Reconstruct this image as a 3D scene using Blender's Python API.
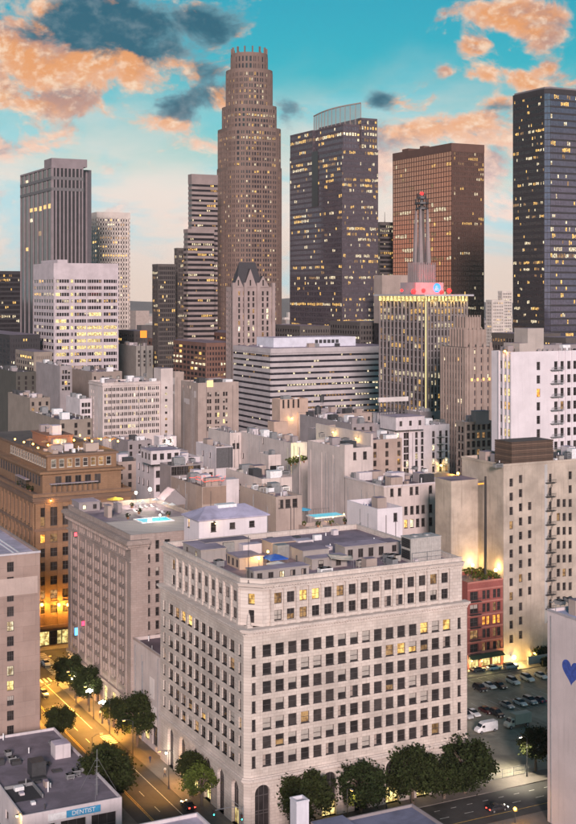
import bpy, bmesh, math, random
from math import radians, sin, cos, pi, sqrt, exp
from mathutils import Vector, Matrix
R = random.Random(7)
for o in list(bpy.data.objects): bpy.data.objects.remove(o)
S = bpy.context.scene
COL = S.collection

# ------------------------------------------------------------------ camera
F, PX, PY, YH, CH = 1280.0, 288.0, 412.0, 292.0, 106.0    # focal (px of the 576 px photo), centre, horizon row, camera height in m
cd = bpy.data.cameras.new('camera'); cam = bpy.data.objects.new('camera', cd); COL.objects.link(cam)
cd.sensor_fit = 'HORIZONTAL'; cd.sensor_width = 36; cd.lens = 36*F/576
cd.shift_y = -(PY-YH)/576; cd.clip_start = 1; cd.clip_end = 60000
cam.location = (0, 0, CH); cam.rotation_euler = (pi/2, 0, 0)
S.camera = cam

# ------------------------------------------------------------------ sun, exposure, render settings
SUN_EL, SUN_AZ = 17.0, 178.0          # azimuth clockwise from +Y
sl = bpy.data.lights.new('sun', 'SUN'); sun = bpy.data.objects.new('sun', sl); COL.objects.link(sun)
sl.energy = 3.2; sl.angle = radians(10); sl.color = (1.0, 0.79, 0.765)
sd = Vector((sin(radians(SUN_AZ))*cos(radians(SUN_EL)), cos(radians(SUN_AZ))*cos(radians(SUN_EL)), sin(radians(SUN_EL))))
sun.rotation_euler = sd.to_track_quat('Z', 'Y').to_euler(); sun.location = (0, -60, 260)
S.view_settings.view_transform = 'Standard'; S.view_settings.look = 'None'
S.view_settings.exposure = 0.54; S.view_settings.gamma = 1; S.view_settings.use_curve_mapping = False
S.render.engine = 'CYCLES'
cy = S.cycles
cy.use_denoising = True; cy.max_bounces = 4; cy.diffuse_bounces = 2; cy.glossy_bounces = 2
cy.transmission_bounces = 2; cy.transparent_max_bounces = 6; cy.volume_bounces = 0
cy.sample_clamp_indirect = 4; cy.caustics_reflective = False; cy.caustics_refractive = False

# ------------------------------------------------------------------ world: dusk sky with clouds
W = bpy.data.worlds.new('World'); S.world = W; W.use_nodes = True
class NT:
    """small helper for node graphs"""
    def __init__(s, tree): s.t = tree; tree.nodes.clear()
    def n(s, t, **k):
        o = s.t.nodes.new(t)
        for a, b in k.items(): setattr(o, a, b)
        return o
    def put(s, sock, v):
        if isinstance(v, (int, float)): sock.default_value = v
        elif isinstance(v, (tuple, list)): sock.default_value = tuple(v) if len(sock.default_value) == len(v) else tuple(v)+(1,)
        else: s.t.links.new(v, sock)
    def m(s, op, a, b=0.0, c=None, clamp=False):
        o = s.n('ShaderNodeMath', operation=op, use_clamp=clamp); s.put(o.inputs[0], a); s.put(o.inputs[1], b)
        if c is not None: s.put(o.inputs[2], c)
        return o.outputs[0]
    def v(s, op, a, b=(0, 0, 0)):
        o = s.n('ShaderNodeVectorMath', operation=op); s.put(o.inputs[0], a); s.put(o.inputs[1], b)
        return o.outputs['Value'] if op in ('DOT_PRODUCT', 'LENGTH', 'DISTANCE') else o.outputs[0]
    def mix(s, f, a, b, blend='MIX'):
        o = s.n('ShaderNodeMix', data_type='RGBA', blend_type=blend); s.put(o.inputs[0], f); s.put(o.inputs[6], a); s.put(o.inputs[7], b)
        return o.outputs[2]
    def step(s, x, a, b, lo=0.0, hi=1.0):
        o = s.n('ShaderNodeMapRange', interpolation_type='SMOOTHSTEP'); s.put(o.inputs[0], x)
        for i, q in enumerate((a, b, lo, hi)): s.put(o.inputs[1+i], q)
        return o.outputs[0]
    def noise(s, vec, scale, detail=4, rough=.55, dist=0.0, dim='3D'):
        o = s.n('ShaderNodeTexNoise', noise_dimensions=dim); s.put(o.inputs['Vector'], vec)
        o.inputs['Scale'].default_value = scale; o.inputs['Detail'].default_value = detail
        o.inputs['Roughness'].default_value = rough; o.inputs['Distortion'].default_value = dist
        return o.outputs['Fac']
def build_world():
    W.cycles.sampling_method = 'MANUAL'; W.cycles.sample_map_resolution = 512
    g = NT(W.node_tree)
    tc = g.n('ShaderNodeTexCoord').outputs['Generated']
    sep = g.n('ShaderNodeSeparateXYZ'); g.put(sep.inputs[0], tc)
    X, Y, Z = sep.outputs
    sky = g.n('ShaderNodeTexSky', sky_type='NISHITA', sun_disc=False)
    sky.sun_elevation = radians(SUN_EL); sky.sun_rotation = radians(SUN_AZ); sky.altitude = 100
    sky.air_density = 1.2; sky.dust_density = .6; sky.ozone_density = 2.5
    # twilight tint of the clear air
    clear = g.mix(1.0, sky.outputs[0], (0.16, 1.22, 1.22), 'MULTIPLY')
    clear = g.mix(1.0, clear, (SKY_K,)*3, 'MULTIPLY')
    # thin veil of high haze, thick towards the horizon
    el = g.m('ARCSINE', Z)
    warp = g.noise(g.v('MULTIPLY', tc, (7, 7, 16)), 1.0, 5, .55, .3)
    e2 = g.m('ADD', el, g.m('MULTIPLY', g.m('SUBTRACT', warp, .5), .12))
    veil = g.step(e2, .195, .05)
    veil_c = g.mix(g.step(e2, .0, .085), (1.08, .84, .72), (1.12, .93, .85))
    vn = g.noise(g.v('MULTIPLY', tc, (5, 5, 13)), 1.6, 5, .6, .4)
    veil_c = g.mix(g.step(vn, .46, .64, 0, .95), veil_c, (.62, .88, .96))
    col = g.mix(g.m('MULTIPLY', veil, .93), clear, veil_c)
    # cumulus: density noise in direction space, plus the banks that stand in this part of the sky
    def bank(px, py, rx, ry, w):
        d = g.m('ADD', g.m('POWER', g.m('DIVIDE', g.m('SUBTRACT', g.m('DIVIDE', X, Y), (px-PX)/F), rx/F), 2),
                g.m('POWER', g.m('DIVIDE', g.m('SUBTRACT', g.m('DIVIDE', Z, Y), (YH-py)/F), ry/F), 2))
        gz = g.m('MULTIPLY', g.m('EXPONENT', g.m('MULTIPLY', d, -1)), w)
        return g.m('MULTIPLY', gz, g.m('GREATER_THAN', Y, 0))
    p = g.v('MULTIPLY', tc, (21, 21, 30))
    n1 = g.noise(p, 1.0, 10, .60, .35)
    n1b = g.noise(g.v('ADD', p, (-.16, 0, -.22)), 1.0, 10, .60, .35)
    n2 = g.noise(g.v('MULTIPLY', tc, (60, 60, 85)), 1.0, 6, .58, .15)
    big = g.noise(g.v('MULTIPLY', tc, (2.6, 2.6, 4)), 1.0, 2, .5)
    cov = g.m('MULTIPLY', g.m('SUBTRACT', big, .53), .9)
    for b in BANKS:
        cov = g.m('ADD', cov, bank(*b))
    dens = g.m('ADD', g.m('ADD', g.m('MULTIPLY', g.m('SUBTRACT', n1, .5), 1.9), g.m('MULTIPLY', g.m('SUBTRACT', n2, .5), .40)), cov)
    mask = g.step(dens, .06, .36)
    core = g.step(dens, .16, .60)
    shade = g.m('ADD', g.m('MULTIPLY', g.m('SUBTRACT', n1b, n1), 3.0), .40)
    tone = None
    for b in DARKS:
        q = bank(*b); tone = q if tone is None else g.m('ADD', tone, q)
    shade = g.m('ADD', shade, tone)
    c_or = g.mix(core, (1.0, .60, .42), (.98, .42, .16))
    c_or = g.mix(g.step(n2, .50, .72), c_or, (1.15, .84, .60))
    c_or = g.mix(g.step(n1b, .47, .66, 0, .8), c_or, (.50, .30, .28))
    n3 = g.noise(g.v('MULTIPLY', tc, (130, 130, 170)), 1.0, 5, .55, 0)
    c_or = g.mix(g.step(n3, .48, .72, 0, .5), c_or, (1.25, .95, .72))
    c_dk = g.mix(core, (.20, .42, .50), (.035, .14, .21))
    c_dk = g.mix(g.step(n2, .46, .76, 0, .5), c_dk, (.34, .42, .46))
    cl = g.mix(g.step(shade, .30, .95), c_or, c_dk)
    # low clouds are paler and rosier
    low = g.mix(g.step(shade, .2, .75), (1.2, .92, .80), (.86, .58, .55))
    cl = g.mix(g.step(el, .15, .07, 0, .9), cl, low)
    mask = g.m('MULTIPLY', mask, g.step(el, -.01, .05, 0, .95))
    col = g.mix(mask, col, cl)
    bg = g.n('ShaderNodeBackground'); g.put(bg.inputs[0], col); bg.inputs[1].default_value = .60
    out = g.n('ShaderNodeOutputWorld'); g.t.links.new(bg.outputs[0], out.inputs[0])
SKY_K = .078
BANKS = [(15, 75, 60, 34, .42), (95, 82, 50, 26, .40), (140, 60, 50, 26, .34), (60, 15, 60, 34, .46), (135, 24, 70, 32, .62), (200, 18, 44, 18, .46), (225, 40, 22, 12, .32),
         (180, 108, 34, 20, .62), (150, 126, 30, 13, .42), (205, 70, 24, 12, .42), (205, 140, 34, 14, .40), (215, 95, 26, 16, .40), (288, 116, 18, 22, .55), (290, 30, 30, 10, .18),
         (340, 40, 60, 40, -.35), (30, 150, 60, 14, .32), (120, 168, 80, 14, .30), (50, 205, 70, 14, .26), (160, 215, 60, 12, .24), (20, 250, 50, 10, .2), (440, 172, 90, 14, .34), (500, 215, 50, 14, .30), (385, 190, 20, 20, .2), (120, 45, 90, 40, .14),
         (500, 14, 46, 17, .66), (545, 24, 30, 20, .62), (475, 47, 17, 10, .66), (486, 73, 30, 11, .66), (522, 82, 24, 10, .66), (498, 100, 40, 12, .60), (455, 124, 52, 14, .56), (405, 134, 48, 16, .60), (500, 150, 50, 16, .46),
         (380, 100, 18, 12, .55), (548, 68, 9, 6, .45), (445, 72, 9, 7, .42), (410, 105, 14, 6, .25)]
DARKS = [(95, 18, 62, 26, 1.0), (165, 32, 60, 26, 1.05), (220, 26, 44, 18, .6), (180, 106, 36, 15, 1.1), (215, 80, 30, 22, .6), (110, 84, 40, 18, -.8), (20, 76, 50, 28, -.7), (10, 8, 34, 22, -.8), (140, 128, 34, 10, -.8), (205, 142, 34, 12, -.6), (505, 60, 120, 80, -.5), (380, 100, 22, 16, 1.2), (288, 112, 24, 26, 1.1), (500, 108, 30, 6, .5)]
build_world()

# ------------------------------------------------------------------ the street grid: u runs along the right-hand fronts, v along the left-hand fronts
TH = math.atan((2790-PX)/F)
UX, UY = sin(TH), cos(TH)
VX, VY = -cos(TH), sin(TH)
ROT = math.atan2(UY, UX)
C0 = ((245.5-PX)/F*250.0, 250.0)
def uvw(u, v): return (C0[0]+u*UX+v*VX, C0[1]+u*UY+v*VY)
def to_uv(x, y):
    dx, dy = x-C0[0], y-C0[1]
    return (dx*UX+dy*UY, dx*VX+dy*VY)
def at_d(px, d): return ((px-PX)/F*d, d)
def on_z(px, py, z=0.0):                       # where the ray of a pixel meets the level z
    d = F*(CH-z)/(py-YH); return at_d(px, d)
def z_at(py, d): return CH+(YH-py)*d/F
def solve(p, dirv, px):                        # distance along dirv from p at which it shows at column px
    r = (px-PX)/F
    return (r*p[1]-p[0])/(dirv[0]-r*dirv[1])

# ------------------------------------------------------------------ materials
MATS = {}
def principled(name):
    m = bpy.data.materials.new(name); m.use_nodes = True
    g = NT(m.node_tree)
    b = g.n('ShaderNodeBsdfPrincipled'); o = g.n('ShaderNodeOutputMaterial'); g.t.links.new(b.outputs[0], o.inputs[0])
    return m, g, b
def wall_mat(name, col, rough=.86, blocks=None, stain=.30, scale=.35, patch=.16):
    """plaster, stone or brick: patches, rain streaks, fine grain and, where given, block joints"""
    if name in MATS: return MATS[name]
    m, g, b = principled(name)
    oc = g.n('ShaderNodeTexCoord').outputs['Object']
    s = g.n('ShaderNodeSeparateXYZ'); g.put(s.inputs[0], oc)
    pv = g.n('ShaderNodeCombineXYZ'); g.put(pv.inputs[0], g.m('ADD', s.outputs[0], s.outputs[1])); g.put(pv.inputs[1], s.outputs[2])
    P = pv.outputs[0]
    patchn = g.noise(P, .13*scale/.35, 5, .6)
    grain = g.noise(oc, 2.2, 4, .65)
    streak = g.noise(g.v('MULTIPLY', P, (1.3, .07, 1)), 1.0, 4, .6)
    c = g.mix(g.step(patchn, .30, .72, 0, 1), tuple(q*(1-patch) for q in col), tuple(min(1, q*(1+patch*.5)) for q in col))
    c = g.mix(g.step(streak, .50, .76, 0, stain), c, tuple(q*.52 for q in col))
    c = g.mix(g.step(grain, .42, .8, 0, .22), c, tuple(q*.72 for q in col))
    hgt = grain
    if blocks:
        br = g.n('ShaderNodeTexBrick'); g.put(br.inputs['Vector'], P)
        br.inputs['Scale'].default_value = 1.0; br.inputs['Brick Width'].default_value = blocks[0]; br.inputs['Row Height'].default_value = blocks[1]
        br.inputs['Mortar Size'].default_value = blocks[2]; br.inputs['Mortar Smooth'].default_value = .3
        br.inputs['Color1'].default_value = (1, 1, 1, 1); br.inputs['Color2'].default_value = (.86, .84, .83, 1); br.inputs['Mortar'].default_value = (.55, .53, .52, 1)
        c = g.mix(.85, c, br.outputs['Color'], 'MULTIPLY')
        hgt = g.m('SUBTRACT', grain, g.m('MULTIPLY', br.outputs['Fac'], .8))
    g.put(b.inputs['Base Color'], c); b.inputs['Roughness'].default_value = rough
    bp = g.n('ShaderNodeBump'); bp.inputs['Strength'].default_value = .25; bp.inputs['Distance'].default_value = .05
    g.put(bp.inputs['Height'], hgt); g.t.links.new(bp.outputs[0], b.inputs['Normal'])
    MATS[name] = m; return m
def roof_mat(name, col, seam=0.0):
    """bitumen or coated roof: puddle marks, patches, worn tone"""
    if name in MATS: return MATS[name]
    m, g, b = principled(name)
    oc = g.n('ShaderNodeTexCoord').outputs['Object']
    a = g.noise(oc, .22, 5, .62, .6); f = g.noise(oc, 1.6, 4, .6); k = g.noise(g.v('ADD', oc, (31, 7, 0)), .09, 3, .5)
    c = g.mix(g.step(a, .35, .66), tuple(q*.66 for q in col), col)
    c = g.mix(g.step(k, .5, .66, 0, .55), c, tuple(min(1, q*1.35) for q in col))
    c = g.mix(g.step(f, .55, .78, 0, .45), c, tuple(q*.5 for q in col))
    if seam:
        w = g.n('ShaderNodeTexWave', wave_type='BANDS', bands_direction='X'); g.put(w.inputs['Vector'], oc); w.inputs['Scale'].default_value = seam
        c = g.mix(g.step(w.outputs['Fac'], .93, 1.0, 0, .4), c, tuple(q*.45 for q in col))
    g.put(b.inputs['Base Color'], c); b.inputs['Roughness'].default_value = .8
    MATS[name] = m; return m
def flat_mat(name, col, rough=.6, metal=0.0, spec=.5, vary=.12, ns=1.5):
    if name in MATS: return MATS[name]
    m, g, b = principled(name)
    oc = g.n('ShaderNodeTexCoord').outputs['Object']
    n = g.noise(oc, ns, 4, .6)
    g.put(b.inputs['Base Color'], g.mix(g.step(n, .3, .7), tuple(q*(1-vary) for q in col), tuple(min(1, q*(1+vary)) for q in col)))
    b.inputs['Roughness'].default_value = rough; b.inputs['Metallic'].default_value = metal; b.inputs['Specular IOR Level'].default_value = spec
    MATS[name] = m; return m
def glass_mat(name, col, rough=.08, metal=0.0, vary=.5):
    """window glass seen from outside: dark, mirror-like, each sheet a little out of true"""
    if name in MATS: return MATS[name]
    m, g, b = principled(name)
    oc = g.n('ShaderNodeTexCoord').outputs['Object']
    rnd = g.n('ShaderNodeObjectInfo').outputs['Random']
    n = g.noise(g.v('ADD', oc, g.v('MULTIPLY', g.n('ShaderNodeNewGeometry').outputs['Position'], (.7, .7, .7))), .35, 2, .5)
    k = g.m('ADD', g.m('MULTIPLY', rnd, .5), g.m('MULTIPLY', g.step(n, .3, .7), .5))
    c = g.mix(k, tuple(q*(1-vary) for q in col), tuple(min(1, q*(1+vary)) for q in col))
    g.put(b.inputs['Base Color'], c); b.inputs['Roughness'].default_value = rough; b.inputs['Metallic'].default_value = metal
    b.inputs['Specular IOR Level'].default_value = .5
    MATS[name] = m; return m
def lit_mat(name, col, k, scale=.9):
    """a lit room behind glass: brighter lamps, darker furniture"""
    if name in MATS: return MATS[name]
    m, g, b = principled(name)
    pos = g.n('ShaderNodeNewGeometry').outputs['Position']
    rnd = g.n('ShaderNodeObjectInfo').outputs['Random']
    n = g.noise(pos, scale, 3, .6, .3)
    e = g.mix(g.step(n, .36, .62), tuple(q*.30 for q in (col[0], col[1]*.8, col[2]*.6)), col)
    b.inputs['Base Color'].default_value = (.03, .025, .02, 1); b.inputs['Roughness'].default_value = .15
    g.put(b.inputs['Emission Color'], e); g.put(b.inputs['Emission Strength'], g.m('MULTIPLY', g.m('ADD', g.m('MULTIPLY', rnd, .7), .6), k))
    MATS[name] = m; return m
def lamp_mat(name, col, k):
    if name in MATS: return MATS[name]
    m, g, b = principled(name)
    b.inputs['Base Color'].default_value = tuple(q*.35 for q in col)+(1,); b.inputs['Emission Color'].default_value = tuple(col)+(1,); b.inputs['Emission Strength'].default_value = k
    MATS[name] = m; return m
G_DARK = glass_mat('glass_dark', (.030, .026, .026)); G_MID = glass_mat('glass_mid', (.050, .042, .040), .14)
G_TOWER = glass_mat('glass_tower', (.035, .033, .042), .06)
BLIND = flat_mat('window_blind', (.36, .32, .285), .8); CURTAIN = flat_mat('window_curtain', (.30, .24, .21), .9)
LIT_A = lit_mat('room_light_warm', (1.0, .60, .17), 1.25); LIT_B = lit_mat('room_light_dim', (.85, .48, .20), .42)
LIT_C = lit_mat('room_light_white', (1.0, .86, .58), 1.1); LIT_Y = lit_mat('room_light_yellow', (1.0, .78, .30), 1.15)
LIT_O = lit_mat('room_light_orange', (1.0, .40, .06), 1.7)
FRAME_W = flat_mat('frame_cream', (.46, .42, .38)); FRAME_D = flat_mat('frame_dark', (.07, .06, .06)); FRAME_G = flat_mat('frame_grey', (.26, .25, .25))
METAL = flat_mat('metal_grey', (.30, .30, .31), .45, .4); METAL_D = flat_mat('metal_dark', (.06, .06, .065), .5, .3); WHITE_P = flat_mat('paint_white', (.72, .71, .72), .5)
R_GREY = roof_mat('roof_grey', (.25, .19, .235)); R_DARK = roof_mat('roof_dark', (.135, .10, .125)); R_PALE = roof_mat('roof_pale', (.56, .48, .58)); R_LILAC = roof_mat('roof_lilac', (.37, .29, .36))
R_BROWN = roof_mat('roof_brown', (.14, .10, .085))

# ------------------------------------------------------------------ mesh helpers
class MB:
    def __init__(s): s.v = []; s.f = []; s.m = []
    def quad(s, a, b, c, d, m=0):
        i = len(s.v); s.v += [a, b, c, d]; s.f.append((i, i+1, i+2, i+3)); s.m.append(m)
    def poly(s, pts, m=0):
        i = len(s.v); s.v += list(pts); s.f.append(tuple(range(i, i+len(pts)))); s.m.append(m)
    def box(s, x0, x1, y0, y1, z0, z1, m=0, top=None):
        i = len(s.v)
        s.v += [(x0, y0, z0), (x1, y0, z0), (x1, y1, z0), (x0, y1, z0), (x0, y0, z1), (x1, y0, z1), (x1, y1, z1), (x0, y1, z1)]
        for k, f in enumerate(((0, 3, 2, 1), (4, 5, 6, 7), (0, 1, 5, 4), (1, 2, 6, 5), (2, 3, 7, 6), (3, 0, 4, 7))):
            s.f.append(tuple(i+q for q in f)); s.m.append(top if (k == 1 and top is not None) else m)
    def obox(s, o, sd_, nd, s0, s1, d0, d1, z0, z1, m=0):
        """box along a facade: s along it, d inwards"""
        i = len(s.v)
        P = lambda a, d, z: (o[0]+sd_[0]*a+nd[0]*d, o[1]+sd_[1]*a+nd[1]*d, z)
        s.v += [P(s0, d0, z0), P(s1, d0, z0), P(s1, d1, z0), P(s0, d1, z0), P(s0, d0, z1), P(s1, d0, z1), P(s1, d1, z1), P(s0, d1, z1)]
        for f in ((0, 3, 2, 1), (4, 5, 6, 7), (0, 1, 5, 4), (1, 2, 6, 5), (2, 3, 7, 6), (3, 0, 4, 7)):
            s.f.append(tuple(i+q for q in f)); s.m.append(m)
    def prism(s, pts, z0, z1, m=0, top=None, bottom=False):
        n = len(pts); i = len(s.v)
        s.v += [(x, y, z0) for x, y in pts]+[(x, y, z1) for x, y in pts]
        for k in range(n):
            j = (k+1) % n; s.f.append((i+k, i+j, i+n+j, i+n+k)); s.m.append(m)
        s.f.append(tuple(range(i+n, i+2*n))); s.m.append(m if top is None else top)
        if bottom: s.f.append(tuple(range(i+n-1, i-1, -1))); s.m.append(m)
    def frustum(s, c, r0, r1, z0, z1, n=12, m=0, cap=True):
        i = len(s.v)
        for r, z in ((r0, z0), (r1, z1)):
            s.v += [(c[0]+r*cos(2*pi*k/n), c[1]+r*sin(2*pi*k/n), z) for k in range(n)]
        for k in range(n):
            j = (k+1) % n; s.f.append((i+k, i+j, i+n+j, i+n+k)); s.m.append(m)
        if cap: s.f.append(tuple(range(i+n, i+2*n))); s.m.append(m); s.f.append(tuple(range(i+n-1, i-1, -1))); s.m.append(m)
    def tube(s, pts, rad, n=6, m=0):
        """tapered tube through points, radii per point"""
        i0 = len(s.v)
        for k, p in enumerate(pts):
            p = Vector(p); a = Vector(pts[max(0, k-1)]); b = Vector(pts[min(len(pts)-1, k+1)])
            t = (b-a).normalized(); x = t.orthogonal().normalized(); y = t.cross(x)
            r = rad[k] if isinstance(rad, (list, tuple)) else rad
            for j in range(n):
                q = p+x*(r*cos(2*pi*j/n))+y*(r*sin(2*pi*j/n)); s.v.append(tuple(q))
        for k in range(len(pts)-1):
            for j in range(n):
                a = i0+k*n+j; b = i0+k*n+(j+1) % n; s.f.append((a, b, b+n, a+n)); s.m.append(m)
        s.f.append(tuple(i0+n-1-j for j in range(n))); s.m.append(m)
        e = i0+(len(pts)-1)*n; s.f.append(tuple(e+j for j in range(n))); s.m.append(m)
    def mesh(s, name, mats, smooth=False):
        me = bpy.data.meshes.new(name); me.from_pydata(s.v, [], s.f)
        for m in (mats if isinstance(mats, (list, tuple)) else [mats]): me.materials.append(m)
        if any(s.m): me.polygons.foreach_set('material_index', s.m)
        if smooth: me.polygons.foreach_set('use_smooth', [True]*len(s.f))
        me.update(); return me
    def build(s, name, mats, parent=None, loc=None, rotz=0.0, smooth=False, kind=None):
        return link(name, s.mesh(name, mats, smooth), parent, loc, rotz, kind)
def link(name, me, parent=None, loc=None, rotz=0.0, kind=None):
    o = bpy.data.objects.new(name, me); COL.objects.link(o)
    if parent is not None: o.parent = parent
    if loc is not None: o.location = loc
    if rotz: o.rotation_euler = (0, 0, rotz)
    if kind: o['kind'] = kind
    return o
def tag(o, label, cat, group=None):
    o['label'] = label; o['category'] = cat
    if group: o['group'] = group
    return o
def thing(name, label, cat, loc=(0, 0, 0), rotz=0.0, group=None):
    o = bpy.data.objects.new(name, None); COL.objects.link(o); o.empty_display_size = 1
    o.location = loc; o.rotation_euler = (0, 0, rotz)
    return tag(o, label, cat, group)
def copy_tree(o, parent=None):
    c = o.copy(); COL.objects.link(c); c.parent = parent
    for ch in o.children: copy_tree(ch, c)
    return c
def point(parent, loc, energy, col, rad=.25, name='lamp_light', spot=False):
    l = bpy.data.lights.new(name, 'SPOT' if spot else 'POINT')
    if spot: l.spot_size = radians(118); l.spot_blend = .7
    l.energy = energy; l.color = col; l.shadow_soft_size = rad
    o = bpy.data.objects.new(name, l); COL.objects.link(o); o.parent = parent; o.location = loc; return o

# ------------------------------------------------------------------ windows: shared meshes, one object each
WM = {}
def window_mesh(w, h, style, var, frame):
    key = (round(w, 2), round(h, 2), style, var, frame.name)
    if key in WM: return WM[key]
    mb = MB(); t = min(.09, w*.08)
    if style != 'far':
        mb.box(0, t, -.08, 0, 0, h, 0); mb.box(w-t, w, -.08, 0, 0, h, 0)
        mb.box(t, w-t, -.08, 0, 0, t*1.2, 0); mb.box(t, w-t, -.08, 0, h-t*1.2, h, 0)
    if style in ('sash', 'pair'): mb.box(t, w-t, -.06, 0, h*.5-t*.5, h*.5+t*.5, 0)
    if style in ('pair', 'case'): mb.box(w*.5-t*.5, w*.5+t*.5, -.062, 0, t, h-t, 0)
    if style == 'grid':
        for k in (1, 2): mb.box(w*k/3-t*.4, w*k/3+t*.4, -.05, 0, t, h-t, 0)
        mb.box(t, w-t, -.052, 0, h*.5-t*.4, h*.5+t*.4, 0)
    if style == 'sash' or style == 'sill': mb.box(-.08, w+.08, -.34, -.02, -.16, 0, 0)
    y = .0
    def pane(x0, x1, z0, z1, m): mb.quad((x0, y, z0), (x1, y, z0), (x1, y, z1), (x0, y, z1), m)
    gl = {'d': 1, 'm': 2, 'a': 3, 'b': 4, 'c': 5, 'y': 6, 'o': 7}
    if var in gl: pane(0, w, 0, h, gl[var])
    elif var == 'k':      # blind half down
        pane(0, w, 0, h*.5, 1); pane(0, w, h*.5, h, 8)
    elif var == 'K':      # blind down
        pane(0, w, 0, h*.12, 1); pane(0, w, h*.12, h, 8)
    elif var == 'q':      # curtain to one side
        pane(0, w*.45, 0, h, 9); pane(w*.45, w, 0, h, 1)
    elif var == 'L':      # lit behind half a blind
        pane(0, w, 0, h*.5, 3); pane(0, w, h*.5, h, 8)
    elif var == 'h':      # lower sash open and lit dim
        pane(0, w, 0, h*.5, 4); pane(0, w, h*.5, h, 1)
    WM[key] = mb.mesh('window', [frame, G_DARK, G_MID, LIT_A, LIT_B, LIT_C, LIT_Y, LIT_O, BLIND, CURTAIN])
    return WM[key]
def pick(mix):
    r = R.random(); a = 0
    for k, p in mix:
        a += p
        if r < a: return k
    return mix[0][0]
MIX_DARK = (('d', .62), ('m', .24), ('k', .04), ('q', .04), ('b', .03), ('c', .015), ('a', .015))
MIX_OFFICE = (('d', .5), ('m', .22), ('k', .10), ('q', .04), ('c', .08), ('y', .03), ('b', .03))
MIX_MAIN = (('d', .52), ('m', .25), ('k', .07), ('q', .08), ('K', .03), ('b', .025), ('h', .025))

def face_frame(side, W_, L_):
    """origin, along, inward, rotation of windows: R front faces -y, L front faces -x (seen left to right)"""
    if side == 'R': return (0, 0), (1, 0), (0, 1), 0.0
    if side == 'L': return (0, L_), (0, -1), (1, 0), -pi/2
    if side == 'B': return (W_, L_), (-1, 0), (0, -1), pi
    return (W_, 0), (0, 1), (-1, 0), pi/2
def wall_face(mb, o, sd_, nd, s_len, z0, z1, opens, depth, m=0):
    xs = sorted({0.0, s_len}|{q for a in opens for q in (a[0], a[0]+a[2])}); zs = sorted({z0, z1}|{q for a in opens for q in (a[1], a[1]+a[3])})
    xi = {q: i for i, q in enumerate(xs)}; zi = {q: i for i, q in enumerate(zs)}
    hole = set()
    P = lambda a, d, z: (o[0]+sd_[0]*a+nd[0]*d, o[1]+sd_[1]*a+nd[1]*d, z)
    for a in opens:
        x0, x1, y0, y1 = a[0], a[0]+a[2], a[1], a[1]+a[3]
        for i in range(xi[x0], xi[x1]):
            for j in range(zi[y0], zi[y1]): hole.add((i, j))
        mb.quad(P(x0, 0, y0), P(x1, 0, y0), P(x1, depth, y0), P(x0, depth, y0), m)
        mb.quad(P(x0, depth, y1), P(x1, depth, y1), P(x1, 0, y1), P(x0, 0, y1), m)
        mb.quad(P(x0, 0, y0), P(x0, depth, y0), P(x0, depth, y1), P(x0, 0, y1), m)
        mb.quad(P(x1, depth, y0), P(x1, 0, y0), P(x1, 0, y1), P(x1, depth, y1), m)
    for j in range(len(zs)-1):                 # merge runs of whole cells along each row
        i = 0
        while i < len(xs)-1:
            if (i, j) in hole: i += 1; continue
            k = i
            while k < len(xs)-1 and (k, j) not in hole: k += 1
            mb.quad(P(xs[i], 0, zs[j]), P(xs[k], 0, zs[j]), P(xs[k], 0, zs[j+1]), P(xs[i], 0, zs[j+1]), m); i = k
def grid(s0, s1, n, z_top, dz, rows, w, h, skip=()):
    """n columns of windows between s0 and s1, rows counted downwards from the head z_top"""
    st = (s1-s0)/n
    return [(s0+st*(i+.5)-w/2, z_top-h-j*dz, w, h) for j in range(rows) for i in range(n) if (i, j) not in skip]
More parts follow.
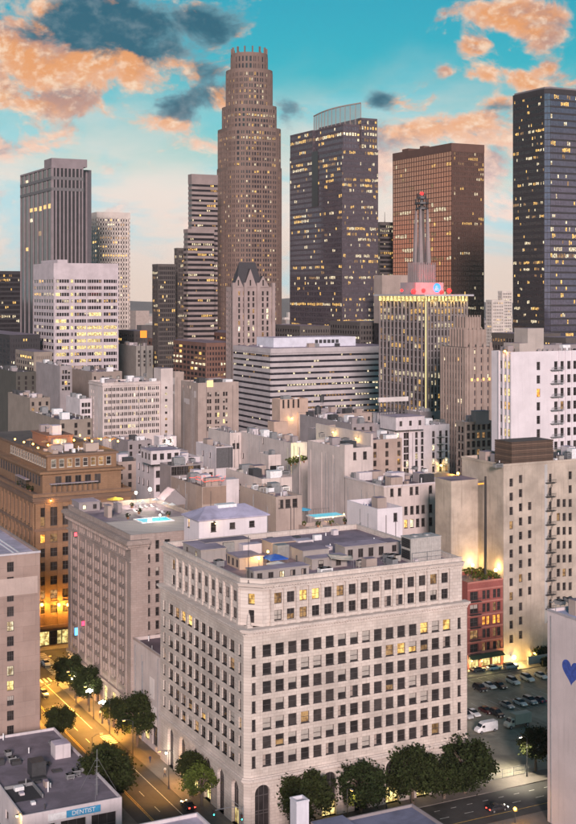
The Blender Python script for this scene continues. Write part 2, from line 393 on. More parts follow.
class Bld:
    def __init__(s, name, label, cat='building', cx=None, lx=None, rx=None, ty=None, D=None, z=None, uv=None, W_=None, L_=None, group=None, z0=0.0):
        if uv is not None: s.p = uvw(*uv)
        else:
            if D is None: D = F*(CH-z)/(ty-YH)
            s.p = at_d(cx, D)
        s.D = s.p[1]
        s.H = (z_at(ty, s.D) if z is None else z)-z0
        s.W = W_ if W_ is not None else solve(s.p, (UX, UY), rx)
        s.L = L_ if L_ is not None else solve(s.p, (VX, VY), lx)
        s.z0 = z0
        s.root = thing(name, label, cat, (s.p[0], s.p[1], z0), ROT, group)
    def s_of(s, side, px):                     # facade coordinate that shows at a pixel column
        if side == 'R': return solve(s.p, (UX, UY), px)
        return s.L-solve(s.p, (VX, VY), px)
    def z_of(s, side, px, py):
        if side == 'R': d = s.p[1]+UY*solve(s.p, (UX, UY), px)
        else: d = s.p[1]+VY*solve(s.p, (VX, VY), px)
        return z_at(py, d)-s.z0
    def loc(s, px, py, z):                     # local x, y where the ray meets the level z of the building
        x, y = on_z(px, py, z+s.z0); dx, dy = x-s.p[0], y-s.p[1]
        return (dx*UX+dy*UY, dx*VX+dy*VY)
    def shell(s, wall, roof=None, oR=(), oL=(), depth=.28, par=1.0, parw=.35, walls2=None, coping=True):
        mb = MB(); H, W_, L_ = s.H, s.W, s.L
        for side, op in (('R', oR), ('L', oL), ('B', ()), ('F', ())):
            o, a, n, r = face_frame(side, W_, L_)
            wall_face(mb, o, a, n, W_ if side in 'RB' else L_, 0, H, [q for q in op], depth, 0 if side != 'L' or walls2 is None else 1)
        t = parw                               # parapet top and inner faces
        ri = [(t, t), (W_-t, t), (W_-t, L_-t), (t, L_-t)]; ro = [(0, 0), (W_, 0), (W_, L_), (0, L_)]
        for k in range(4):
            j = (k+1) % 4
            mb.quad((*ro[k], H), (*ro[j], H), (*ri[j], H), (*ri[k], H))
            mb.quad((*ri[k], H), (*ri[j], H), (*ri[j], H-par), (*ri[k], H-par))
        mb.build('wall', [wall]+([walls2] if walls2 else []), s.root)
        rb = MB(); rb.quad((t, t, H-par), (W_-t, t, H-par), (W_-t, L_-t, H-par), (t, L_-t, H-par)); rb.build('roof', roof or R_GREY, s.root)
        s.zr = H-par; s.depth = depth
        return s
    def windows(s, side, opens, mix=MIX_DARK, style='sash', frame=None, depth=None, special=None, off=0.0):
        o, a, n, r = face_frame(side, s.W, s.L); d = (s.depth if depth is None else depth)+off
        for k, q in enumerate(opens):
            var = special.get(k) if special and k in special else pick(mix)
            me = window_mesh(q[2], q[3], style, var, frame or FRAME_D)
            link('window', me, s.root, (o[0]+a[0]*q[0]+n[0]*d, o[1]+a[1]*q[0]+n[1]*d, q[1]), r)
    def trim(s, name, mat, boxes, sides='RL'):
        """string courses and cornices round the two street fronts: (z0, z1, proud)"""
        mb = MB()
        for z0, z1, pr in boxes:
            if 'R' in sides and 'L' in sides:
                mb.box(-pr, s.W+pr*.4, -pr, 0, z0, z1); mb.box(-pr, 0, 0, s.L+pr*.4, z0, z1)
            elif 'R' in sides: mb.box(0, s.W, -pr, 0, z0, z1)
            else: mb.box(-pr, 0, 0, s.L, z0, z1)
        return mb.build(name, mat, s.root)
    def block(s, name, mat, x0, x1, y0, y1, z0, z1, top=None):
        mb = MB(); mb.box(x0, x1, y0, y1, z0, z1, 0, 1 if top else None)
        return mb.build(name, [mat]+([top] if top else []), s.root)
    def pent(s, name, mat, top, cx, lx, rx, by, h, zr=None):
        """rooftop storey: near corner stands on the roof at pixel (cx, by)"""
        zr = s.zr if zr is None else zr
        x, y = s.loc(cx, by, zr)
        p = (s.p[0]+UX*x+VX*y, s.p[1]+UY*x+VY*y)
        w = solve(p, (UX, UY), rx); l = solve(p, (VX, VY), lx)
        t = .18; mb = MB()
        mb.box(x, x+w, y, y+l, zr-.3, zr+h-t, 0); mb.box(x-.2, x+w+.2, y-.2, y+l+.2, zr+h-t, zr+h, 0, 1)
        o = mb.build(name, [mat, top], s.root)
        return o, (x, y, w, l, zr, h)
    def clutter(s, n, seed, zr=None, x0=1.0, x1=None, y0=1.0, y1=None):
        """hatches, sheds, ducts and vent pipes of the roof"""
        rr = random.Random(seed); zr = s.zr if zr is None else zr; x1 = x1 or s.W-1; y1 = y1 or s.L-1; taken = []
        for k in range(n):
            big = rr.random() < .35; w, l, h = (rr.uniform(2.5, 5), rr.uniform(2, 4), rr.choice((2.2, 2.6, 3.0))) if big else (rr.uniform(.8, 2.2), rr.uniform(.7, 1.8), rr.choice((.5, .8, 1.2))); w = min(w, (x1-x0)*.5); l = min(l, (y1-y0)*.5)
            for q in range(12):
                x, y = rr.uniform(x0, max(x0, x1-w)), rr.uniform(y0, max(y0, y1-l))
                if all(x+w < a or x > b or y+l < c or y > d for a, b, c, d in taken): break
            else: continue
            taken.append((x-.2, x+w+.2, y-.2, y+l+.2)); nm, m, tp = rr.choice((('roof_shed', GREYC, R_LILAC), ('roof_shed', SAND, R_GREY), ('roof_hatch', METAL_D, None), ('duct', METAL, None), ('roof_shed', STUC_W, R_PALE), ('duct', WHITE_P, None)))
            s.block(nm, m, x, x+w, y, y+l, zr-.05, zr+h, tp)
        for k in range(n):
            x, y = rr.uniform(x0, x1), rr.uniform(y0, y1); mb = MB(); mb.frustum((x, y), .14, .14, zr-.05, zr+rr.uniform(.6, 2.0), 8); mb.build('vent_pipe', rr.choice((METAL, METAL_D, WHITE_P)), s.root)
    def pwin(s, box, side, n, w, h, zc, mix=MIX_DARK, parent=None, style='case', frame=None):
        x, y, wd, ld, zr, ht = box
        ln = wd if side == 'R' else ld
        for i in range(n):
            q = ln*(i+.5)/n-w/2
            me = window_mesh(w, h, style, pick(mix), frame or FRAME_D)
            if side == 'R': link('window', me, parent or s.root, (x+q, y-.02, zr+zc-h/2))
            else: link('window', me, parent or s.root, (x-.02, y+ld-q, zr+zc-h/2), -pi/2)

# ------------------------------------------------------------------ curtain walls of the towers
def curtain(mw, mg, p0, p1, z0, z1, nx, nz, pw, pp, bh, bp, lit=.05, hot=(), mats=(0, 1, 2, 3), wm=0, rnd=R, off=.0, pair=True):
    """one front: glass cells behind, floor bands and piers in front; p0 to p1 runs left to right seen from outside"""
    dx, dy = p1[0]-p0[0], p1[1]-p0[1]; ln = sqrt(dx*dx+dy*dy)
    if ln < .01: return
    a = (dx/ln, dy/ln); n = (-a[1], a[0])
    P = lambda s_, d, z: (p0[0]+a[0]*s_+n[0]*d, p0[1]+a[1]*s_+n[1]*d, z)
    fh = (z1-z0)/nz; bw = ln/nx
    for j in range(nz):
        pr = .9 if j in hot else lit*1.7*(.25+2.2*rnd.random()**3)
        run = 0
        for i in range(nx):
            if run > 0: run -= 1; k = kk
            elif rnd.random() < pr: run = rnd.choice((0, 0, 0, 1) if pr < lit*2.2 else (0, 1, 2, 4)) if pair else 0; kk = mats[rnd.choice((1, 2, 2, 3, 3))]; k = kk
            else: k = mats[0]
            mg.quad(P(i*bw, off, z0+j*fh), P((i+1)*bw, off, z0+j*fh), P((i+1)*bw, off, z0+(j+1)*fh), P(i*bw, off, z0+(j+1)*fh), mats[0])
            if k != mats[0]:
                a0, a1 = (i+rnd.uniform(.08, .3))*bw, (i+rnd.uniform(.7, .95))*bw; zc = z0+(j+.5)*fh; hh = (fh-bh)*rnd.uniform(.28, .48); zc += (fh-bh)*rnd.uniform(-.05, .15)
                mg.quad(P(a0, off-.03, zc-hh), P(a1, off-.03, zc-hh), P(a1, off-.03, zc+hh), P(a0, off-.03, zc+hh), k)
    if bh:
        for j in range(nz+1):
            zc = z0+j*fh; mw.obox(p0, a, n, 0, ln, -bp, off+.02, max(z0, zc-bh/2), min(z1, zc+bh/2), wm)
    if pw:
        for i in range(nx+1):
            c = min(max(i*bw, pw/2), ln-pw/2); mw.obox(p0, a, n, c-pw/2, c+pw/2, -pp, off+.02, z0, z1, wm)
TG = [G_TOWER, LIT_B, LIT_A, LIT_C, G_MID, LIT_Y]

# ------------------------------------------------------------------ ground, roads, pavements
def asphalt(name, col, wear=.35):
    if name in MATS: return MATS[name]
    m, g, b = principled(name)
    oc = g.n('ShaderNodeTexCoord').outputs['Object']
    a = g.noise(oc, .11, 5, .6, .5); f = g.noise(oc, 2.5, 4, .7); l = g.noise(g.v('MULTIPLY', oc, (.7, .05, 1)), 1.0, 3, .6)
    c = g.mix(g.step(a, .32, .68), tuple(q*(1-wear) for q in col), tuple(q*(1+wear) for q in col))
    c = g.mix(g.step(l, .52, .7, 0, .35), c, tuple(q*1.5 for q in col)); c = g.mix(g.step(f, .5, .8, 0, .5), c, tuple(q*.55 for q in col))
    g.put(b.inputs['Base Color'], c); b.inputs['Roughness'].default_value = .75
    MATS[name] = m; return m
A_ROAD = asphalt('asphalt_road', (.052, .048, .046)); A_LOT = asphalt('asphalt_lot', (.25, .23, .18)); A_CITY = asphalt('asphalt_city', (.060, .054, .055))
PAVE = asphalt('paving', (.15, .13, .115), .25); PAINT = flat_mat('road_paint', (.62, .60, .55), .7, vary=.3); PAINT_Y = flat_mat('road_paint_yellow', (.60, .38, .08), .7, vary=.3)
mb = MB(); mb.quad((-5000, -500, -.01), (5000, -500, -.01), (5000, 7500, -.01), (-5000, 7500, -.01))
mb.build('ground', A_CITY, kind='structure')
GL = (C0[0], C0[1], 0)
def uvmesh(name, quads, mat, z, kind='structure', parent=None, h=None):
    mb = MB()
    for u0, u1, v0, v1 in quads:
        if h: mb.box(u0, u1, v0, v1, z-h, z)
        else: mb.quad((u0, v0, z), (u1, v0, z), (u1, v1, z), (u0, v1, z))
    if parent is not None: return mb.build(name, mat, parent)
    o = mb.build(name, mat, None, GL, ROT, kind=kind); return o
road_a = uvmesh('road', [(-17, -4.5, -120, 600)], A_ROAD, .004)
road_b = uvmesh('road', [(-160, -17, -17.5, -4.5), (-4.5, 260, -17.5, -4.5)], A_ROAD, .004)
road_c = uvmesh('road', [(-160, -17, 118, 143), (-4.5, 260, 118, 143)], A_ROAD, .004)
def pavement(q): uvmesh('pavement', [q], PAVE, .15, h=.25)
for q in ((-4.5, 175, -4.5, 118), (-4.5, 200, 143, 330), (-120, -17, -4.5, 118), (-120, -17, 143, 330), (-4.5, 170, -95, -17.5), (-120, -17, -95, -17.5)): pavement(q)
lot = uvmesh('parking_lot', [(52.6, 150, .8, 70)], A_LOT, .156)
# painted markings, children of their road
def marks(parent, name, rects, mat, z=.008): 
    for r in rects: uvmesh(name, [r], mat, z, parent=parent)
marks(road_a, 'lane_line', [(-10.9, -10.75, v, v+3) for v in range(0, 112, 9)], PAINT)
marks(road_a, 'centre_line', [(-13.9, -13.75, 2, 112), (-13.55, -13.4, 2, 112)], PAINT_Y)
marks(road_a, 'edge_line', [(-7.35, -7.2, 4, 66), (-7.35, -7.2, 72, 112)], PAINT)
marks(road_a, 'crossing_bar', [(-16.6+i*1.25, -16.0+i*1.25, 113, 117) for i in range(10)]+[(-7.0, -4.9, 60+i*1.1, 60.6+i*1.1) for i in range(6)]+[(-16.6+i*1.25, -16.0+i*1.25, -4, -.5) for i in range(10)], PAINT)
marks(road_b, 'lane_line', [(u, u+2.2, -11.1, -10.95) for u in range(2, 110, 6)]+[(u, u+1.4, -7.6, -7.45) for u in range(3, 110, 4)], PAINT)
marks(road_b, 'edge_line', [(0, 110, -14.4, -14.25)], PAINT_Y)
marks(road_c, 'crossing_bar', [(-3, 1, 119+i*1.4, 119.7+i*1.4) for i in range(16)], PAINT)
marks(lot, 'bay_line', [(58+i*2.75, 58.1+i*2.75, 57.5, 62.5) for i in range(28)]+[(58+i*2.75, 58.1+i*2.75, 35.5, 45.5) for i in range(28)], PAINT, .160)
uvmesh('concrete_kerb', [(52.8, 150, 63.2, 63.6)], PAVE, .27, h=.12, parent=lot)

# ------------------------------------------------------------------ wall finishes
STONE = wall_mat('grey_stone', (.37, .295, .265), blocks=(1.1, .55, .02), stain=.45); STUC_W = wall_mat('white_stucco', (.60, .535, .55), stain=.55); STUC_C = wall_mat('cream_stucco', (.57, .485, .46), stain=.55)
TAN = wall_mat('tan_brick', (.25, .145, .085), blocks=(.9, .4, .02), stain=.45); BROWN = wall_mat('brown_stucco', (.34, .25, .215), blocks=(6.0, 3.5, .03), stain=.25)
BEIGE = wall_mat('beige_concrete', (.47, .39, .325), stain=.6, patch=.3); RED = wall_mat('red_brick', (.33, .10, .085), blocks=(.5, .2, .02)); RED_T = wall_mat('red_trim', (.42, .17, .14))
PURE = wall_mat('white_paint_wall', (.67, .61, .64), stain=.22, patch=.10); PINK = wall_mat('pink_stucco', (.50, .36, .29)); BRICK_D = wall_mat('dark_brick', (.16, .085, .07), blocks=(.6, .25, .02))
GREYC = wall_mat('grey_concrete', (.30, .26, .265)); SAND = wall_mat('sand_stone', (.38, .30, .265), stain=.4); OLIVE = wall_mat('olive_stucco', (.27, .22, .185))


# ------------------------------------------------------------------ main building: cream stone office block with arched base
CREAM = wall_mat('cream_stone', (.60, .52, .465), blocks=(1.25, .60, .03), stain=.45, patch=.24)
CREAM_T = wall_mat('cream_terracotta', (.62, .54, .49), blocks=(1.4, .7, .035), stain=.55)
def main_building():
    B = Bld('office_building', 'large cream stone corner block with arched base, recessed pilaster attic and boxy rooftop rooms', 'building', cx=245.5, lx=160.4, rx=467, D=250, z=49.2)
    r = B.root; W_, L_ = B.W, B.L; c = .9; mb = MB()
    zb, zt = 10.2, 39.2
    colsR = [(4.68+2.83*i, 1.9) for i in range(16)]+[(1.80, .85), (W_-2.0, .85)]
    colsL = [(6.4+3.62*i, 2.35) for i in range(10)]+[(2.6, 1.1), (L_-2.4, 1.1)]
    hs = 2.25
    rows = [35.45-3.6*j for j in range(7)]
    oR = [(q-w/2-c, z-hs/2, w, hs) for z in rows for q, w in colsR]           # s from x = c
    oL = [(L_-q-w/2, z-hs/2, w, hs) for z in rows for q, w in colsL]
    D_ = .32
    wall_face(mb, (c, 0), (1, 0), (0, 1), W_-c, zb, zt, oR, D_)
    wall_face(mb, (0, L_), (0, -1), (1, 0), L_-c, zb, zt, oL, D_)
    mb.quad((0, c, zb), (c, 0, zb), (c, 0, zt), (0, c, zt))
    mb.quad((W_, 0, 0), (W_, L_, 0), (W_, L_, zt), (W_, 0, zt)); mb.quad((W_, L_, 0), (0, L_, 0), (0, L_, zt), (W_, L_, zt))
    # base storey with arches
    aw, ah = 3.3, 9.1
    aR = [(q-aw/2, .15, aw, ah-.15) for q in (3.7, 11.2, 18.7, 26.2, 33.7, 41.2, 48.4)]
    aL = [(q, .15, aw, ah-.15) for q in (L_-4.9-aw/2, L_-11.9-aw/2, L_-18.7-aw/2, L_-25.4-aw/2, L_-32.4-aw/2, L_-39.2-aw/2)]
    wall_face(mb, (c, 0), (1, 0), (0, 1), W_-c, 0, zb, [(a[0]-c, *a[1:]) for a in aR], .8)
    wall_face(mb, (0, L_), (0, -1), (1, 0), L_-c, 0, zb, aL, .8)
    mb.quad((0, c, 0), (c, 0, 0), (c, 0, zb), (0, c, zb))
    def arch(o, a, n, s0):                      # rounds the head of an opening
        N = 8; zc = ah-aw/2
        for sg in (0, 1):
            pts = [(s0+aw/2+(-1 if sg == 0 else 1)*aw/2*cos(t), zc+aw/2*sin(t)) for t in [pi/2*k/N for k in range(N+1)]]
            cor = (s0 if sg == 0 else s0+aw, ah)
            poly = [cor]+pts if sg == 1 else [cor]+pts[::-1]
            P = lambda q, d: (o[0]+a[0]*q[0]+n[0]*d, o[1]+a[1]*q[0]+n[1]*d, q[1])
            mb.poly([P(q, 0) for q in poly])
            for k in range(N):
                e = (pts[k], pts[k+1]) if sg == 0 else (pts[k+1], pts[k])
                mb.quad(P(e[0], 0), P(e[0], .8), P(e[1], .8), P(e[1], 0))
    for a in aR: arch((0, 0), (1, 0), (0, 1), a[0])
    for a in aL: arch((0, L_), (0, -1), (1, 0), a[0])
    mb.build('wall', CREAM, r)
    # shopfronts and doors in the arches
    am = MB(); am.quad((0, 0, 0), (aw, 0, 0), (aw, 0, ah), (0, 0, ah), 1)
    for k in range(4): am.box(k*aw/3-.06, k*aw/3+.06, -.12, -.01, 0, ah, 0)
    for z in (.4, 3.0, 3.6, 6.6): am.box(0, aw, -.10, -.01, z, z+.16, 0)
    ame = am.mesh('shopfront', [FRAME_D, G_DARK])
    al = MB(); al.quad((0, 0, 0), (aw, 0, 0), (aw, 0, 3.2), (0, 0, 3.2), 2); al.quad((0, 0, 3.2), (aw, 0, 3.2), (aw, 0, ah), (0, 0, ah), 1)
    for k in range(4): al.box(k*aw/3-.06, k*aw/3+.06, -.12, -.01, 0, ah, 0)
    for z in (3.1, 6.6): al.box(0, aw, -.10, -.01, z, z+.2, 0)
    alm = al.mesh('shopfront', [FRAME_D, G_DARK, LIT_Y])
    for k, a in enumerate(aR): link('shopfront', alm if k in (2, 4, 5) else ame, r, (a[0], .78, .15))
    for k, a in enumerate(aL): link('shopfront', alm if k in (4, 3, 2, 0) else ame, r, (.78, L_-a[0], .15), -pi/2)
    # belt course over the base
    tb = MB()
    for z0, z1, p in ((9.75, 10.1, .25), (10.1, 10.6, .6), (10.6, 10.85, .35)):
        tb.prism([(-p, L_), (-p, c-p*.42), (c-p*.42, -p), (W_, -p), (W_, .02), (c, .02), (.02, c), (.02, L_)], z0, z1, bottom=True)
    tb.build('belt_course', CREAM_T, r)
    # shaft windows: frame with its own panes
    lit = {(0, 13): 'a', (0, 14): 'K', (0, 15): 'a', (1, 11): 'a', (1, 12): 'L', (1, 10): 'b', (0, 6): 'k', (0, 7): 'k', (0, 8): 'K', (1, 3): 'K', (1, 4): 'K', (4, 0): 'K', (4, 3): 'b', (5, 3): 'K', (5, 4): 'K', (5, 5): 'k', (2, 6): 'k', (3, 6): 'k', (4, 1): 'k', (6, 2): 'k', (6, 7): 'k', (6, 8): 'K', (3, 12): 'K', (2, 8): 'K'}
    litL = {(0, 7): 'a', (0, 6): 'a', (0, 8): 'b', (0, 5): 'd', (4, 0): 'K', (5, 3): 'k', (5, 4): 'L', (6, 5): 'b', (3, 8): 'k', (2, 9): 'k'}
    for side, ops, cols, sp in (('R', oR, colsR, lit), ('L', oL, colsL, litL)):
        n = len(cols)
        for k, q in enumerate(ops):
            var = sp.get((k//n, k % n)) or pick(MIX_MAIN)
            fr = window_mesh(q[2], q[3], 'sash', '-', FRAME_D)
            key = ('pane', round(q[2], 2), var)
            if key not in WM:
                pb = MB(); w, h = q[2], q[3]
                def pn(x0, x1, z0, z1, m): pb.quad((x0, 0, z0), (x1, 0, z0), (x1, 0, z1), (x0, 0, z1), m)
                gi = {'d': 0, 'm': 1, 'a': 2, 'b': 3, 'c': 4}
                if var in gi: pn(0, w, 0, h, gi[var])
                elif var == 'k': pn(0, w, 0, h*.5, 0); pn(0, w, h*.5, h, 5)
                elif var == 'K': pn(0, w, 0, h*.1, 0); pn(0, w, h*.1, h, 5)
                elif var == 'q': pn(0, w*.4, 0, h, 6); pn(w*.4, w, 0, h, 0)
                elif var == 'L': pn(0, w, 0, h*.5, 2); pn(0, w, h*.5, h, 5)
                elif var == 'h': pn(0, w, 0, h*.5, 3); pn(0, w, h*.5, h, 0)
                WM[key] = pb.mesh('pane', [G_DARK, G_MID, LIT_A, LIT_B, LIT_C, BLIND, CURTAIN])
            if side == 'R': o = link('window', fr, r, (q[0]+c, D_, q[1]))
            else: o = link('window', fr, r, (D_, L_-q[0], q[1]), -pi/2)
            link('pane', WM[key], o, (0, .004, 0))
    # ledge cornice with dentils
    lb = MB(); ch = 3.3
    for z0, z1, p in ((38.6, 39.0, .18), (39.2, 39.55, .55), (39.55, 40.0, .95)):
        lb.prism([(-p, L_), (-p, c-p*.42), (c-p*.42, -p), (W_+p*.3, -p), (W_+p*.3, 1.2), (1.2, 1.2), (1.2, L_)], z0, z1, bottom=True)
    lb.box(-.3, 1.2, -.3, 1.2, 39.0, 39.2)
    x = 1.2
    while x < W_: lb.box(x, x+.32, -.42, .02, 38.98, 39.22); x += .62
    y = 1.2
    while y < L_: lb.box(-.42, .02, y, y+.32, 38.98, 39.22); y += .62
    lb.build('ledge_cornice', CREAM_T, r)
    # attic storeys, set back, corner cut off
    ib = .75; za, zc_ = 40.0, 49.2; tb2 = MB()
    hA = 2.15; rowsA = (45.25, 41.85)
    xs0 = ib+ch; 
    aoR = [(q-.85-xs0, z-hA/2, 1.7, hA) for z in rowsA for q, w in colsR[:16] if q > xs0-1.2]
    aoR = [q for q in aoR if q[0] > .05]
    first = [(xs0+.25, z-hA/2, 1.2, hA) for z in rowsA]
    aoL = [(L_-q-1.1, z-hA/2, 2.2, hA) for z in rowsA for q, w in colsL[:10]]
    W2 = W_-ib-.6; L2 = L_-ib
    wall_face(tb2, (xs0, ib), (1, 0), (0, 1), W_-.8-xs0, za, zc_, aoR, .3)
    wall_face(tb2, (ib, L_), (0, -1), (1, 0), L_-xs0, za, zc_, aoL, .22)
    a_ = (1/sqrt(2), -1/sqrt(2)); n_ = (1/sqrt(2), 1/sqrt(2)); lc = ch*sqrt(2)
    wall_face(tb2, (ib, ib+ch), a_, n_, lc, za, zc_, [(lc/2-.7, 45.25-hA/2, 1.4, hA), (lc/2-.6, 40.6, 1.2, 2.5)], .4)
    E = W_-.8
    tb2.quad((E, ib, za), (E, L_, za), (E, L_, zc_), (E, ib, zc_)); tb2.quad((E, L_, za), (ib, L_, za), (ib, L_, zc_), (E, L_, zc_))
    out = [(ib, L_), (ib, ib+ch), (ib+ch, ib), (E, ib), (E, L_)]; t = .5
    inn = [(ib+t, L_-t), (ib+t, ib+ch+.2), (ib+ch+.2, ib+t), (E-t, ib+t), (E-t, L_-t)]
    for k in range(5):
        j = (k+1) % 5
        tb2.quad((*out[k], zc_), (*out[j], zc_), (*inn[j], zc_), (*inn[k], zc_)); tb2.quad((*inn[k], zc_), (*inn[j], zc_), (*inn[j], 48.0), (*inn[k], 48.0))
    tb2.build('attic_wall', CREAM_T, r)
    rb = MB(); rb.poly([(x, y, 48.0) for x, y in inn]); rb.build('roof', R_GREY, r)
    spA = {0: 'b', 1: 'd', 2: 'a', 3: 'a', 5: 'b'}
    for k, q in enumerate(aoR):
        link('window', window_mesh(q[2], q[3], 'pair', spA.get(k) or pick(MIX_MAIN), FRAME_D), r, (q[0]+xs0, ib+.3, q[1]))
    for q in aoL: link('window', window_mesh(q[2], q[3], 'pair', pick(MIX_MAIN), FRAME_D), r, (ib+.22, L_-q[0], q[1]), -pi/2)
    for (s0, z0, w, h), v in (((lc/2-.7, 45.25-hA/2, 1.4, hA), 'a'), ((lc/2-.6, 40.6, 1.2, 2.5), 'd')):
        link('window', window_mesh(w, h, 'sash', v, FRAME_D), r, (ib+a_[0]*s0+n_[0]*.4, ib+ch+a_[1]*s0+n_[1]*.4, z0), -pi/4)
    # pilasters, their pedestals, entablature
    pm = MB(); pm.box(-.36, .36, -.34, .02, .9, 6.9); pm.box(-.46, .46, -.44, .03, 0, .9); pm.box(-.44, .44, -.42, .03, 6.9, 7.25); pm.box(-.40, .40, -.38, .025, .9, 1.1)
    pme = pm.mesh('pilaster', CREAM_T)
    for i in range(16): link('pilaster', pme, r, (4.68+2.83*(i+.5), ib, 40.0))
    for i in range(10): link('pilaster', pme, r, (ib, 6.4+3.62*(i-.5), 40.0), -pi/2)
    ple = MB(); ple.box(-.98, .98, -.30, .02, .05, .72); ple.box(-.8, .8, -.345, -.28, .18, .60)
    pp_ = ple.mesh('balustrade_panel', CREAM_T)
    for i in range(16):
        if i > 0: link('balustrade_panel', pp_, r, (4.68+2.83*i, ib, 40.0))
    for i in range(10): link('balustrade_panel', pp_, r, (ib, 6.4+3.62*i, 40.0), -pi/2)
    eb = MB()
    for z0, z1, p in ((47.25, 47.6, .40), (47.75, 48.15, .55), (48.15, 48.4, .8), (49.05, 49.32, .12)):
        eb.prism([(ib-p, L_), (ib-p, ib+ch-p*.42), (ib+ch-p*.42, ib-p), (E+p*.4, ib-p), (E+p*.4, ib+.45), (ib+ch+.2, ib+.45), (ib+.45, ib+ch+.2), (ib+.45, L_)], z0, z1, bottom=True)
    x = ib+ch
    while x < E: eb.box(x, x+.3, ib-.5, ib, 47.58, 47.77); x += .6
    y = ib+ch
    while y < L_: eb.box(ib-.5, ib, y, y+.3, 47.58, 47.77); y += .6
    eb.build('entablature', CREAM_T, r)
    sb = MB()                                    # corner sculpture on the ledge
    for z, q in ((40.0, (.55, .8)), (40.8, (.42, 1.1)), (41.9, (.32, .55)), (42.45, (.17, .35))): sb.frustum((1.35, 1.35), q[0], q[0]*.75, z, z+q[1], 10)
    sb.box(.75, 1.95, .75, 1.95, 40.0, 40.3)
    sb.build('sculpture', CREAM_T, r)
    B.zr = 48.0
    # rooftop rooms
    RM = wall_mat('roof_room_stucco', (.34, .30, .285), stain=.4); RO = wall_mat('roof_room_tan', (.46, .34, .26))
    o1, b1 = B.pent('penthouse_room', RM, R_LILAC, 201, 183, 226, 563, 2.8); B.pwin(b1, 'L', 2, .8, 1.4, 1.4, parent=o1)
    o2, b2 = B.pent('penthouse_room', RO, R_LILAC, 239.5, 227, 263, 570, 2.5); B.pwin(b2, 'L', 3, .9, 1.5, 1.2, parent=o2)
    o3, b3 = B.pent('penthouse_room', RM, R_LILAC, 254, 246.5, 309, 583.5, 2.5); B.pwin(b3, 'R', 5, 1.1, 1.5, 1.2, (('d', .5), ('q', .2), ('c', .3)), parent=o3); B.pwin(b3, 'L', 2, .8, 1.5, 1.2, parent=o3)
    o4, b4 = B.pent('penthouse_room', RM, R_GREY, 303, 276, 329, 563, 2.6)
    o5, b5 = B.pent('penthouse_room', RM, R_LILAC, 312, 305, 347, 570, 2.3); B.pwin(b5, 'R', 2, 1.2, 1.5, 1.1, parent=o5)
    o6, b6 = B.pent('penthouse_room', RM, R_LILAC, 345, 335, 386, 561, 3.1); B.pwin(b6, 'R', 4, 1.2, 1.9, 1.4, parent=o6)
    o7, b7 = B.pent('penthouse_room', RM, R_GREY, 206, 199, 250, 556, 2.9); B.pwin(b7, 'R', 3, 1.0, 1.4, 1.3, parent=o7)
    o8, b8 = B.pent('penthouse_room', RO, R_LILAC, 272, 262, 300, 556, 2.9); B.pwin(b8, 'R', 3, 1.1, 1.5, 1.3, parent=o8)
    o9, b9 = B.pent('penthouse_room', RM, R_GREY, 376, 366, 400, 556, 2.7); B.pwin(b9, 'R', 2, 1.1, 1.5, 1.3, parent=o9)
    B.clutter(16, 3, x0=6, x1=B.W-4, y0=3, y1=B.L-3)
    return B
MAIN = main_building()
def world_of(B, x, y, z=0): return (B.p[0]+UX*x+VX*y, B.p[1]+UY*x+VY*y, z+B.z0)
# things that stand on its roof
def cooling_unit():
    x, y = MAIN.loc(411, 563, 48.0); p = world_of(MAIN, x, y, 48.0)
    w = solve(p, (UX, UY), 441); l = solve(p, (VX, VY), 401); h = 5.2
    t = thing('cooling_unit', 'tall ribbed metal cooling unit with two black louvre openings on cream block roof', 'cooling unit', p, ROT)
    CU = flat_mat('cooler_metal', (.42, .39, .37), .6, .1)
    mb = MB(); mb.box(0, w, 0, l, 0, h)
    k = .25
    while k < w: mb.box(k, k+.10, -.07, 0, .3, h-.25); k += .55
    mb.box(-.08, w+.08, -.1, l+.08, h-.2, h+.02); mb.build('casing', CU, t)
    for z0 in (.6, 3.0):
        lv = MB(); lv.box(-.06, 0, .35, l-.35, z0, z0+1.9, 1)
        for q in range(6): lv.box(-.13, -.06, .35, l-.35, z0+.1+q*.3, z0+.2+q*.3, 0)
        lv.build('louvre', [METAL_D, flat_mat('black_void', (.008, .008, .009), .9)], t)
    rl = MB()
    for q in (0, .5, 1): rl.box(w*q-.03, w*q+.03, -.55, -.49, 0, 2.2)
    rl.box(0, w, -.55, -.49, 2.15, 2.22); rl.box(0, w, -.55, -.49, 1.1, 1.16); rl.build('guard_rail', METAL, t)
    fn = MB(); fn.frustum((w*.3, l*.5), .9, .9, h, h+.35, 16); fn.frustum((w*.7, l*.5), .9, .9, h, h+.35, 16); fn.build('fan_ring', METAL, t)
cooling_unit()
